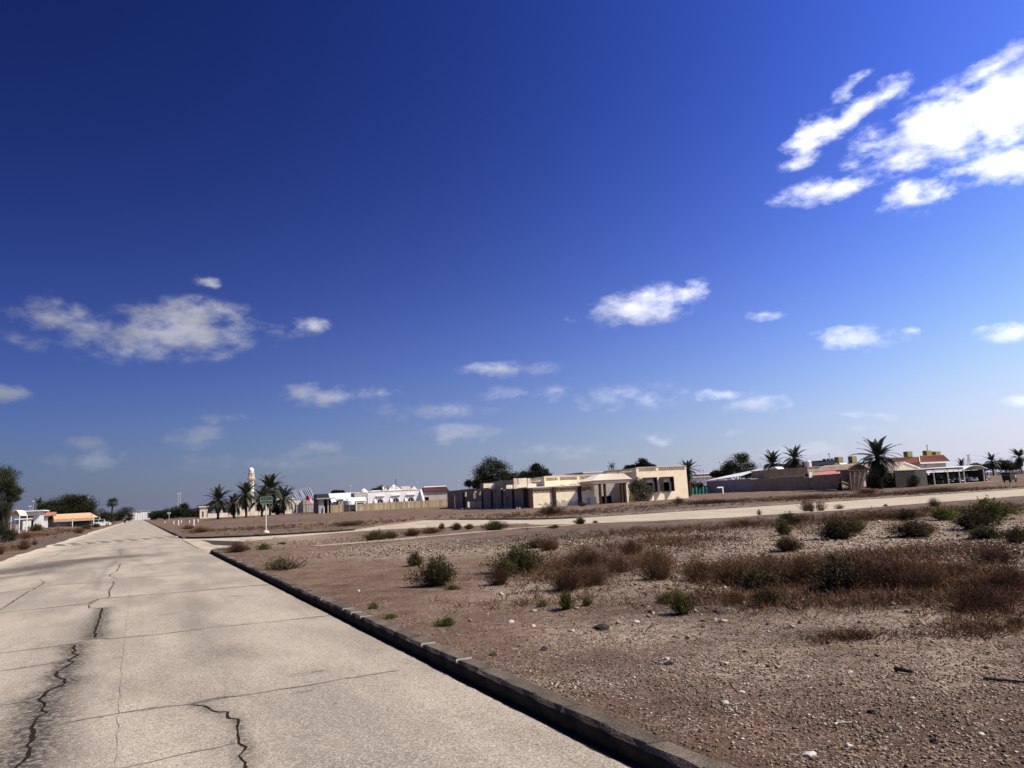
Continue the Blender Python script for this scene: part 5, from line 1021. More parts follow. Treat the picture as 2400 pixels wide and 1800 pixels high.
def far_white():
    u = 150; v0 = PU(1367, 1110, u)[0]; v1 = PU(1425, 1110, u)[0]; z = PU(1390, 1107.5, u)[1]; t = Thing('far_building', 'far white flat building with dark slit windows behind the porch roof', 'building', v0, u, .45)
    hol = [(v0 + (v1 - v0) * a, v0 + (v1 - v0) * b, z - 1.0, z - .55) for a, b in ((.12, .35), (.45, .62), (.72, .9))]; w = t.part('wall', MB().wallu(v0, v1, .2, z, u, u + .3, hol), WHITE); t.part('core', MB().box(v0 + .01, v1 - .01, u + .32, u + 8, .2, z - .15), WHITE)
    for h in hol: t.part('window', MB().box(h[0] + .001, h[1] - .001, u + .18, u + .2, h[2] + .001, h[3] - .001), GLASS, w)
    t.part('roof_lip', MB().box(v0 - .2, v1 + .2, u - .2, u + 8, z, z + .15), WHITE)
far_white()

# ------------------------------------------------------------------ neighbour compound right of the ruin
def neighbour():
    V0 = 98.0
    # tin-roofed shed
    ua, ub = PV(1760, 1130, V0)[0], PV(1656, 1130, V0)[0]; A = PV(1656, 1127, V0); B = PV(1736, 1116, V0)
    t = Thing('tin_shed', 'low grey shed under a sloping bright white tin roof', 'shed', V0, ua, .3); t.part('wall', MB().box(V0, V0 + 5, ua, ub, -.2, A[1] - .1), GREYW)
    n = 14; rf = MB().add([(V0 - .25, ub + .2, A[1] - .05), (V0 - .25, B[0], B[1] - .05), (V0 + 5.2, B[0], B[1] + 1.15), (V0 + 5.2, ub + .2, A[1] + .75), (V0 - .25, ub + .2, A[1] + .02), (V0 - .25, B[0], B[1] + .02), (V0 + 5.2, B[0], B[1] + 1.22), (V0 + 5.2, ub + .2, A[1] + .82)], [(3, 2, 1, 0), (4, 5, 6, 7), (0, 1, 5, 4), (1, 2, 6, 5), (2, 3, 7, 6), (3, 0, 4, 7)])
    t.part('tin_roof', rf, WHITE2); t.part('gable_frame', MB().path([(V0 - .2, B[0], B[1]), (V0 - .2, B[0] - 1.5, B[1] - .1), (V0 - .2, B[0] - 4, A[1] + .1)], [.06, .06, .06], 5).tube((V0 - .2, B[0] - 1.5, B[1]), (V0 - .2, ua, A[1] + .1), .05), DSTEEL)
    # long plain wall
    uw0 = PV(1990, 1120, V0)[0]; zt = PV(1830, 1119, V0)[1]; t = Thing('boundary_wall', 'long brown block wall in shade with an air conditioner on it', 'wall', V0, uw0, 0.1); t.part('wall', MB().box(V0, V0 + .25, uw0, ua - .01, -.2, zt), BROWNW)
    for k in range(1, 8): uu = uw0 + (ua - uw0) * k / 8; t.part('pier', MB().box(V0 - .08, V0 - .001, uu - .14, uu + .14, -.2, zt - .02), BROWNW)
    t.part('pipe', MB().tube((V0 - .08, PV(1803, 1119, V0)[0], zt + .05), (V0 - .08, PV(1893, 1113, V0)[0], zt + .12), .06, .06, 6), STEEL)
    uac = PV(1898, 1112, V0)[0]; t2 = Thing('air_conditioner', 'air conditioner box with round fan grille on the brown wall', 'air conditioner', V0, uac, zt); mb = MB().box(V0 - .75, V0 - .02, uac - .55, uac + .55, zt - .35, zt + .5); t2.part('casing', mb, TANK)
    ring = MB(); ring.v = []; ring.lathe([(.30, 0), (.30, .03), (.02, .03)], 0, 0, 14); ring.v = [(V0 - .79 + p[2], uac + p[0], zt + .08 + p[1]) for p in ring.v]; t2.part('fan_grille', ring, DSTEEL); t2.part('bracket', MB().box(V0 - .7, V0 + .05, uac - .4, uac - .34, zt - .42, zt - .351).box(V0 - .7, V0 + .05, uac + .34, uac + .4, zt - .42, zt - .351), DSTEEL)
    # upper house behind the wall
    VB = 101; U0, U1 = PV(1893, 1105, VB)[0], PV(1760, 1105, VB)[0]; z0 = PV(1800, 1103, VB)[1]; t = Thing('neighbour_house', 'brown flat-roofed house rising behind the long block wall', 'house', VB, U0, .3); t.part('wall', MB().box(VB, VB + 9, U0, U1, -.1, z0), BROWNW); t.part('parapet', MB().box(VB - .1, VB + 9.1, U0 - .1, U1 + .1, z0, z0 + .12), BROWNW)
    c0 = PV(1872, 1098, VB)[0]; t.part('stair_head', MB().box(VB + .02, VB + 3, U0 + .01, c0, z0 + .121, PV(1880, 1096, VB)[1]), BROWNW)
    zs = PV(1880, 1096, VB)[1]; um = (U0 + c0) / 2; tk = MB().lathe([(.55, zs), (.58, zs + .1), (.58, zs + .95), (.5, zs + 1.05), (.18, zs + 1.12), (.18, zs + 1.18)], VB + 1.2, um, 16); tt = Thing('water_tank', 'white ribbed water tank on the roof beside the palms', 'water tank', VB + 1.2, um, zs); tt.part('tank', tk, TANK); 
    for k in range(4): tt.part('rib', MB().lathe([(.581, zs + .2 + .2 * k), (.605, zs + .23 + .2 * k), (.581, zs + .26 + .2 * k)], VB + 1.2, um, 16), TANK)
    for k, (x, y, w) in enumerate(((1820, 1098.5, 18), (1970, 1090, 22))):
        vv = VB + 2; p = PV(x, y, vv); s = w * p[0] / 900 * .5; o = Thing('roof_cover', ('crumpled white sheet on the brown roof near the tree' if k == 0 else 'white cover heaped on the roof by the olive coolers'), 'roof cover', vv, p[0], p[1]); mb = MB(); n = 8
        prof = [(s * math.cos(math.pi * i / n), .12 + .45 * math.sin(math.pi * i / n) * (1 + .2 * (i % 2))) for i in range(n + 1)]; mb.ext([(p[0] + a, p[1] - .3 + b) for a, b in prof] + [(p[0] - s, p[1] - .5), (p[0] + s, p[1] - .5)], vv - .8, vv + .8, 'x'); o.part('sheet', mb, WHITE2)
    # pink corrugated lean-to
    u0, u1 = PV(1990, 1105, V0)[0], PV(1906, 1105, V0)[0]; zl = PV(1940, 1112, V0)[1]; t = Thing('pink_lean_to', 'lean-to with a pink corrugated roof beside the drape shed', 'lean-to', V0, u0, .1); n = 46; mb = MB(); V = []; F = []
    for i in range(n + 1):
        uu = u0 + (u1 - u0) * i / n; dz = .05 * (i % 2); V += [(V0 - .5, uu, zl + dz), (V0 + 2.6, uu, zl + .62 + dz)]
        if i: k = 2 * i; F.append((k - 2, k, k + 1, k - 1))
    t.part('roof_sheet', MB().add(V, F), PINK); t.part('wall', MB().box(V0 - .3, V0 - .02, u0 + .05, u1 - .05, -.2, zl - .04), BROWNW); t.part('rafter', MB().box(V0 - .45, V0 + 2.5, u0 - .06, u0 - .001, zl - .1, zl + .1), DSTEEL)
    # pinkish parapet house behind, navy sheds, olive coolers
    VB2 = 108; a, b = PV(1950, 1095, VB2)[0], PV(1893, 1095, VB2)[0]; zz = PV(1920, 1094, VB2)[1]; t = Thing('low_house', 'low dull brown house with a pale end wall behind the pink lean-to', 'house', VB2, a, .2); t.part('wall', MB().box(VB2, VB2 + 6, a - 3, b + 4, 0, zz), BROWNW); 
    p = PU(1988, 1090, a - 3.2); q = PU(2035, 1100, a - 3.2); t.part('end_wall', MB().box(p[0], q[0], a - 3.5, a - 3.01, 0, p[1]), mat('pinkish_plaster', (.55, .42, .36), (.42, .31, .27), scale=2))
    U4 = 135; v0, v1 = PU(1886, 1085, U4)[0], PU(1966, 1085, U4)[0]; zb_, zn = PU(1920, 1093, U4)[1], PU(1900, 1083, U4)[1]; t = Thing('navy_roofed_hall', 'long dark navy sheet-roofed hall behind the palms', 'hall', v0, U4, .45); t.part('wall', MB().box(v0, v1, U4, U4 + 8, .2, zb_), BROWNW); t.part('fascia', MB().box(v0 - .3, v1, U4 - .3, U4 + 8, zb_ + .01, zn), BLUE); vm = PU(1932, 1080, U4)[0]; t.part('raised_fascia', MB().box(vm, v1 + .01, U4 - .31, U4 + 7, zn + .001, PU(1945, 1078, U4)[1]), BLUE)
    for k in range(3): x = vm + .6 + k * 1.3; t.part('vent', MB().box(x, x + .5, U4 + .5, U4 + 1, PU(1945, 1078, U4)[1], PU(1945, 1078, U4)[1] + .35), DSTEEL)
    U5 = 118; mains = PU(2000, 1084, U5); v5 = PU(1990, 1085, U5)[0]; v6 = PU(2120, 1080, U5)[0]; t = Thing('rear_villa', 'dark flat-roofed villa carrying olive cooler boxes behind the big palm', 'house', v5, U5, .3); t.part('wall', MB().box(v5, v6, U5, U5 + 8, 0, PU(2000, 1086, U5)[1]), BROWNW); zr = PU(2000, 1086, U5)[1]; t.part('parapet', MB().box(v5 - .1, v6 + .1, U5 - .1, U5 + 8.1, zr, zr + .15), DSTEEL)
    for k, (x, y0, y1, lab) in enumerate(((1971, 1071, 1087, 'olive roof cooler beside the crumpled white cover'), (2003, 1069, 1085, 'olive roof cooler close to the big palm fronds'), (2133, 1058, 1070, 'olive roof cooler between the palm and the tiled roof'), (2178, 1056, 1068, 'olive roof cooler at the foot of the antenna mast'), (2199, 1058, 1068, 'olive roof cooler at the tiled roof ridge'))):
        uu = U5 + .5; A = PU(x - 6.5, y0, uu); B = PU(x + 6.5, y1, uu); t = Thing('roof_cooler', lab, 'air cooler', A[0], uu, B[1]); zc = min(B[1], zr + .15) if k < 2 else B[1]; t.part('casing', MB().box(A[0], B[0], uu, uu + 1.1, zc, A[1]), OLIVE)
        for j in range(3): zq = zc + (A[1] - zc) * (.25 + .25 * j); t.part('louvre', MB().box(A[0] + .1, B[0] - .1, uu - .02, uu - .001, zq, zq + .06), OLIVE)
        if k >= 2: t.part('stand', MB().box(A[0] + .1, B[0] - .1, uu + .05, uu + 1, zr - 1.5, zc - .001), DSTEEL)
neighbour()
def goal_post():
    v, u, z = G(1692, 1157.5); p = PU(1684, 1142, u); q = PU(1693, 1142, u); t = Thing('pipe_frame', 'white L-shaped pipe frame standing before the grey shed', 'pipe frame', q[0], u, z); t.part('post', MB().box(q[0] - .09, q[0] + .12, u - .1, u + .1, z - .1, q[1] - .101), WHITE); t.part('crossbar', MB().box(p[0] - .35, q[0] + .12, u - .1, u + .1, q[1] - .1, q[1] + .1), WHITE)
goal_post()
def netting():
    u = 113; A = PU(1616, 1143, u); B = PU(1656, 1143, u); z = float(height(A[0], u)); t = Thing('green_netting', 'torn green shade netting strung beside the ruin', 'netting', A[0], u, z); n = 26; rng = random.Random(4); V = []; F = []
    for i in range(n + 1):
        x = A[0] + (B[0] + .3 - A[0]) * i / n; y = u + .12 * math.sin(i * 1.3); top = A[1] + .12 * math.sin(i * .7) - (.5 if 12 <= i <= 14 else 0); V += [(x, y, z - .05), (x, y + .04 * math.sin(i * 2.1), (z + top) / 2), (x, y, top)]
        if i: k = 3 * i; F += [(k - 3, k, k + 1, k - 2), (k - 2, k + 1, k + 2, k - 1)]
    t.part('net', MB().add(V, F), GREEN_NET)
    for f in (0, .33, .55, 1): x = A[0] + (B[0] - A[0]) * f; t.part('stake', MB().tube((x, u + .2, z - .1), (x, u + .2, A[1] + .1), .03), DSTEEL)
netting()
def drape_shed():
    u = 79.2; A = PU(1988, 1102, u); B = PU(2034, 1104, u); z = float(height(A[0], u)); zt = A[1]; t = Thing('drape_shed', 'open shed closed by a tied grey drape under an arched truss', 'shed', A[0], u, z); n = 40; V = []; F = []
    for i in range(n + 1):
        q = i / n; xt = A[0] + (B[0] - A[0]) * q; xb = A[0] + (B[0] - A[0]) * (q * .55 + (.0 if q < .5 else .0)) ; w = .12 * math.sin(i * 1.9)
        for k in range(5): h = k / 4; V.append((xt * h + xb * (1 - h), u + w * (1 - .3 * h), z - .05 + (zt - z) * h))
        if i:
            for k in range(4): a = 5 * i + k; F.append((a - 5, a, a + 1, a - 4))
    t.part('drape', MB().add(V, F), DRAPE); m = (A[0] + B[0]) / 2; h = .85; tr = MB(); pts = [(A[0] - .4, u - .1, zt), (A[0] + .3 * (B[0] - A[0]), u - .1, zt + h * .8), (m, u - .1, zt + h), (B[0] - .3 * (B[0] - A[0]), u - .1, zt + h * .7), (B[0] + .5, u - .1, zt - .1)]; tr.path(pts, [.06] * 5, 6); tr.tube((A[0] - .3, u - .1, zt - .1), (B[0] + .4, u - .1, zt - .1), .05)
    for i in range(5): x = A[0] + (B[0] - A[0]) * i / 5; tr.tube((x, u - .1, zt - .1), (x + .5, u - .1, zt + h * .75), .035)
    t.part('truss', tr, DSTEEL); t.part('roof', MB().ext([(p[0], p[2] + .05) for p in pts] + [(p[0], p[2] + .11) for p in reversed(pts)], u, u + 6, 'y'), BROWNW); t.part('back_panel', MB().box(A[0] - .2, B[0] + .3, u + 1.2, u + 1.3, z - .1, zt + .1), BROWNW)
    for x in (A[0] - .3, B[0] + .3): t.part('post', MB().tube((x, u, z - .1), (x, u, zt), .06), DSTEEL)
drape_shed()
def barrel_tiles(t, parent, pl, nr, nc, m):
    """rows of rounded tiles on the sloping quad pl = [eave0, eave1, ridge1, ridge0]"""
    E0, E1, R1, R0 = [np.array(p, float) for p in pl]; nrm = np.cross(E1 - E0, R0 - E0); nrm /= np.linalg.norm(nrm)
    if nrm[2] < 0: nrm = -nrm
    for r in range(nr):
        mb = MB()
        for c in range(nc):
            def P(a, b, h): return tuple((E0 + (E1 - E0) * a) * (1 - b) + (R0 + (R1 - R0) * a) * b + nrm * h)
            a0, a1 = c / nc, (c + .96) / nc; b0, b1 = r / nr, (r + 1.02) / nr; am = (a0 + a1) / 2; mb.add([P(a0, b0, .04), P(am, b0, .12), P(a1, b0, .04), P(a0, min(b1, 1), .005), P(am, min(b1, 1), .07), P(a1, min(b1, 1), .005)], [(0, 1, 4, 3), (1, 2, 5, 4), (0, 2, 1)])
        t.part('tile_row', mb, m, parent, kind='stuff')
def tiled_house():
    # red hip roof beside the car shelter
    u = 92; e0 = PU(2156, 1085, u); e1 = PU(2227, 1079.5, u); r0 = PU(2154, 1071, u + 3.5); r1 = PU(2212, 1066.5, u + 3.5); ze = (e0[1] + e1[1]) / 2; zr = (r0[1] + r1[1]) / 2; z = .2; d = 7.0
    t = Thing('tiled_villa', 'beige villa with a red tiled hip roof behind the car shelter', 'house', e0[0], u, z); w0, w1 = e0[0] + .5, e1[0] - .6; m = (w0 + w1) / 2
    arch = [(w0 + (w1 - w0) * .33, w0 + (w1 - w0) * .43, .2, ze - 1.6)]; t.part('wall', MB().wallu(w0, w1, 0, ze, u + .5, u + .8, arch), CREAM2); t.part('wall', MB().box(w0 + .001, w1 - .001, u + .8, u + d, 0, ze - .01), CREAM2); t.part('porch_panel', MB().box(w0 + (w1 - w0) * .25, w0 + (w1 - w0) * .5, u + .38, u + .499, ze - 1.0, ze - .05), CREAM)
    rf = MB().add([(e0[0], u, ze), (e1[0], u, ze), (r1[0], u + 3.5, zr), (r0[0], u + 3.5, zr), (e1[0], u + d, ze), (e0[0], u + d, ze)], [(0, 1, 2, 3), (1, 4, 2), (4, 5, 3, 2), (5, 0, 3), (0, 5, 4, 1)]); r = t.part('roof', rf, TILE); barrel_tiles(t, r, [(e0[0], u - .02, ze), (e1[0], u - .02, ze), (r1[0], u + 3.48, zr), (r0[0], u + 3.48, zr)], 6, 22, TILE); t.part('fascia', MB().box(e0[0], e1[0], u - .06, u + .1, ze - .28, ze - .002), WHITE)
    t.part('ridge_cap', MB().tube((r0[0], u + 3.5, zr + .03), (r1[0], u + 3.5, zr + .03), .11, .11, 6), TILE, r); t.part('hip_cap', MB().tube((e0[0], u, ze + .05), (r0[0], u + 3.5, zr + .05), .09, .09, 6), CREAM2, r)
    # dark side roof slope facing left, between palm and hip roof
    v0 = e0[0]; A = PV(2155, 1083, v0); pu0 = PU(2090, 1092, u + 6); pu1 = PU(2150, 1086, u + 6); q0 = PU(2090, 1073, u + 9); q1 = PU(2152, 1071, u + 9); t.part('wing_wall', MB().box(pu0[0], pu1[0], u + 6.5, u + 12, 0, pu0[1]), BROWNW); sl = [(pu0[0] - .3, u + 6, pu0[1]), (pu1[0] + .6, u + 6, pu1[1]), (q1[0] + .3, u + 9, q1[1]), (q0[0], u + 9, q0[1])]; wr = t.part('wing_roof', MB().add(sl + [(pu0[0] - .3, u + 12, pu0[1]), (pu1[0] + .6, u + 12, pu1[1])], [(0, 1, 2, 3), (1, 5, 2), (5, 4, 3, 2), (4, 0, 3), (0, 4, 5, 1)]), mat('old_dark_tile', (.10, .045, .038), (.055, .028, .025), scale=4)); barrel_tiles(t, wr, sl, 6, 20, mat('old_dark_tile', (.1, .05, .04)))
    # antenna mast
    b = PU(2174, 1060, 119); tp = PU(2171, 1043, 119); o = Thing('antenna_mast', 'thin antenna mast on the villa roof by the tiled hip roof', 'mast', b[0], 119, b[1]); o.part('mast', MB().tube((b[0], 119, b[1] - 1.2), (b[0] + .05, 119, tp[1]), .07), DSTEEL); o.part('crossarm', MB().tube((b[0] - .3, 119, tp[1] - .1), (b[0] + .35, 119, tp[1]), .05), DSTEEL)
    # pale gabled outhouse before it
    u2 = 82; g0 = PU(2103, 1103, u2); g1 = PU(2152, 1098, u2); gm = PU(2117, 1083, u2); t = Thing('gabled_outhouse', 'pale green gabled outhouse half hidden behind the big palm', 'outhouse', g0[0], u2, .1); t.part('gable_wall', MB().ext([(g0[0], -.1), (g1[0], -.1), (g1[0], g1[1] + .1), (gm[0], gm[1] - .1), (g0[0], g0[1] + .3)], u2, u2 + .25, 'y'), mat('pale_green_render', (.50, .49, .36), (.40, .39, .28), scale=1.5))
    t.part('verge', MB().ext([(gm[0], gm[1] - .1), (g1[0] + .3, g1[1]), (g1[0] + .3, g1[1] + .14), (gm[0], gm[1] + .06)], u2 - .15, u2 + 6, 'y'), TILE_PALE); t.part('verge', MB().ext([(g0[0] - 1.2, g0[1] - .1), (gm[0], gm[1] - .1), (gm[0], gm[1] + .06), (g0[0] - 1.2, g0[1] + .06)], u2 - .14, u2 + 6, 'y'), mat('pinkish_plaster', (.55, .42, .36)))
tiled_house()

# ------------------------------------------------------------------ cars
def car(name, label, v, u, z, yaw, col, L=4.6, Wd=1.82, Hh=1.55, suv=False):
    """yaw: direction of the nose measured from +v"""
    t = Thing(name, label, 'car', v, u, z, rz=yaw); t.local = True; m = mat('paint_' + col, *{'white': ((.72, .72, .71), (.68, .68, .67)), 'silver': ((.42, .43, .45), (.36, .37, .39)), 'dark': ((.035, .037, .042), (.028, .03, .034)), 'blue': ((.04, .055, .11), (.03, .04, .085))}[col], rough=.25, spec=.5)
    h = L / 2; w = Wd / 2; low = [(-h, .38), (-h + .06, .25), (-h + .55, .22), (h - .5, .22), (h - .04, .28), (h, .52), (h - .08, .68), (h - .95, .86 if not suv else .98), (h - 1.15, .92 if not suv else 1.04), (-h + .5, .95 if not suv else 1.06), (-h + .08, .9), (-h - .02, .6)]
    n = len(low); V = []
    for s, ins in ((-1, 0), (1, 0)): V += [(x, s * (w - (.05 if z_ > .7 else 0) - (.1 if abs(x) > h - .3 else 0)), z_) for x, z_ in low]
    F = [tuple(range(n - 1, -1, -1)), tuple(range(n, 2 * n))] + [(i, (i + 1) % n, n + (i + 1) % n, n + i) for i in range(n)]; b = t.part('body', MB().add(V, F), m)
    zc = .93 if not suv else 1.05; rx0, rx1 = (-h + .35, h - 1.25); tx0, tx1 = (-h + (.75 if not suv else .45), h - 1.95)
    cab = [(rx0, zc), (rx1, zc), (tx1, Hh - .06), (tx0, Hh - .06)]; V = []
    for s in (-1, 1): V += [(x, s * (w - .1 if z_ < Hh - .1 else w - .26), z_) for x, z_ in cab]
    t.part('glasshouse', MB().add(V, [(3, 2, 1, 0), (4, 5, 6, 7), (0, 1, 5, 4), (1, 2, 6, 5), (2, 3, 7, 6), (3, 0, 4, 7)]), GLASS); t.part('roof', MB().ext([(tx0 - .1, Hh - .08), (tx1 + .12, Hh - .09), (tx1 - .1, Hh - .005), (tx0 + .1, Hh)], -(w - .26), w - .26, 'y'), m)
    for s in (-1, 1):
        for x in ((rx0 + tx0) / 2 + .05, (rx0 + rx1) / 2, (rx1 + tx1) / 2 + .15):
            t.part('pillar', MB().tube((x + (.15 if x < 0 else .05), s * (w - .095), zc - .03), (x * .82, s * (w - .25), Hh - .05), .045, .035, 5), m)
        for x in (-h + .85, h - .85):
            wh = MB().lathe([(.34, -.11), (.36, -.08), (.36, .08), (.34, .11), (.2, .115)], 0, 0, 18); wh.v = [(x + p[0], s * (w - .1) + p[2], .36 + p[1]) for p in wh.v]; o = t.part('wheel', wh, mat('tyre', (.02, .02, .02), (.015, .015, .015))); rm = MB().lathe([(.2, -.12), (.21, .12), (.05, .125)], 0, 0, 12); rm.v = [(x + p[0], s * (w - .1) + p[2] * 1.04, .36 + p[1]) for p in rm.v]; t.part('rim', rm, STEEL, o)
        t.part('headlight', MB().box(h - .16, h - .015, s * (w - .5), s * (w - .12), .60, .74), TANK); t.part('tail_light', MB().box(-h - .03, -h + .06, s * (w - .42), s * (w - .12), .66, .84), mat('tail_red', (.3, .02, .02), (.25, .015, .015), rough=.3)); t.part('mirror', MB().box(h - 1.75, h - 1.6, s * (w - .04), s * (w + .14), zc + .02, zc + .16), m)
    t.part('bumper', MB().box(h - .06, h + .05, -w + .12, w - .12, .30, .46), m if col != 'white' else mat('bumper', (.06, .06, .06), (.05, .05, .05))); t.part('number_plate', MB().box(h + .051, h + .06, -.26, .26, .34, .44), WHITE); t.part('grille', MB().box(h - .02, h + .02, -.45, .45, .52, .64), DSTEEL)
    return t
def car_shelter():
    # flat canopy on posts, then a barrel-vaulted one beside it
    u = 74.5; z = float(height(104, u)); v0 = PU(2172, 1120, u)[0]; v1 = PU(2258, 1120, u)[0]; v2 = PU(2315, 1120, u)[0]; zt = PU(2215, 1100.5, u)[1]; d = 9.5
    t = Thing('flat_car_shelter', 'flat car shelter with a row of white roof panels on thin posts', 'car shelter', v0, u, z); t.part('beam', MB().box(v0, v1, u - .12, u + .02, zt - .02, zt + .24), DSTEEL)
    n = 4
    for i in range(n): a = v0 + (v1 - v0) * i / n; b = v0 + (v1 - v0) * (i + .93) / n; t.part('roof_panel', MB().add([(a, u - .05, zt - .36), (b, u - .05, zt - .36), (b, u + d, zt + .12), (a, u + d, zt + .12), (a, u - .05, zt - .08), (b, u - .05, zt - .08), (b, u + d, zt + .17), (a, u + d, zt + .17)], [(3, 2, 1, 0), (4, 5, 6, 7), (0, 1, 5, 4), (1, 2, 6, 5), (2, 3, 7, 6), (3, 0, 4, 7)]), WHITE2)
    for px in (2189, 2222, 2249): x = PU(px, 1120, u)[0]; t.part('post', MB().tube((x, u, z - .1), (x, u, zt), .09, .09, 8), STEEL)
    t.part('rear_screen', MB().box(v0 - 1, v1 + .2, u + d, u + d + .1, z - .1, zt), CORR)
    zc = PU(2314, 1099.5, u)[1]; rise = PU(2288, 1090, u)[1] - zc; t = Thing('vaulted_car_shelter', 'car shelter under a white barrel-vaulted roof', 'car shelter', v1, u, z); n = 14; arc = [(v1 + (v2 - v1) * i / n, zc + rise * math.sin(math.pi * (.04 + .92 * i / n))) for i in range(n + 1)]; t.part('vault_roof', MB().ext(arc + [(x, y - .06) for x, y in reversed(arc)], u - .2, u + d + 1, 'y'), WHITE2)
    for uu in (u, u + d / 2, u + d): t.part('arch_rib', MB().path([(x, uu, y - .1) for x, y in arc], [.05] * len(arc), 5), DSTEEL)
    for x in (v1 + .15, v2 - .9): t.part('post', MB().tube((x, u, z - .1), (x + .1, u, zc + .2), .10, .10, 8), STEEL)
    t.part('rear_screen', MB().box(v1 + .1, v2, u + d + .3, u + d + .4, z - .1, zc), CORR)
    sc = MB(); k = 26
    for i in range(k): uu = u + .3 + (d - .3) * i / k; sc.box(v2 + .02 + .05 * (i % 2), v2 + .06 + .05 * (i % 2), uu, uu + d / k, z - .1, zc - .05)
    t.part('side_screen', sc, CORR)
    # corrugated screen left of the shelter
    s0 = PU(2098, 1120, u)[0]; t = Thing('corrugated_screen', 'tall dark corrugated sheet screen beside the car shelter', 'screen', s0, u, z); n = 44
    for i in range(n): a = s0 + (v0 - s0) * i / n; t.part('sheet_rib', MB().box(a, a + (v0 - s0) / n * .96, u - .03 * (i % 2), u + .05, z - .1, PU(2140, 1101.5, u)[1]), CORR if i < 28 else mat('grey_corrugated', (.13, .12, .112), (.085, .078, .073), scale=2))
    t.part('top_rail', MB().box(s0, v0, u - .08, u + .08, PU(2140, 1101.5, u)[1] + .001, PU(2140, 1101.5, u)[1] + .12), STEEL)
    # apron and cars
    ap = link('shelter_apron', mesh_from('shelter_apron', [W(a, b, float(height(a, b)) + .05) for a, b in ((v0, u - 1.6), (v2 + 1, u - 1.6), (v2 + 1, u + d), (v0, u + d))], [(0, 1, 2, 3)]), None, mat('apron_concrete', (.34, .30, .26), (.26, .23, .2), scale=1)); ap['kind'] = 'structure'
    za = z + .06
    for px, uu, col, lab, suv in ((2210, u + 2.6, 'dark', 'dark car parked deep at the side of the flat shelter', False), (2233, u + 2.2, 'blue', 'blue car parked between the two shelter posts', False), (2262, u + 2.4, 'silver', 'silver car with a bright bonnet parked beside a shelter post', False), (2291, u + 4.6, 'dark', 'dark sport utility car parked under the vaulted roof', True)):
        x = PU(px, 1125, uu)[0]; car('parked_car', lab, x, uu + .8, za, -math.pi / 2, col, Hh=1.5 if not suv else 1.8, suv=suv)
car_shelter()
def skip_bin():
    v, u, z = G(2368, 1131); z = float(height(v, u)); t = Thing('rubbish_skip', 'black wheeled rubbish skip on the verge by the car shelter', 'rubbish skip', v, u, z); a = 1.0; t.part('bin', MB().ext([(v - .72, z + .3), (v + .72, z + .3), (v + .84, z + 1.25), (v - .84, z + 1.25)], u - .55, u + .55, 'y'), DSTEEL); t.part('lid', MB().ext([(v - .842, z + 1.251), (v + .86, z + 1.251), (v + .76, z + 1.38), (v - .76, z + 1.38)], u - .6, u + .6, 'y'), DSTEEL)
    for x in (-.6, .6):
        for y in (-.4, .4): t.part('caster', MB().tube((v + x, u + y, z + .02), (v + x, u + y, z + .3), .1, .1, 8), mat('tyre', (.02, .02, .02)))
    t.part('notice', MB().box(v + .32, v + .6, u - .575, u - .556, z + .65, z + 1.0), STEEL)
    for s in (-1, 1): t.part('lifting_bar', MB().tube((v + s * .86, u - .4, z + 1.05), (v + s * .86, u + .4, z + 1.05), .04), STEEL)
skip_bin()
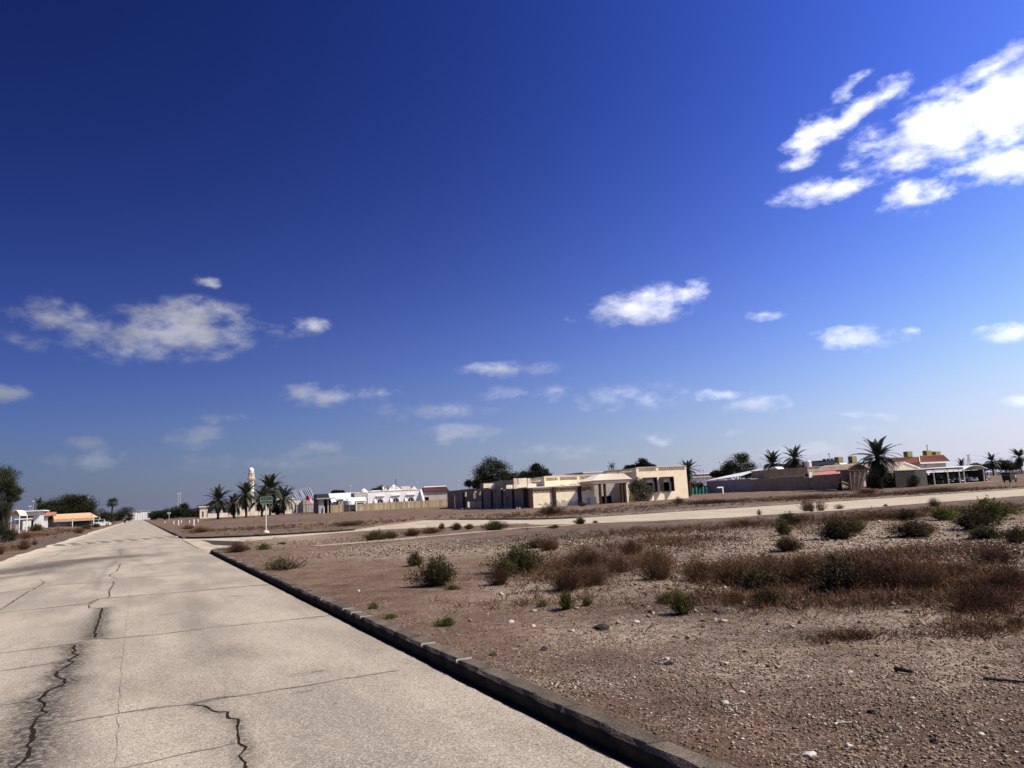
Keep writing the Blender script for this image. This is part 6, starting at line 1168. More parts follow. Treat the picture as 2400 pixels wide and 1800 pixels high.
def far_right():
    Y = 315; a = ray(2300, 1104); b = ray(2420, 1100); A = (float(a[:2] @ VV) * Y / a[1], float(a[:2] @ UU) * Y / a[1]); B = (float(b[:2] @ VV) * Y / b[1], float(b[:2] @ UU) * Y / b[1]); t = Thing('far_boundary_wall', 'grey panelled boundary wall far behind the skip', 'wall', A[0], A[1], .4); n = 8
    for i in range(n):
        p = [A[0] + (B[0] - A[0]) * i / n, A[1] + (B[1] - A[1]) * i / n]; q = [A[0] + (B[0] - A[0]) * (i + 1) / n, A[1] + (B[1] - A[1]) * (i + 1) / n]; t.part('panel', MB().ext([(p[0], p[1]), (q[0], q[1]), (q[0] + .1, q[1] + .2), (p[0] + .1, p[1] + .2)], .2, 1.9, 'z'), GREYW); t.part('pier', MB().box(p[0] - .15, p[0] + .2, p[1] - .2, p[1] + .3, .2, 2.15), GREYW)
    Y = 330; d = ray(2385, 1098); v, u = float(d[:2] @ VV) * Y / d[1], float(d[:2] @ UU) * Y / d[1]; z = EYE + d[2] * Y / d[1]; t = Thing('far_canopy', 'white flat canopy beyond the far boundary wall', 'canopy', v, u, .45); t.part('roof', MB().ext([(v - 5, z), (v + 9, z + .4), (v + 9, z + .7), (v - 5, z + .5)], u, u + 5, 'y'), WHITE2)
    for x in (-4, 0, 4, 8): t.part('post', MB().tube((v + x, u + .5, .2), (v + x, u + .5, z + .2), .12), STEEL)
    Y = 900; d = ray(2273, 1093); v, u = float(d[:2] @ VV) * Y / d[1], float(d[:2] @ UU) * Y / d[1]; zt = EYE + ray(2273, 1065)[2] * Y / ray(2273, 1065)[1]; t = Thing('lattice_pylon', 'faint steel lattice pylon on the horizon behind the shelter palm', 'pylon', v, u, .4); mb = MB()
    for sx in (-1, 1):
        for sy in (-1, 1): mb.tube((v + sx * 2.8, u + sy * 2.8, 0), (v + sx * .5, u + sy * .5, zt), .22, .16, 4)
    for k in range(8):
        h0, h1 = zt * k / 8, zt * (k + 1) / 8; w0, w1 = 2.8 - 2.3 * k / 8, 2.8 - 2.3 * (k + 1) / 8
        for s in (-1, 1): mb.tube((v - s * w0, u - w0, h0), (v + s * w1, u - w1, h1), .14, .14, 4); mb.tube((v - w0, u - s * w0, h0), (v - w1, u + s * w1, h1), .14, .14, 4)
    t.part('tower', mb, mat('pylon_steel', (.45, .47, .52), (.4, .42, .47)))
    for f, w in ((.98, 5.5), (.75, 7), (.5, 5)): t.part('crossarm', MB().tube((v - w, u, zt * f), (v, u, zt * f - .9), .18, .18, 4).tube((v + w, u, zt * f), (v, u, zt * f - .9), .18, .18, 4).tube((v - w, u, zt * f), (v + w, u, zt * f), .16, .16, 4), mat('pylon_steel', (.45, .47, .52)))
    w = MB()
    for dz in (.98, .75): 
        for k in range(8): a0, a1 = k / 8, (k + 1) / 8; sag = lambda q: -6 * 4 * q * (1 - q); w.tube((v + 150 * a0, u - 60 * a0, zt * dz + sag(a0)), (v + 150 * a1, u - 60 * a1, zt * dz + sag(a1)), .1, .1, 3)
    t.part('cable', w, mat('pylon_steel', (.45, .47, .52)))
far_right()

# ------------------------------------------------------------------ white villa behind the board fence
def villa():
    U = 172; z = .4
    def P(x, y, u=U): return PU(720 + x / 6.144, 1100 + y / 6.144, u)
    t = Thing('white_villa', 'white villa with arched windows, little gables and satellite dishes behind the board fence', 'house', P(870, 400)[0], U, z)
    v0, v1 = P(870, 400)[0], P(1630, 400)[0]; zt = P(1200, 310)[1]; ar = [(1010, 1085), (1235, 1312), (1450, 1530)]; holes = []
    for a, b in ar: holes.append((P(a, 440)[0], P(b, 440)[0], P(1050, 480)[1], P(1050, 430)[1]))
    w = t.part('front_wall', MB().wallu(v0, v1, .1, zt, U, U + .3, holes), WHITE); t.part('core', MB().box(v0 + .01, v1 - .01, U + .9, U + 12, .1, zt - .3), WHITE)
    for h in holes:
        m = (h[0] + h[1]) / 2; r = (h[1] - h[0]) / 2; n = 10
        # round head: a white spandrel with an arched cut over a dark pane
        arc = [(m + r * math.cos(math.pi * i / n), h[3] - r * .02 - r + r * math.sin(math.pi * i / n) * 1.0) for i in range(n + 1)]
        t.part('window', MB().box(h[0] + .002, h[1] - .002, U + .2, U + .24, h[2] + .001, h[3] - .001), GLASS, w)
        t.part('arch_spandrel', MB().ext([(m + r, h[3])] + arc[:n // 2 + 1], U + .05, U + .19, 'y'), WHITE, w); t.part('arch_spandrel', MB().ext([(m - r, h[3])] + arc[::-1][:n // 2 + 1], U + .05, U + .19, 'y'), WHITE, w)
        t.part('window_bar', MB().box(m - .04, m + .04, U + .12, U + .16, h[2], h[3] - .1), WHITE, w)
        bt = [(h[0] - .35 - (h[1] - h[0]) * .9, .1), (h[0] - .3, .1), (h[0] - .3, h[3] + .3)]; t.part('buttress', MB().ext([(U, .1), (U - 1.6, .1), (U, h[3] + .25)], h[0] - .75, h[0] - .35, 'x'), WHITE)
        t.part('shade_ledge', MB().box(h[0] - .3, h[1] + .5, U - .35, U - .001, zt - 1.15, zt - .95), WHITE, w)
        t.part('arch_hood', MB().path([(m + (r + .25) * math.cos(math.pi * i / n), U - .06, h[3] - r + (r + .25) * math.sin(math.pi * i / n)) for i in range(n + 1)], [.09] * (n + 1), 5), WHITE, w)
    t.part('end_buttress', MB().ext([(U, .1), (U - 3.2, .1), (U, zt)], v1 - .01, v1 + .4, 'x'), WHITE); t.part('parapet', MB().box(v0 - .1, v1 + .1, U - .1, U + 12.1, zt, zt + .12), WHITE)
    ct = P(1150, 288)[1]; t.part('roof_box', MB().box(P(1130, 300)[0], P(1400, 300)[0], U + 2, U + 8, zt - .2, ct), WHITE); t.part('roof_box', MB().box(P(990, 300)[0], P(1130, 300)[0], U + 4, U + 8, zt - .2, P(1050, 295)[1]), WHITE)
    g = [P(1235, 275), P(1300, 205), P(1390, 268)]; t.part('gable', MB().ext([(g[0][0], ct - .2), (g[2][0], ct - .2), (g[2][0], g[2][1]), (g[1][0], g[1][1]), (g[0][0], g[0][1])], U + 3, U + 7, 'y'), WHITE); a = P(1315, 292); t.part('gable_slit', MB().box(a[0], a[0] + 1.0, U + 2.98, U + 2.999, ct - .05, ct + .1), GLASS)
    g = [P(1430, 285), P(1575, 230), P(1615, 275)]; gl = [P(1540, 280), P(1578, 232), P(1616, 280)]; ln = [P(1425, 290), P(1450, 240)]; zgb = gl[0][1]; t.part('lantern_gable', MB().ext([(gl[0][0], zt - .1), (gl[2][0], zt - .1), (gl[2][0], zgb), (gl[1][0], gl[1][1]), (gl[0][0], zgb)], U + 2, U + 6, 'y'), CREAM2); t.part('lantern_roof', MB().ext([(U + 2.2, zgb - .3), (U + 5.8, zgb - .3), (U + 4, gl[1][1])], ln[0][0], gl[0][0] + .3, 'x'), GREYW); t.part('lantern_wall', MB().box(ln[0][0] + .1, gl[0][0], U + 2.3, U + 5.7, zt - .1, zgb - .31), WHITE)
    # annex with red tiles
    e0, e1 = P(1672, 325), P(2045, 300); r0, r1 = P(1680, 262, U + 3), P(2000, 250, U + 3); t.part('annex_wall', MB().wallu(e0[0], e1[0], .1, e0[1], U + .4, U + .7, [(P(1700, 400)[0], P(1760, 400)[0], .1, P(1700, 400)[1])]), GREYW); rf = t.part('annex_roof', MB().add([(e0[0], U, e0[1]), (e1[0], U, e0[1]), (r1[0], U + 3, r0[1]), (r0[0], U + 3, r0[1]), (e1[0], U + 6, e0[1]), (e0[0], U + 6, e0[1])], [(0, 1, 2, 3), (1, 4, 2), (4, 5, 3, 2), (5, 0, 3), (0, 5, 4, 1)]), mat('plum_tile', (.13, .05, .055), (.08, .032, .036), scale=4)); barrel_tiles(t, rf, [(e0[0], U - .02, e0[1]), (e1[0], U - .02, e0[1]), (r1[0], U + 2.98, r0[1]), (r0[0], U + 2.98, r0[1])], 5, 26, mat('plum_tile', (.13, .05, .055))); t.part('ridge_cap', MB().tube((r0[0], U + 3, r0[1] + .06), (r1[0], U + 3, r0[1] + .06), .14), WHITE, rf)
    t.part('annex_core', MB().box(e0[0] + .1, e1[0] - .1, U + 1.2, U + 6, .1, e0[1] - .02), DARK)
    # left wing: long sloping white roof
    A = [P(260, 412), P(300, 350), P(680, 330), P(680, 415), P(350, 475)]; Ul = U - 3; q = lambda x, y, u: PU(720 + x / 6.144, 1100 + y / 6.144, u)
    e0 = q(355, 478, Ul - 4); e1 = q(860, 470, Ul - 4); r0 = q(305, 350, Ul + 2); r1 = q(800, 322, Ul + 2); t.part('wing_roof', MB().add([(e0[0], Ul - 4, e0[1]), (e1[0], Ul - 4, e0[1]), (r1[0], Ul + 2, r0[1]), (r0[0], Ul + 2, r0[1]), (e0[0], Ul - 4, e0[1] - .2), (e1[0], Ul - 4, e0[1] - .2), (r1[0], Ul + 2, e0[1] - .2), (r0[0], Ul + 2, e0[1] - .2)], [(0, 1, 2, 3), (0, 4, 5, 1), (1, 5, 6, 2), (2, 6, 7, 3), (3, 7, 4, 0), (7, 6, 5, 4)]), WHITE2); t.part('wing_wall', MB().box(e0[0] + .3, e1[0], Ul - 3.6, Ul + 1.8, .1, e0[1] - .2), WHITE)
    d0 = q(680, 350, Ul - 1.5); d1 = q(865, 420, Ul - 1.5); t.part('dormer_block', MB().box(d0[0], d1[0], Ul - 1.5, Ul + 1.9, d1[1], q(865, 328, Ul - 1.5)[1]), GREYW)
    f = q(815, 325, Ul + 1); t.part('roof_finial', MB().lathe([(.9, f[1] - .2), (.8, f[1] + .15), (.45, f[1] + .5), (.05, f[1] + .75)], f[0], Ul + 1, 12), WHITE)
    # dark roof behind the left wing
    a = q(130, 410, U + 6); b = q(300, 350, U + 6); t.part('rear_roof', MB().box(a[0], b[0] + 3, U + 6, U + 9, .1, q(200, 355, U + 6)[1]), DSTEEL)
    # dishes
    for k, (x, y, r_, lab) in enumerate(((1112, 262, .42, 'white satellite dish in front on the villa roof'), (1150, 275, .52, 'grey satellite dish behind the white one on the villa roof'))):
        c = P(x, y, U + 1); o = Thing('satellite_dish', lab, 'satellite dish', c[0], U + 1, zt); r = 36 * U / FPX / 6.144 * (1.0 if k else .85) * 1.02; ds = MB().lathe([(.02, .25), (r * .5, .18), (r * .85, .05), (r, -.04), (r * .84, .02), (r * .5, .14), (.02, .2)], 0, 0, 18); ds.v = [(c[0] + p[0] * .95 - p[2] * .2, U + 1 - p[2] * -1.0, c[1] + p[1] + p[2] * .15) for p in ds.v]; o.part('dish', ds, WHITE if not k else GREYW); o.part('mount', MB().tube((c[0], U + 1.2, zt), (c[0], U + 1.2, c[1]), .06), DSTEEL); o.part('feed_arm', MB().tube((c[0], U + .9, c[1] - r), (c[0], U + .1, c[1] - .1), .03), DSTEEL)
    m = P(1280, 300, U + 2.5); tp = P(1280, 140, U + 2.5); o = Thing('roof_mast', 'thin mast standing before the tall white gable', 'mast', m[0], U + 2.5, ct); o.part('mast', MB().tube((m[0], U + 2.5, ct - .1), (m[0], U + 2.5, tp[1]), .07), DSTEEL); o.part('base_plate', MB().box(m[0] - .2, m[0] + .2, U + 2.3, U + 2.7, ct, ct + .06), DSTEEL)
    # yard: round white tank, low hut
    c = q(600, 470, 160); r = 2.0; rr = (q(680, 470, 160)[0] - q(520, 470, 160)[0]) / 2; o = Thing('round_tank', 'low round white tank behind the board fence', 'tank', c[0], 160, .4); o.part('shell', MB().lathe([(rr, .2), (rr, q(600, 455, 160)[1]), (rr * .95, q(600, 448, 160)[1]), (rr * .2, q(600, 435, 160)[1])], c[0], 160, 20), TANK); o.part('lid', MB().lathe([(.4, q(600, 437, 160)[1]), (.4, q(600, 425, 160)[1])], c[0] - .2, 160, 10), TANK)
    a = q(450, 435, 163); b = q(520, 480, 163); o = Thing('yard_hut', 'small pale hut with a dark opening beside the round tank', 'hut', a[0], 163, .4); o.part('walls', MB().wallu(a[0], b[0], .2, a[1], 163, 163.2, [(a[0] + .3, b[0] - .4, .2, a[1] - .5)]), GREYW); o.part('back', MB().box(a[0], b[0], 163.6, 165, .2, a[1] - .1), GREYW); o.part('roof', MB().box(a[0] - .2, b[0] + .2, 162.8, 165.2, a[1], a[1] + .15), WHITE)
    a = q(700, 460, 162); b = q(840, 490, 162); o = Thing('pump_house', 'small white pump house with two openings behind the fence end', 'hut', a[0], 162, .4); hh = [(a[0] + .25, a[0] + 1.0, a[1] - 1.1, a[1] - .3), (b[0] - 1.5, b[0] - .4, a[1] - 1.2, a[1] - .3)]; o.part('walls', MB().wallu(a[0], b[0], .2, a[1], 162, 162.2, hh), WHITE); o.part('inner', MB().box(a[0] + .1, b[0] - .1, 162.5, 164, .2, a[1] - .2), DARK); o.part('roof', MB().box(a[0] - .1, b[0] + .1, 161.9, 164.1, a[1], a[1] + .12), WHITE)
    # shade row of pale drums by the annex
    # board fence
    UFn = 156.5; f = lambda x, y: PU(720 + x / 6.144, 1100 + y / 6.144, UFn)
    for k, (x0, x1, lab) in enumerate(((310, 525, 'short run of tan board fence beside the gatehouse'), (713, 2015, 'long tan board fence in front of the white villa'))):
        a = f(x0, 500)[0]; b = f(x1, 440)[0]; o = Thing('board_fence', lab, 'fence', a, UFn, .42); n = int((b - a) / .34); rnd = random.Random(k); zt_ = f(713, 498)[1] if k else f(400, 515)[1]
        me = [mesh_from('board', *(lambda m: (m.v, m.f))(MB().box(0, .31, 0, .03, 0, 1))) for q_ in range(1)][0]; me.materials.append(WOOD)
        for i in range(n): x = a + (b - a) * i / n; ob = link('board', me, o.o); ob.location = (x - a, rnd.uniform(-.015, .015), -.1); ob.scale = (1.0 * rnd.uniform(.9, 1.15), 1, (zt_ - .32) + rnd.uniform(-.04, .05)); ob.rotation_euler = (0, rnd.uniform(-.012, .012), 0)
        o.part('rail', MB().box(a, b, UFn + .05, UFn + .11, zt_ - .4, zt_ - .3), WOOD); o.part('rail', MB().box(a, b, UFn + .05, UFn + .11, .75, .85), WOOD)
    # dark gap: two shaded steel gate leaves between the fence runs
    a = f(530, 500)[0]; b = f(708, 500)[0]; o = Thing('steel_gate', 'dark steel gate leaves between the two board fences', 'gate', a, UFn + .6, .42)
    for i in range(2): x0 = a + (b - a) * (i * .5 + .01); x1 = a + (b - a) * (i * .5 + .49); o.part('leaf', MB().box(x0, x1, UFn + .6, UFn + .68, .3, f(600, 510)[1]), DSTEEL)
    # gatehouse
    Ug = 152; gq = lambda x, y: PU(720 + x / 6.144, 1100 + y / 6.144, Ug); a = gq(165, 600); b = gq(350, 600); zt_ = gq(200, 430)[1]; o = Thing('gatehouse', 'grey gatehouse with a flat overhanging roof and columns', 'gatehouse', a[0], Ug, .4); o.part('roof_slab', MB().box(gq(130, 420)[0], gq(395, 420)[0], Ug - .6, Ug + 4.4, zt_, gq(250, 412)[1]), GREYW); o.part('rear_wall', MB().box(a[0], b[0], Ug + 3, Ug + 3.2, .2, zt_ - .002), GREYW)
    for x0, x1 in ((165, 240), (295, 312)): p, q_ = gq(x0, 600)[0], gq(x1, 600)[0]; o.part('column', MB().box(p, q_, Ug, Ug + .5, .2, zt_ - .001), GREYW)
    o.part('door', MB().box(gq(240, 600)[0] + .02, gq(295, 600)[0] - .02, Ug + .3, Ug + .36, .2, zt_ - .3), DARK); o.part('downpipe', MB().tube((gq(236, 600)[0], Ug - .15, .2), (gq(236, 540)[0], Ug - .15, gq(236, 540)[1]), .12), WHITE)
    o.part('side_screen', MB().box(b[0] - .2, b[0] - .05, Ug + .5, Ug + 3, .2, zt_ - .001), DARK)
villa()

# ------------------------------------------------------------------ mosque with its minaret
def mosque():
    U = 235; z = .45
    def P(x, y, u=U): return PU(450 + x / 6.32, 1080 + y / 6.32, u)
    t = Thing('mosque', 'cream mosque with a slender domed minaret behind the date palms', 'mosque', P(875, 500)[0], U, z); cx = P(877, 300)[0]; s = 233 / FPX / 6.32; r = 38 * s; hz = lambda y: P(877, y)[1]
    mn = t.part('minaret', MB().lathe([(r * 1.1, .2), (r, hz(480)), (r, hz(290))], cx, U, 12), CREAM2); t.part('balcony', MB().lathe([(r, hz(290)), (r * 1.42, hz(282)), (r * 1.42, hz(255)), (r * 1.3, hz(252)), (r * .9, hz(251))], cx, U, 12), CREAM, mn); t.part('balcony_face', MB().box(cx - .1, cx + r * 1.3, U - r * 1.46, U - r * 1.3, hz(281), hz(256)), mat('ochre_render', (.66, .45, .2), (.55, .37, .16)), mn)
    for k in range(8): a = k * math.pi / 4 + .2; t.part('lantern_column', MB().tube((cx + r * .95 * math.cos(a), U + r * .95 * math.sin(a), hz(252)), (cx + r * .95 * math.cos(a), U + r * .95 * math.sin(a), hz(190)), r * .18, r * .18, 6), CREAM, mn)
    t.part('lantern_core', MB().lathe([(r * .6, hz(252)), (r * .6, hz(190))], cx, U, 8), GREYW, mn); t.part('cornice', MB().lathe([(r * 1.0, hz(192)), (r * 1.22, hz(184)), (r * 1.22, hz(178)), (r * 1.0, hz(176))], cx, U, 12), CREAM2, mn)
    t.part('dome', MB().lathe([(r * .72, hz(177)), (r * .92, hz(162)), (r * 1.0, hz(146)), (r * .93, hz(128)), (r * .66, hz(112)), (r * .28, hz(101)), (.08, hz(95))], cx, U, 16), WHITE, mn, smooth=True); t.part('finial', MB().tube((cx, U, hz(97)), (cx, U, hz(68)), .07, .03, 6).lathe([(.02, hz(90)), (.18, hz(86)), (.02, hz(82))], cx, U, 8), DSTEEL, mn)
    # prayer hall behind palms
    a, b = P(430, 640)[0], P(1560, 640)[0]; zt = P(900, 590)[1]; ho = []
    for k in range(9): x = a + (b - a) * (k + .3) / 9; ho.append((x, x + (b - a) * .045, 1.4, zt - 1.2))
    w = t.part('hall_wall', MB().wallu(a, b, .1, zt, U + 4, U + 4.3, ho), BROWNW); t.part('hall_core', MB().box(a + .1, b - .1, U + 5.2, U + 18, .1, zt - .2), GREYW)
    for h in ho: t.part('window', MB().box(h[0] + .01, h[1] - .01, U + 4.15, U + 4.2, h[2] + .01, h[3] - .01), GLASS, w)
    t.part('hall_parapet', MB().box(a - .1, b + .1, U + 3.9, U + 18, zt, zt + .3), CREAM2)
    p = P(1380, 600); q = P(1570, 740); t.part('side_block', MB().wallu(p[0], q[0], .1, p[1], U - 6, U - 5.7, [(p[0] + .6 + k * 1.1, p[0] + 1.1 + k * 1.1, .8, p[1] - .8) for k in range(3)]), CREAM2); t.part('side_core', MB().box(p[0] + .05, q[0] - .05, U - 5, U + 3, .1, p[1] - .1), GREYW)
    p = P(1570, 590); q = P(1800, 740); t.part('shaded_block', MB().box(p[0], q[0], U - 8, U - 2, .1, p[1]), GREYW); p2 = P(1790, 600); t.part('white_block', MB().box(q[0], q[0] + 2.6, U - 9, U - 3, .1, P(1790, 612)[1]), WHITE)
    # low yard wall with arched piers
    Uw = 205; Q = lambda x, y: PU(450 + x / 6.32, 1080 + y / 6.32, Uw); a, b = Q(235, 800)[0], Q(1480, 770)[0]; o = Thing('mosque_yard_wall', 'low pale yard wall with small arched piers in front of the mosque', 'wall', a, Uw, .45); zt = Q(600, 792)[1] + .45; o.part('wall', MB().box(a, b, Uw, Uw + .25, .2, zt), CREAM2)
    for x in (420, 660, 740, 820, 900, 1000, 1120, 1420): v = Q(x, 780)[0]; wd = .55 if x in (740, 900, 420) else .22; h = zt + (1.5 if wd > .4 else 1.3); o.part('pier', MB().ext([(v - wd, .2), (v + wd, .2), (v + wd, h - .5), (v + wd * .6, h - .12), (v, h), (v - wd * .6, h - .12), (v - wd, h - .5)], Uw - .06, Uw + .3, 'y'), CREAM2)
    for k in range(46): v = a + (b - a) * (k + .5) / 46; o.part('railing_bar', MB().tube((v, Uw + .12, zt), (v, Uw + .12, zt + 1.15), .035, .035, 4), DSTEEL)
    a, b = Q(115, 690), Q(230, 800); o = Thing('guard_room', 'small pale guard room at the open end of the mosque wall', 'hut', a[0], Uw, .45); o.part('walls', MB().wallu(a[0], b[0], .2, a[1], Uw, Uw + .2, [(a[0] + .5 + k * 1.0, a[0] + .9 + k * 1.0, .9, a[1] - 1.0) for k in range(4)]), CREAM2); o.part('core', MB().box(a[0] + .05, b[0], Uw + .5, Uw + 4, .2, a[1] - .1), GREYW); o.part('roof', MB().box(a[0] - .3, b[0] + .4, Uw - .3, Uw + 4.2, a[1], a[1] + .25), CREAM2)
    # striped canopy
    Uc = 215; R = lambda x, y: PU(450 + x / 6.32, 1080 + y / 6.32, Uc); a, b, c, d = R(1500, 445), R(1770, 385), R(1810, 540), R(1545, 580); o = Thing('striped_canopy', 'tilted blue and white striped canopy above the mosque yard', 'canopy', a[0], Uc, .45); n = 18; mw = mat('canopy_white', (.36, .38, .41), (.22, .24, .28), scale=6); mk = mat('canopy_navy', (.05, .07, .15), (.035, .05, .11), scale=6); rnd = random.Random(3)
    for i in range(n):
        f0, f1 = i / n, (i + 1) / n; A = [a[0] + (b[0] - a[0]) * f0, Uc + 3, a[1] + (b[1] - a[1]) * f0]; B = [a[0] + (b[0] - a[0]) * f1, Uc + 3, a[1] + (b[1] - a[1]) * f1]; D = [d[0] + (c[0] - d[0]) * f0, Uc, d[1] + (c[1] - d[1]) * f0]; E = [d[0] + (c[0] - d[0]) * f1, Uc, d[1] + (c[1] - d[1]) * f1]; wv = rnd.uniform(-.15, .15)
        M1 = [(A[k] + D[k]) / 2 + (wv if k != 1 else 0) for k in range(3)]; M2 = [(B[k] + E[k]) / 2 + (wv if k != 1 else 0) for k in range(3)]; o.part('stripe', MB().add([D, E, M2, M1, B, A], [(0, 1, 2, 3), (3, 2, 4, 5)]), mw if i % 2 else mk)
    for x, y in ((d, Uc), (c, Uc), (a, Uc + 3), (b, Uc + 3)): o.part('post', MB().tube((x[0], y, .2), (x[0], y, x[1]), .1), STEEL)
    # flag
    Uf = 165; S_ = lambda x, y: PU(450 + x / 6.32, 1080 + y / 6.32, Uf); p = S_(1690, 780); tp = S_(1690, 500); o = Thing('flag', 'red and white flag on a pole by the mosque gate', 'flag', p[0], Uf, .45); o.part('pole', MB().tube((p[0], Uf, .3), (p[0], Uf, tp[1] + .1), .05), DSTEEL); V = []; F = []; n = 12; L1 = S_(1752, 540)[0] - p[0]; H0 = S_(1690, 505)[1]; H1 = S_(1690, 578)[1]
    for i in range(n + 1): q = i / n; x = p[0] + L1 * q; V += [(x, Uf + .18 * math.sin(q * 7), H1 - .5 * q * q), (x, Uf + .15 * math.sin(q * 7 + .4), H0 - .55 * q)]
    F = [(2 * i, 2 * i + 2, 2 * i + 3, 2 * i + 1) for i in range(n)]; fl = o.part('cloth', MB().add(V, F), RED_FLAG); V2 = [(x + L1, y, zz - .5) if True else 0 for x, y, zz in V[:14]]; 
    o.part('white_band', MB().add([(p[0] + L1, V[-2][1], V[-2][2]), (p[0] + L1 * 1.7, Uf + .1, V[-2][2] - .35), (p[0] + L1 * 1.7, Uf + .1, V[-2][2] - .1), (p[0] + L1, V[-1][1], V[-1][2])], [(0, 1, 2, 3)]), WHITE, fl)
    # railings by the gate
    a, b = S_(1480, 780)[0], S_(1860, 770)[0]; o = Thing('iron_railing', 'thin dark iron railing between palm row and gatehouse', 'railing', a, Uf - 3, .45); zt = S_(1500, 660)[1]
    for k in range(16): v = a + (b - a) * k / 15; o.part('bar', MB().tube((v, Uf - 3, .3), (v, Uf - 3, zt + (.5 if k % 3 == 0 else 0)), .04, .04, 4), DSTEEL)
    o.part('rail', MB().tube((a, Uf - 3, zt), (b, Uf - 3, zt), .04), DSTEEL); o.part('rail', MB().tube((a, Uf - 3, .8), (b, Uf - 3, .8), .04), DSTEEL)
mosque()

# ------------------------------------------------------------------ left side of the road
def left_side():
    Uc = 137
    def P(x, y, u=Uc): return PU(x / 4.424, 1050 + y / 4.424, u)
    # barrel canopy
    a = P(-120, 720); b = P(110, 715); c = P(205, 715); zt = P(150, 700)[1]; rise = P(160, 642)[1] - zt; z = .13; t = Thing('vaulted_canopy', 'cream barrel-vaulted entrance canopy on thin posts beside the ghaf tree', 'canopy', c[0], Uc, z); n = 12; w = c[0] - b[0]; arc = [(b[0] + w * i / n, zt + rise * math.sin(math.pi * i / n)) for i in range(n + 1)]; t.part('vault', MB().ext(arc + [(x, y - .06) for x, y in reversed(arc)], Uc, Uc + 9, 'y'), mat('canopy_cream', (.72, .66, .56), (.6, .55, .46)))
    for x in (b[0] + .05, c[0] - .05):
        for uu in (Uc + .1, Uc + 8.8): t.part('post', MB().tube((x, uu, z - .2), (x, uu, zt), .07), WHITE)
    t.part('side_valance', MB().box(b[0] - 7, b[0] - .01, Uc + .5, Uc + .6, zt - .1, zt + rise * .85), mat('canopy_cream', (.72, .66, .56)))
    # white flat house behind
    Uh = 175; Q = lambda x, y: PU(x / 4.424, 1050 + y / 4.424, Uh); a, b = Q(185, 660), Q(465, 660); zt = a[1]; t = Thing('flat_white_house', 'white house with a thick flat roof slab and columns behind the vaulted canopy', 'house', a[0], Uh, .45); t.part('roof_slab', MB().box(a[0], b[0], Uh - 2, Uh + 9, zt - .1, Q(300, 650)[1]), WHITE); t.part('roof_band', MB().box(a[0] + .5, b[0] - .8, Uh - 1.2, Uh + 9, zt - .9, zt - .11), WHITE)
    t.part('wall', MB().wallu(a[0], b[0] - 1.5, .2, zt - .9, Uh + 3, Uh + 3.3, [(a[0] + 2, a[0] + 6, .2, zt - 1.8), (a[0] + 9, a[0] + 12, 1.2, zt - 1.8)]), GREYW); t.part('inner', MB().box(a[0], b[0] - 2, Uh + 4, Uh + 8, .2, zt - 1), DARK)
    for x in (365, 390, 415, 440): v = Q(x, 740)[0]; t.part('column', MB().box(v - .22, v + .22, Uh - .6, Uh - .2, .2, zt - .901), WHITE)
    l = Q(205, 745); r = Q(355, 745); t.part('lower_wall', MB().box(l[0], r[0], Uh - 5, Uh - 4.7, .2, l[1]), GREYW); m = Q(275, 760)[0]; t.part('gate_panel', MB().box(m, r[0], Uh - 5.3, Uh - 5.01, .2, Q(300, 755)[1]), WHITE); t.part('lower_ledge', MB().box(l[0] - .2, r[0] + .2, Uh - 5.4, Uh - 4.6, l[1], l[1] + .2), WHITE)
    # red tiled gate pavilion
    Ug = 200; Q = lambda x, y: PU(x / 4.424, 1050 + y / 4.424, Ug); a, b = Q(440, 830), Q(525, 830); e = Q(445, 710)[1]; rdg = Q(480, 668)[1]; t = Thing('tiled_gate_pavilion', 'white gate pavilion with a faded red tiled roof beside the tan shelter', 'pavilion', a[0], Ug, .45); t.part('wall', MB().box(a[0], b[0] - .6, Ug, Ug + 3, .2, e - .02), WHITE); t.part('doorway', MB().box(b[0] - .59, b[0] + .3, Ug + .5, Ug + 2.8, .2, e - .3), DARK)
    rp = [(a[0] - .3, Ug - .5, e), (b[0] + .6, Ug - .5, e + .05), (b[0] + .9, Ug + 2, rdg), (a[0] + .5, Ug + 2, rdg)]; r = t.part('roof', MB().add(rp + [(b[0] + .6, Ug + 4, e), (a[0] - .3, Ug + 4, e)], [(0, 1, 2, 3), (1, 4, 2), (4, 5, 3, 2), (5, 0, 3), (0, 5, 4, 1)]), mat('faded_red_tile', (.42, .20, .13), (.30, .13, .09), scale=4)); barrel_tiles(t, r, rp, 4, 8, mat('faded_red_tile', (.42, .2, .13)))
    # tan fabric car shelter
    Us = 212; Q = lambda x, y: PU(x / 4.424, 1050 + y / 4.424, Us); a = Q(530, 770); b = Q(970, 750); zb_ = (Q(540, 772)[1] + Q(960, 748)[1]) / 2; zm = Q(750, 730)[1]; zt = (Q(545, 690)[1] + Q(930, 668)[1]) / 2; r0 = Q(545, 690)[0]; r1 = Q(925, 668)[0]; t = Thing('tan_car_shelter', 'tan fabric car shelter with a pitched panelled top', 'car shelter', a[0], Us, .3); n = 6
    for i in range(n):
        f0, f1 = i / n, (i + .985) / n; e0, e1 = a[0] + (b[0] - a[0]) * f0, a[0] + (b[0] - a[0]) * f1; q0, q1 = r0 + (r1 - r0) * f0, r0 + (r1 - r0) * f1; t.part('roof_panel', MB().add([(e0, Us, zm), (e1, Us, zm), (q1, Us + 4.5, zt), (q0, Us + 4.5, zt), ((q0 + e0) / 2, Us + 2.2, (zm + zt) / 2 - .12), ((q1 + e1) / 2, Us + 2.2, (zm + zt) / 2 - .12)], [(0, 1, 5, 4), (4, 5, 2, 3)]), TAN); t.part('valance', MB().box(e0, e1, Us - .02, Us, zb_, zm - .001), TAN)
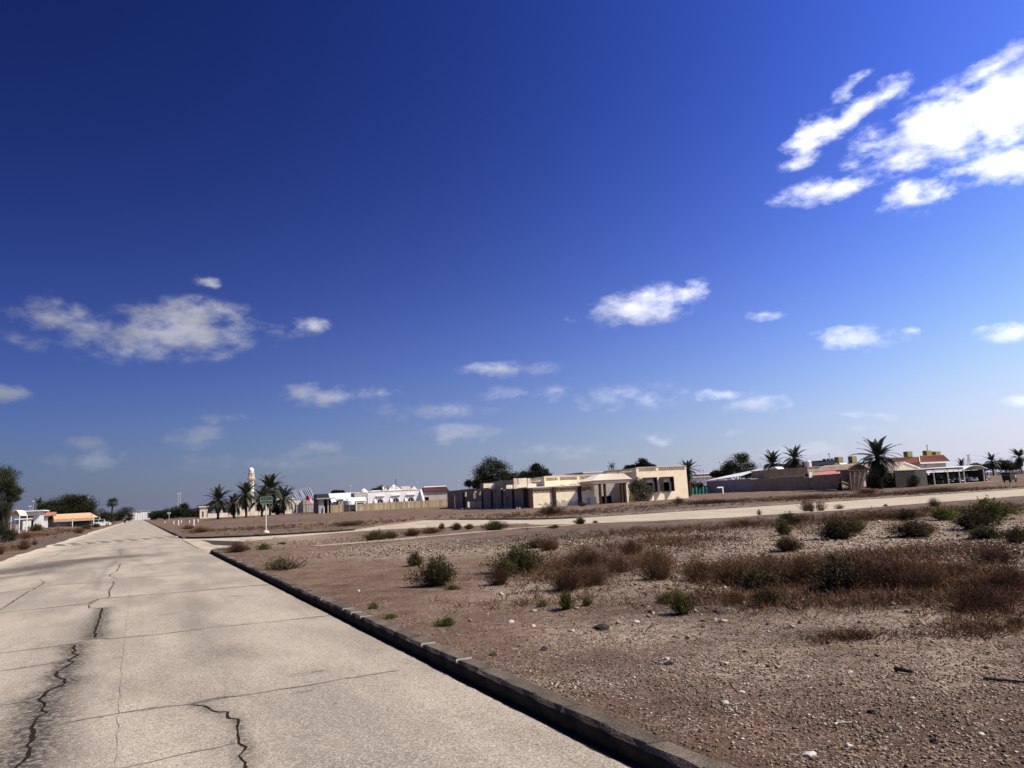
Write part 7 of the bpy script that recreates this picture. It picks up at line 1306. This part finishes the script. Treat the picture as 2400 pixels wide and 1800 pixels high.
    t.part('hip_panel', MB().add([(b[0], Us, zm), (b[0] + .8, Us + 5.5, zm), (r1, Us + 4.5, zt)], [(0, 1, 2)]), TAN); t.part('ridge_beam', MB().tube((r0, Us + 4.5, zt - .05), (r1, Us + 4.5, zt - .05), .08), STEEL)
    for x in (528, 750, 970): v = Q(x, 800)[0]; t.part('post', MB().tube((v, Us + .05, 0), (v, Us + .05, zm), .09), WHITE)
    for x in (528, 750, 970): v = Q(x, 800)[0]; t.part('rear_post', MB().tube((v + 1, Us + 6, 0), (v + 1, Us + 6, zm), .09), WHITE)
    t.part('rear_screen', MB().box(a[0], b[0] + 1, Us + 6.5, Us + 6.6, 0, zm), DARK)
    v = Q(620, 800)[0]; car('parked_car', 'pale car in deep shade at the pavilion side of the tan shelter', v, Us + 3, float(height(v, Us + 3)), 0.0, 'silver', L=4.9, Hh=1.65); v = Q(860, 800)[0]; car('parked_car', 'dark car in deep shade at the open side of the tan shelter', v, Us + 3.4, float(height(v, Us + 3.4)), 0.0, 'dark', L=4.9, Hh=1.7, suv=True)
    v = Q(1030, 790)[0]; car('white_car', 'white car parked past the tan shelter with its nose to the road', v, Us + 4, max(float(height(v, Us + 4)), 0), 0.05, 'white', L=4.9, Hh=1.7, suv=True)
    s = Q(985, 700); o = Thing('dish_on_post', 'dark satellite dish on a post at the tan shelter corner', 'satellite dish', s[0], Us + 7, .2); ds = MB().lathe([(.02, .3), (.55, .2), (.95, -.05), (.9, -.02), (.5, .16)], 0, 0, 14); ds.v = [(s[0] + p[0], Us + 7 - p[2], s[1] + .3 + p[1]) for p in ds.v]; o.part('dish', ds, CORR); o.part('post', MB().tube((s[0], Us + 7.2, 0), (s[0], Us + 7.2, s[1] + .3), .07), STEEL)
    # wall and hall closing the far end of the road
    Ue = 562; Q = lambda x, y: PU(x / 4.424, 1050 + y / 4.424, Ue); a, b = Q(1295, 740), Q(1560, 740); z1 = Q(1450, 677)[1]; z2 = Q(1450, 652)[1]; t = Thing('road_end_wall', 'pale panelled wall and long white roof closing the far end of the road', 'wall', a[0], Ue, 0); n = 10
    for i in range(n): x0 = a[0] + (b[0] - a[0]) * i / n; x1 = a[0] + (b[0] - a[0]) * (i + .94) / n; t.part('panel', MB().box(x0, x1, Ue, Ue + .4, -.2, z1), WHITE); t.part('joint_post', MB().box(x1, x1 + (b[0] - a[0]) * .06 / n, Ue - .15, Ue + .3, -.2, z1 + .1), GREYW)
    c, d = Q(1375, 660), Q(1558, 660); t.part('rear_roof', MB().box(c[0], d[0], Ue + 10, Ue + 25, 0, z2), WHITE); t.part('rear_roof_edge', MB().box(c[0] - .5, d[0] + .5, Ue + 9.5, Ue + 25, z2, z2 + .3), GREYW); t.part('middle_pier', MB().box((c[0] + d[0]) / 2 - .8, (c[0] + d[0]) / 2 - .2, Ue + 9.2, Ue + 9.5, 0, z2 + .5), GREYW)
left_side()

# ------------------------------------------------------------------ street furniture
def sign():
    v, u, z = G(623.5, 1248.5); Q = lambda x, y: PU(450 + x / 6.32, 1080 + y / 6.32, u); z = float(height(v, u)); t = Thing('street_sign', 'white pole with two stacked green street name plates', 'street sign', v, u, z); p0, p1 = Q(1008, 535), Q(1187, 590); q0, q1 = Q(1008, 593), Q(1187, 633); t.part('pole', MB().tube((v, u, z - .1), (v, u, p0[1] - .05), .036, .036, 10), WHITE); t.part('base', MB().lathe([(.24, z - .05), (.22, z + .05), (.14, z + .13), (.05, z + .16)], v, u, 10), ROCKW)
    for k, (a, b) in enumerate(((p0, p1), (q0, q1))):
        pl = t.part('name_plate', MB().box(a[0], b[0], u - .10, u - .075, b[1], a[1]), SIGN_GREEN); e = .022; zt, zb_ = a[1], b[1]; t.part('plate_border', MB().box(a[0] + .012, b[0] - .012, u - .104, u - .1005, zt - e - .01, zt - .01).box(a[0] + .012, b[0] - .012, u - .104, u - .1005, zb_ + .01, zb_ + e + .01).box(a[0] + .012, a[0] + .012 + e, u - .1038, u - .1005, zb_ + e + .011, zt - e - .011).box(b[0] - .012 - e, b[0] - .012, u - .1038, u - .1005, zb_ + e + .011, zt - e - .011), mat('sign_border', (.30, .36, .32), (.25, .3, .27)), pl)
        # worn lettering: joined flowing strokes with dots
        rnd = random.Random(5 + k); tx = MB(); zc = (zt + zb_) / 2; x = b[0] - .14; h = (zt - zb_)
        while x > a[0] + .14:
            w = rnd.uniform(.03, .075); tx.box(x - w, x - .004, u - .1035, u - .1005, zc - h * .10, zc - h * .03)
            if rnd.random() < .45: tx.box(x - w * .5, x - w * .5 + .016, u - .1035, u - .1005, zc - h * .029, zc + h * rnd.uniform(.08, .22))
            elif rnd.random() < .6: tx.box(x - w * .6, x - w * .6 + .018, u - .1035, u - .1005, zc + h * .1, zc + h * .16)
            x -= w + (.03 if rnd.random() < .25 else 0)
        t.part('lettering', tx, mat('sign_letters', (.22, .27, .24), (.17, .21, .19)), pl)
    t.part('clamp', MB().box(v - .09, v + .09, u - .074, u + .07, p1[1] - .05, p1[1] + .05), STEEL)
sign()
for k, (x, yb, yt) in enumerate(((386, 1226, 1222), (407, 1228.6, 1221.5), (418, 1231, 1220.5), (425, 1226, 1220), (444, 1225.5, 1219.5), (454, 1232, 1218.5), (464, 1224, 1218))):
    v, u, z = G(x, yb); z = float(height(v, u)); zt = PU(x, yt, u)[1]; m_ = MB().tube((v, u, z - .1), (v, u, zt), .09, .09, 8).lathe([(.1, zt), (.1, zt + .05), (.02, zt + .07)], v, u, 8)
    solo('marker_post', ('tall white marker post standing nearest the junction kerb', 'white marker post with a striped neighbour on the corner verge')[0] if k == 5 else 'short white marker post on the corner verge beyond the junction', 'post', m_, WHITE, v, u, z, group='white marker posts beyond the junction')
def small_sign():
    v, u, z = G(396, 1221); Q = lambda x, y: PU(x / 4.424, 1050 + y / 4.424, u); z = float(height(v, u)); a, b = Q(1735, 668), Q(1770, 684); t = Thing('small_road_sign', 'small weathered sign on a post by the far verge', 'sign', v, u, z); t.part('post', MB().tube((v, u, z - .1), (v, u, a[1]), .09), GREYW); t.part('plate', MB().box(a[0], b[0], u - .14, u - .1, b[1], a[1]), GREYW)
    v, u, z = G(362, 1218.5); z = float(height(v, u)); Q = lambda x, y: PU(x / 4.424, 1050 + y / 4.424, u); a, b = Q(1568, 655), Q(1630, 745); t = Thing('dark_cabinet', 'dark roadside cabinet with a white notice near the road end', 'cabinet', a[0], u, z); m = a[0] + (b[0] - a[0]) * .5; t.part('cabinet', MB().box(a[0], m, u, u + 1.5, z - .1, a[1]), DSTEEL); t.part('low_box', MB().box(m + .02, b[0], u + .2, u + 1.4, z - .1, z + (a[1] - z) * .45), DSTEEL); t.part('notice', MB().box(m + .2, b[0] - .1, u + .16, u + .199, z + (a[1] - z) * .25, z + (a[1] - z) * .42), WHITE)
small_sign()
def lamp(px, ytop, ybase, Y, label, heads=1, dx=0):
    d = ray(px, ytop); zt = EYE + d[2] * Y / d[1]; v, u = float(d[:2] @ VV) * Y / d[1], float(d[:2] @ UU) * Y / d[1]; z = max(float(height(v, u)), 0); t = Thing('lamp_post', label, 'lamp post', v, u, z); t.part('pole', MB().tube((v, u, z - .2), (v, u, zt), .16, .09, 8), STEEL); hd = Y / FPX * 2.2
    for k in range(heads): o = (k - (heads - 1) / 2) * hd * 1.5; t.part('lamp_head', MB().ext([(v + o - hd * .7, zt - .1), (v + o + hd * .7, zt - .1), (v + o + hd * .45, zt + hd * .55), (v + o - hd * .45, zt + hd * .55)], u - .4, u + .4, 'y'), WHITE)
lamp(78, 1175, 1196, 330, 'tall lamp post behind the flat white house')
lamp(71, 1187, 1196, 420, 'twin-headed lamp post far behind the flat white house', 2)
lamp(208, 1166, 1190, 360, 'twin-headed lamp post at the edge of the dark grove', 2)
lamp(125, 1169, 1190, 380, 'lamp post poking just over the dark grove')
lamp(417.5, 1158, 1180, 380, 'lamp post over the roadside hedge')
lamp(422.5, 1156, 1180, 390, 'slightly taller lamp post over the roadside hedge')
lamp(821, 1138, 1155, 300, 'white lamp post rising over the villa wing roof')
lamp(977, 1130, 1145, 320, 'lamp post rising behind the villa lantern gable')
lamp(1073, 1127, 1145, 330, 'dark lamp post beyond the villa annex')
lamp(1074 + 614, 1084, 1105, 330, 'cluster-headed floodlight mast beside the tall dark tree', 2)
lamp(1943, 1064, 1080, 220, 'thin lamp mast over the navy hall')
lamp(1642, 1100, 1115, 330, 'far mast beyond the ruin palm')
lamp(1649, 1102, 1115, 350, 'second far mast beyond the ruin palm')
def far_hall():
    Y = 420; a = ray(1620, 1119); v0, u0 = float(a[:2] @ VV) * Y / a[1], float(a[:2] @ UU) * Y / a[1]; b = PU(1700, 1112, u0); q = PU(1620, 1113, u0); t = Thing('far_hall', 'far white hall with a flat roof beyond the green netting', 'building', v0, u0, .45); t.part('wall', MB().box(v0 - 8, b[0], u0, u0 + 15, .1, PU(1630, 1120, u0)[1]), WHITE); t.part('roof', MB().box(v0 - 9, b[0] + 1, u0 - 2, u0 + 16, PU(1630, 1120, u0)[1] + .01, PU(1630, 1116, u0)[1]), GREYW)
    z0 = PU(1630, 1116, u0)[1]; t.part('upper_storey', MB().box(v0, v0 + 24, u0 + 2, u0 + 13, z0 + .01, PU(1630, 1112, u0)[1]), DSTEEL); t.part('upper_roof', MB().box(v0 - 2, v0 + 34, u0 + 1, u0 + 14, PU(1630, 1112, u0)[1] + .01, PU(1630, 1110.5, u0)[1]), WHITE)
far_hall()

# ------------------------------------------------------------------ speed hump with painted blocks
def hump():
    A = np.array(G2(138, 1279)); B = np.array(G2(412, 1259)); n = 17; d = (B - A) / n; ln = np.hypot(*d); ang = math.atan2(d[1], d[0]); root = Thing('speed_hump', 'painted speed hump of alternating dark and pale blocks across the road', 'speed hump', A[0], A[1], 0, rz=ang); root.local = True; w = 1.5; prof = [(-w, 0.012), (-w * .6, .07), (0, .095), (w * .6, .07), (w, .012), (w, -.02), (-w, -.02)]
    for i in range(n): root.part('painted_block', MB().ext(prof, i * ln + .02, (i + 1) * ln - .02, 'x'), mat('hump_dark', (.12, .105, .085), (.19, .165, .135), scale=4) if i % 2 else mat('hump_pale', (.37, .33, .27), (.30, .265, .215), scale=4))
hump()
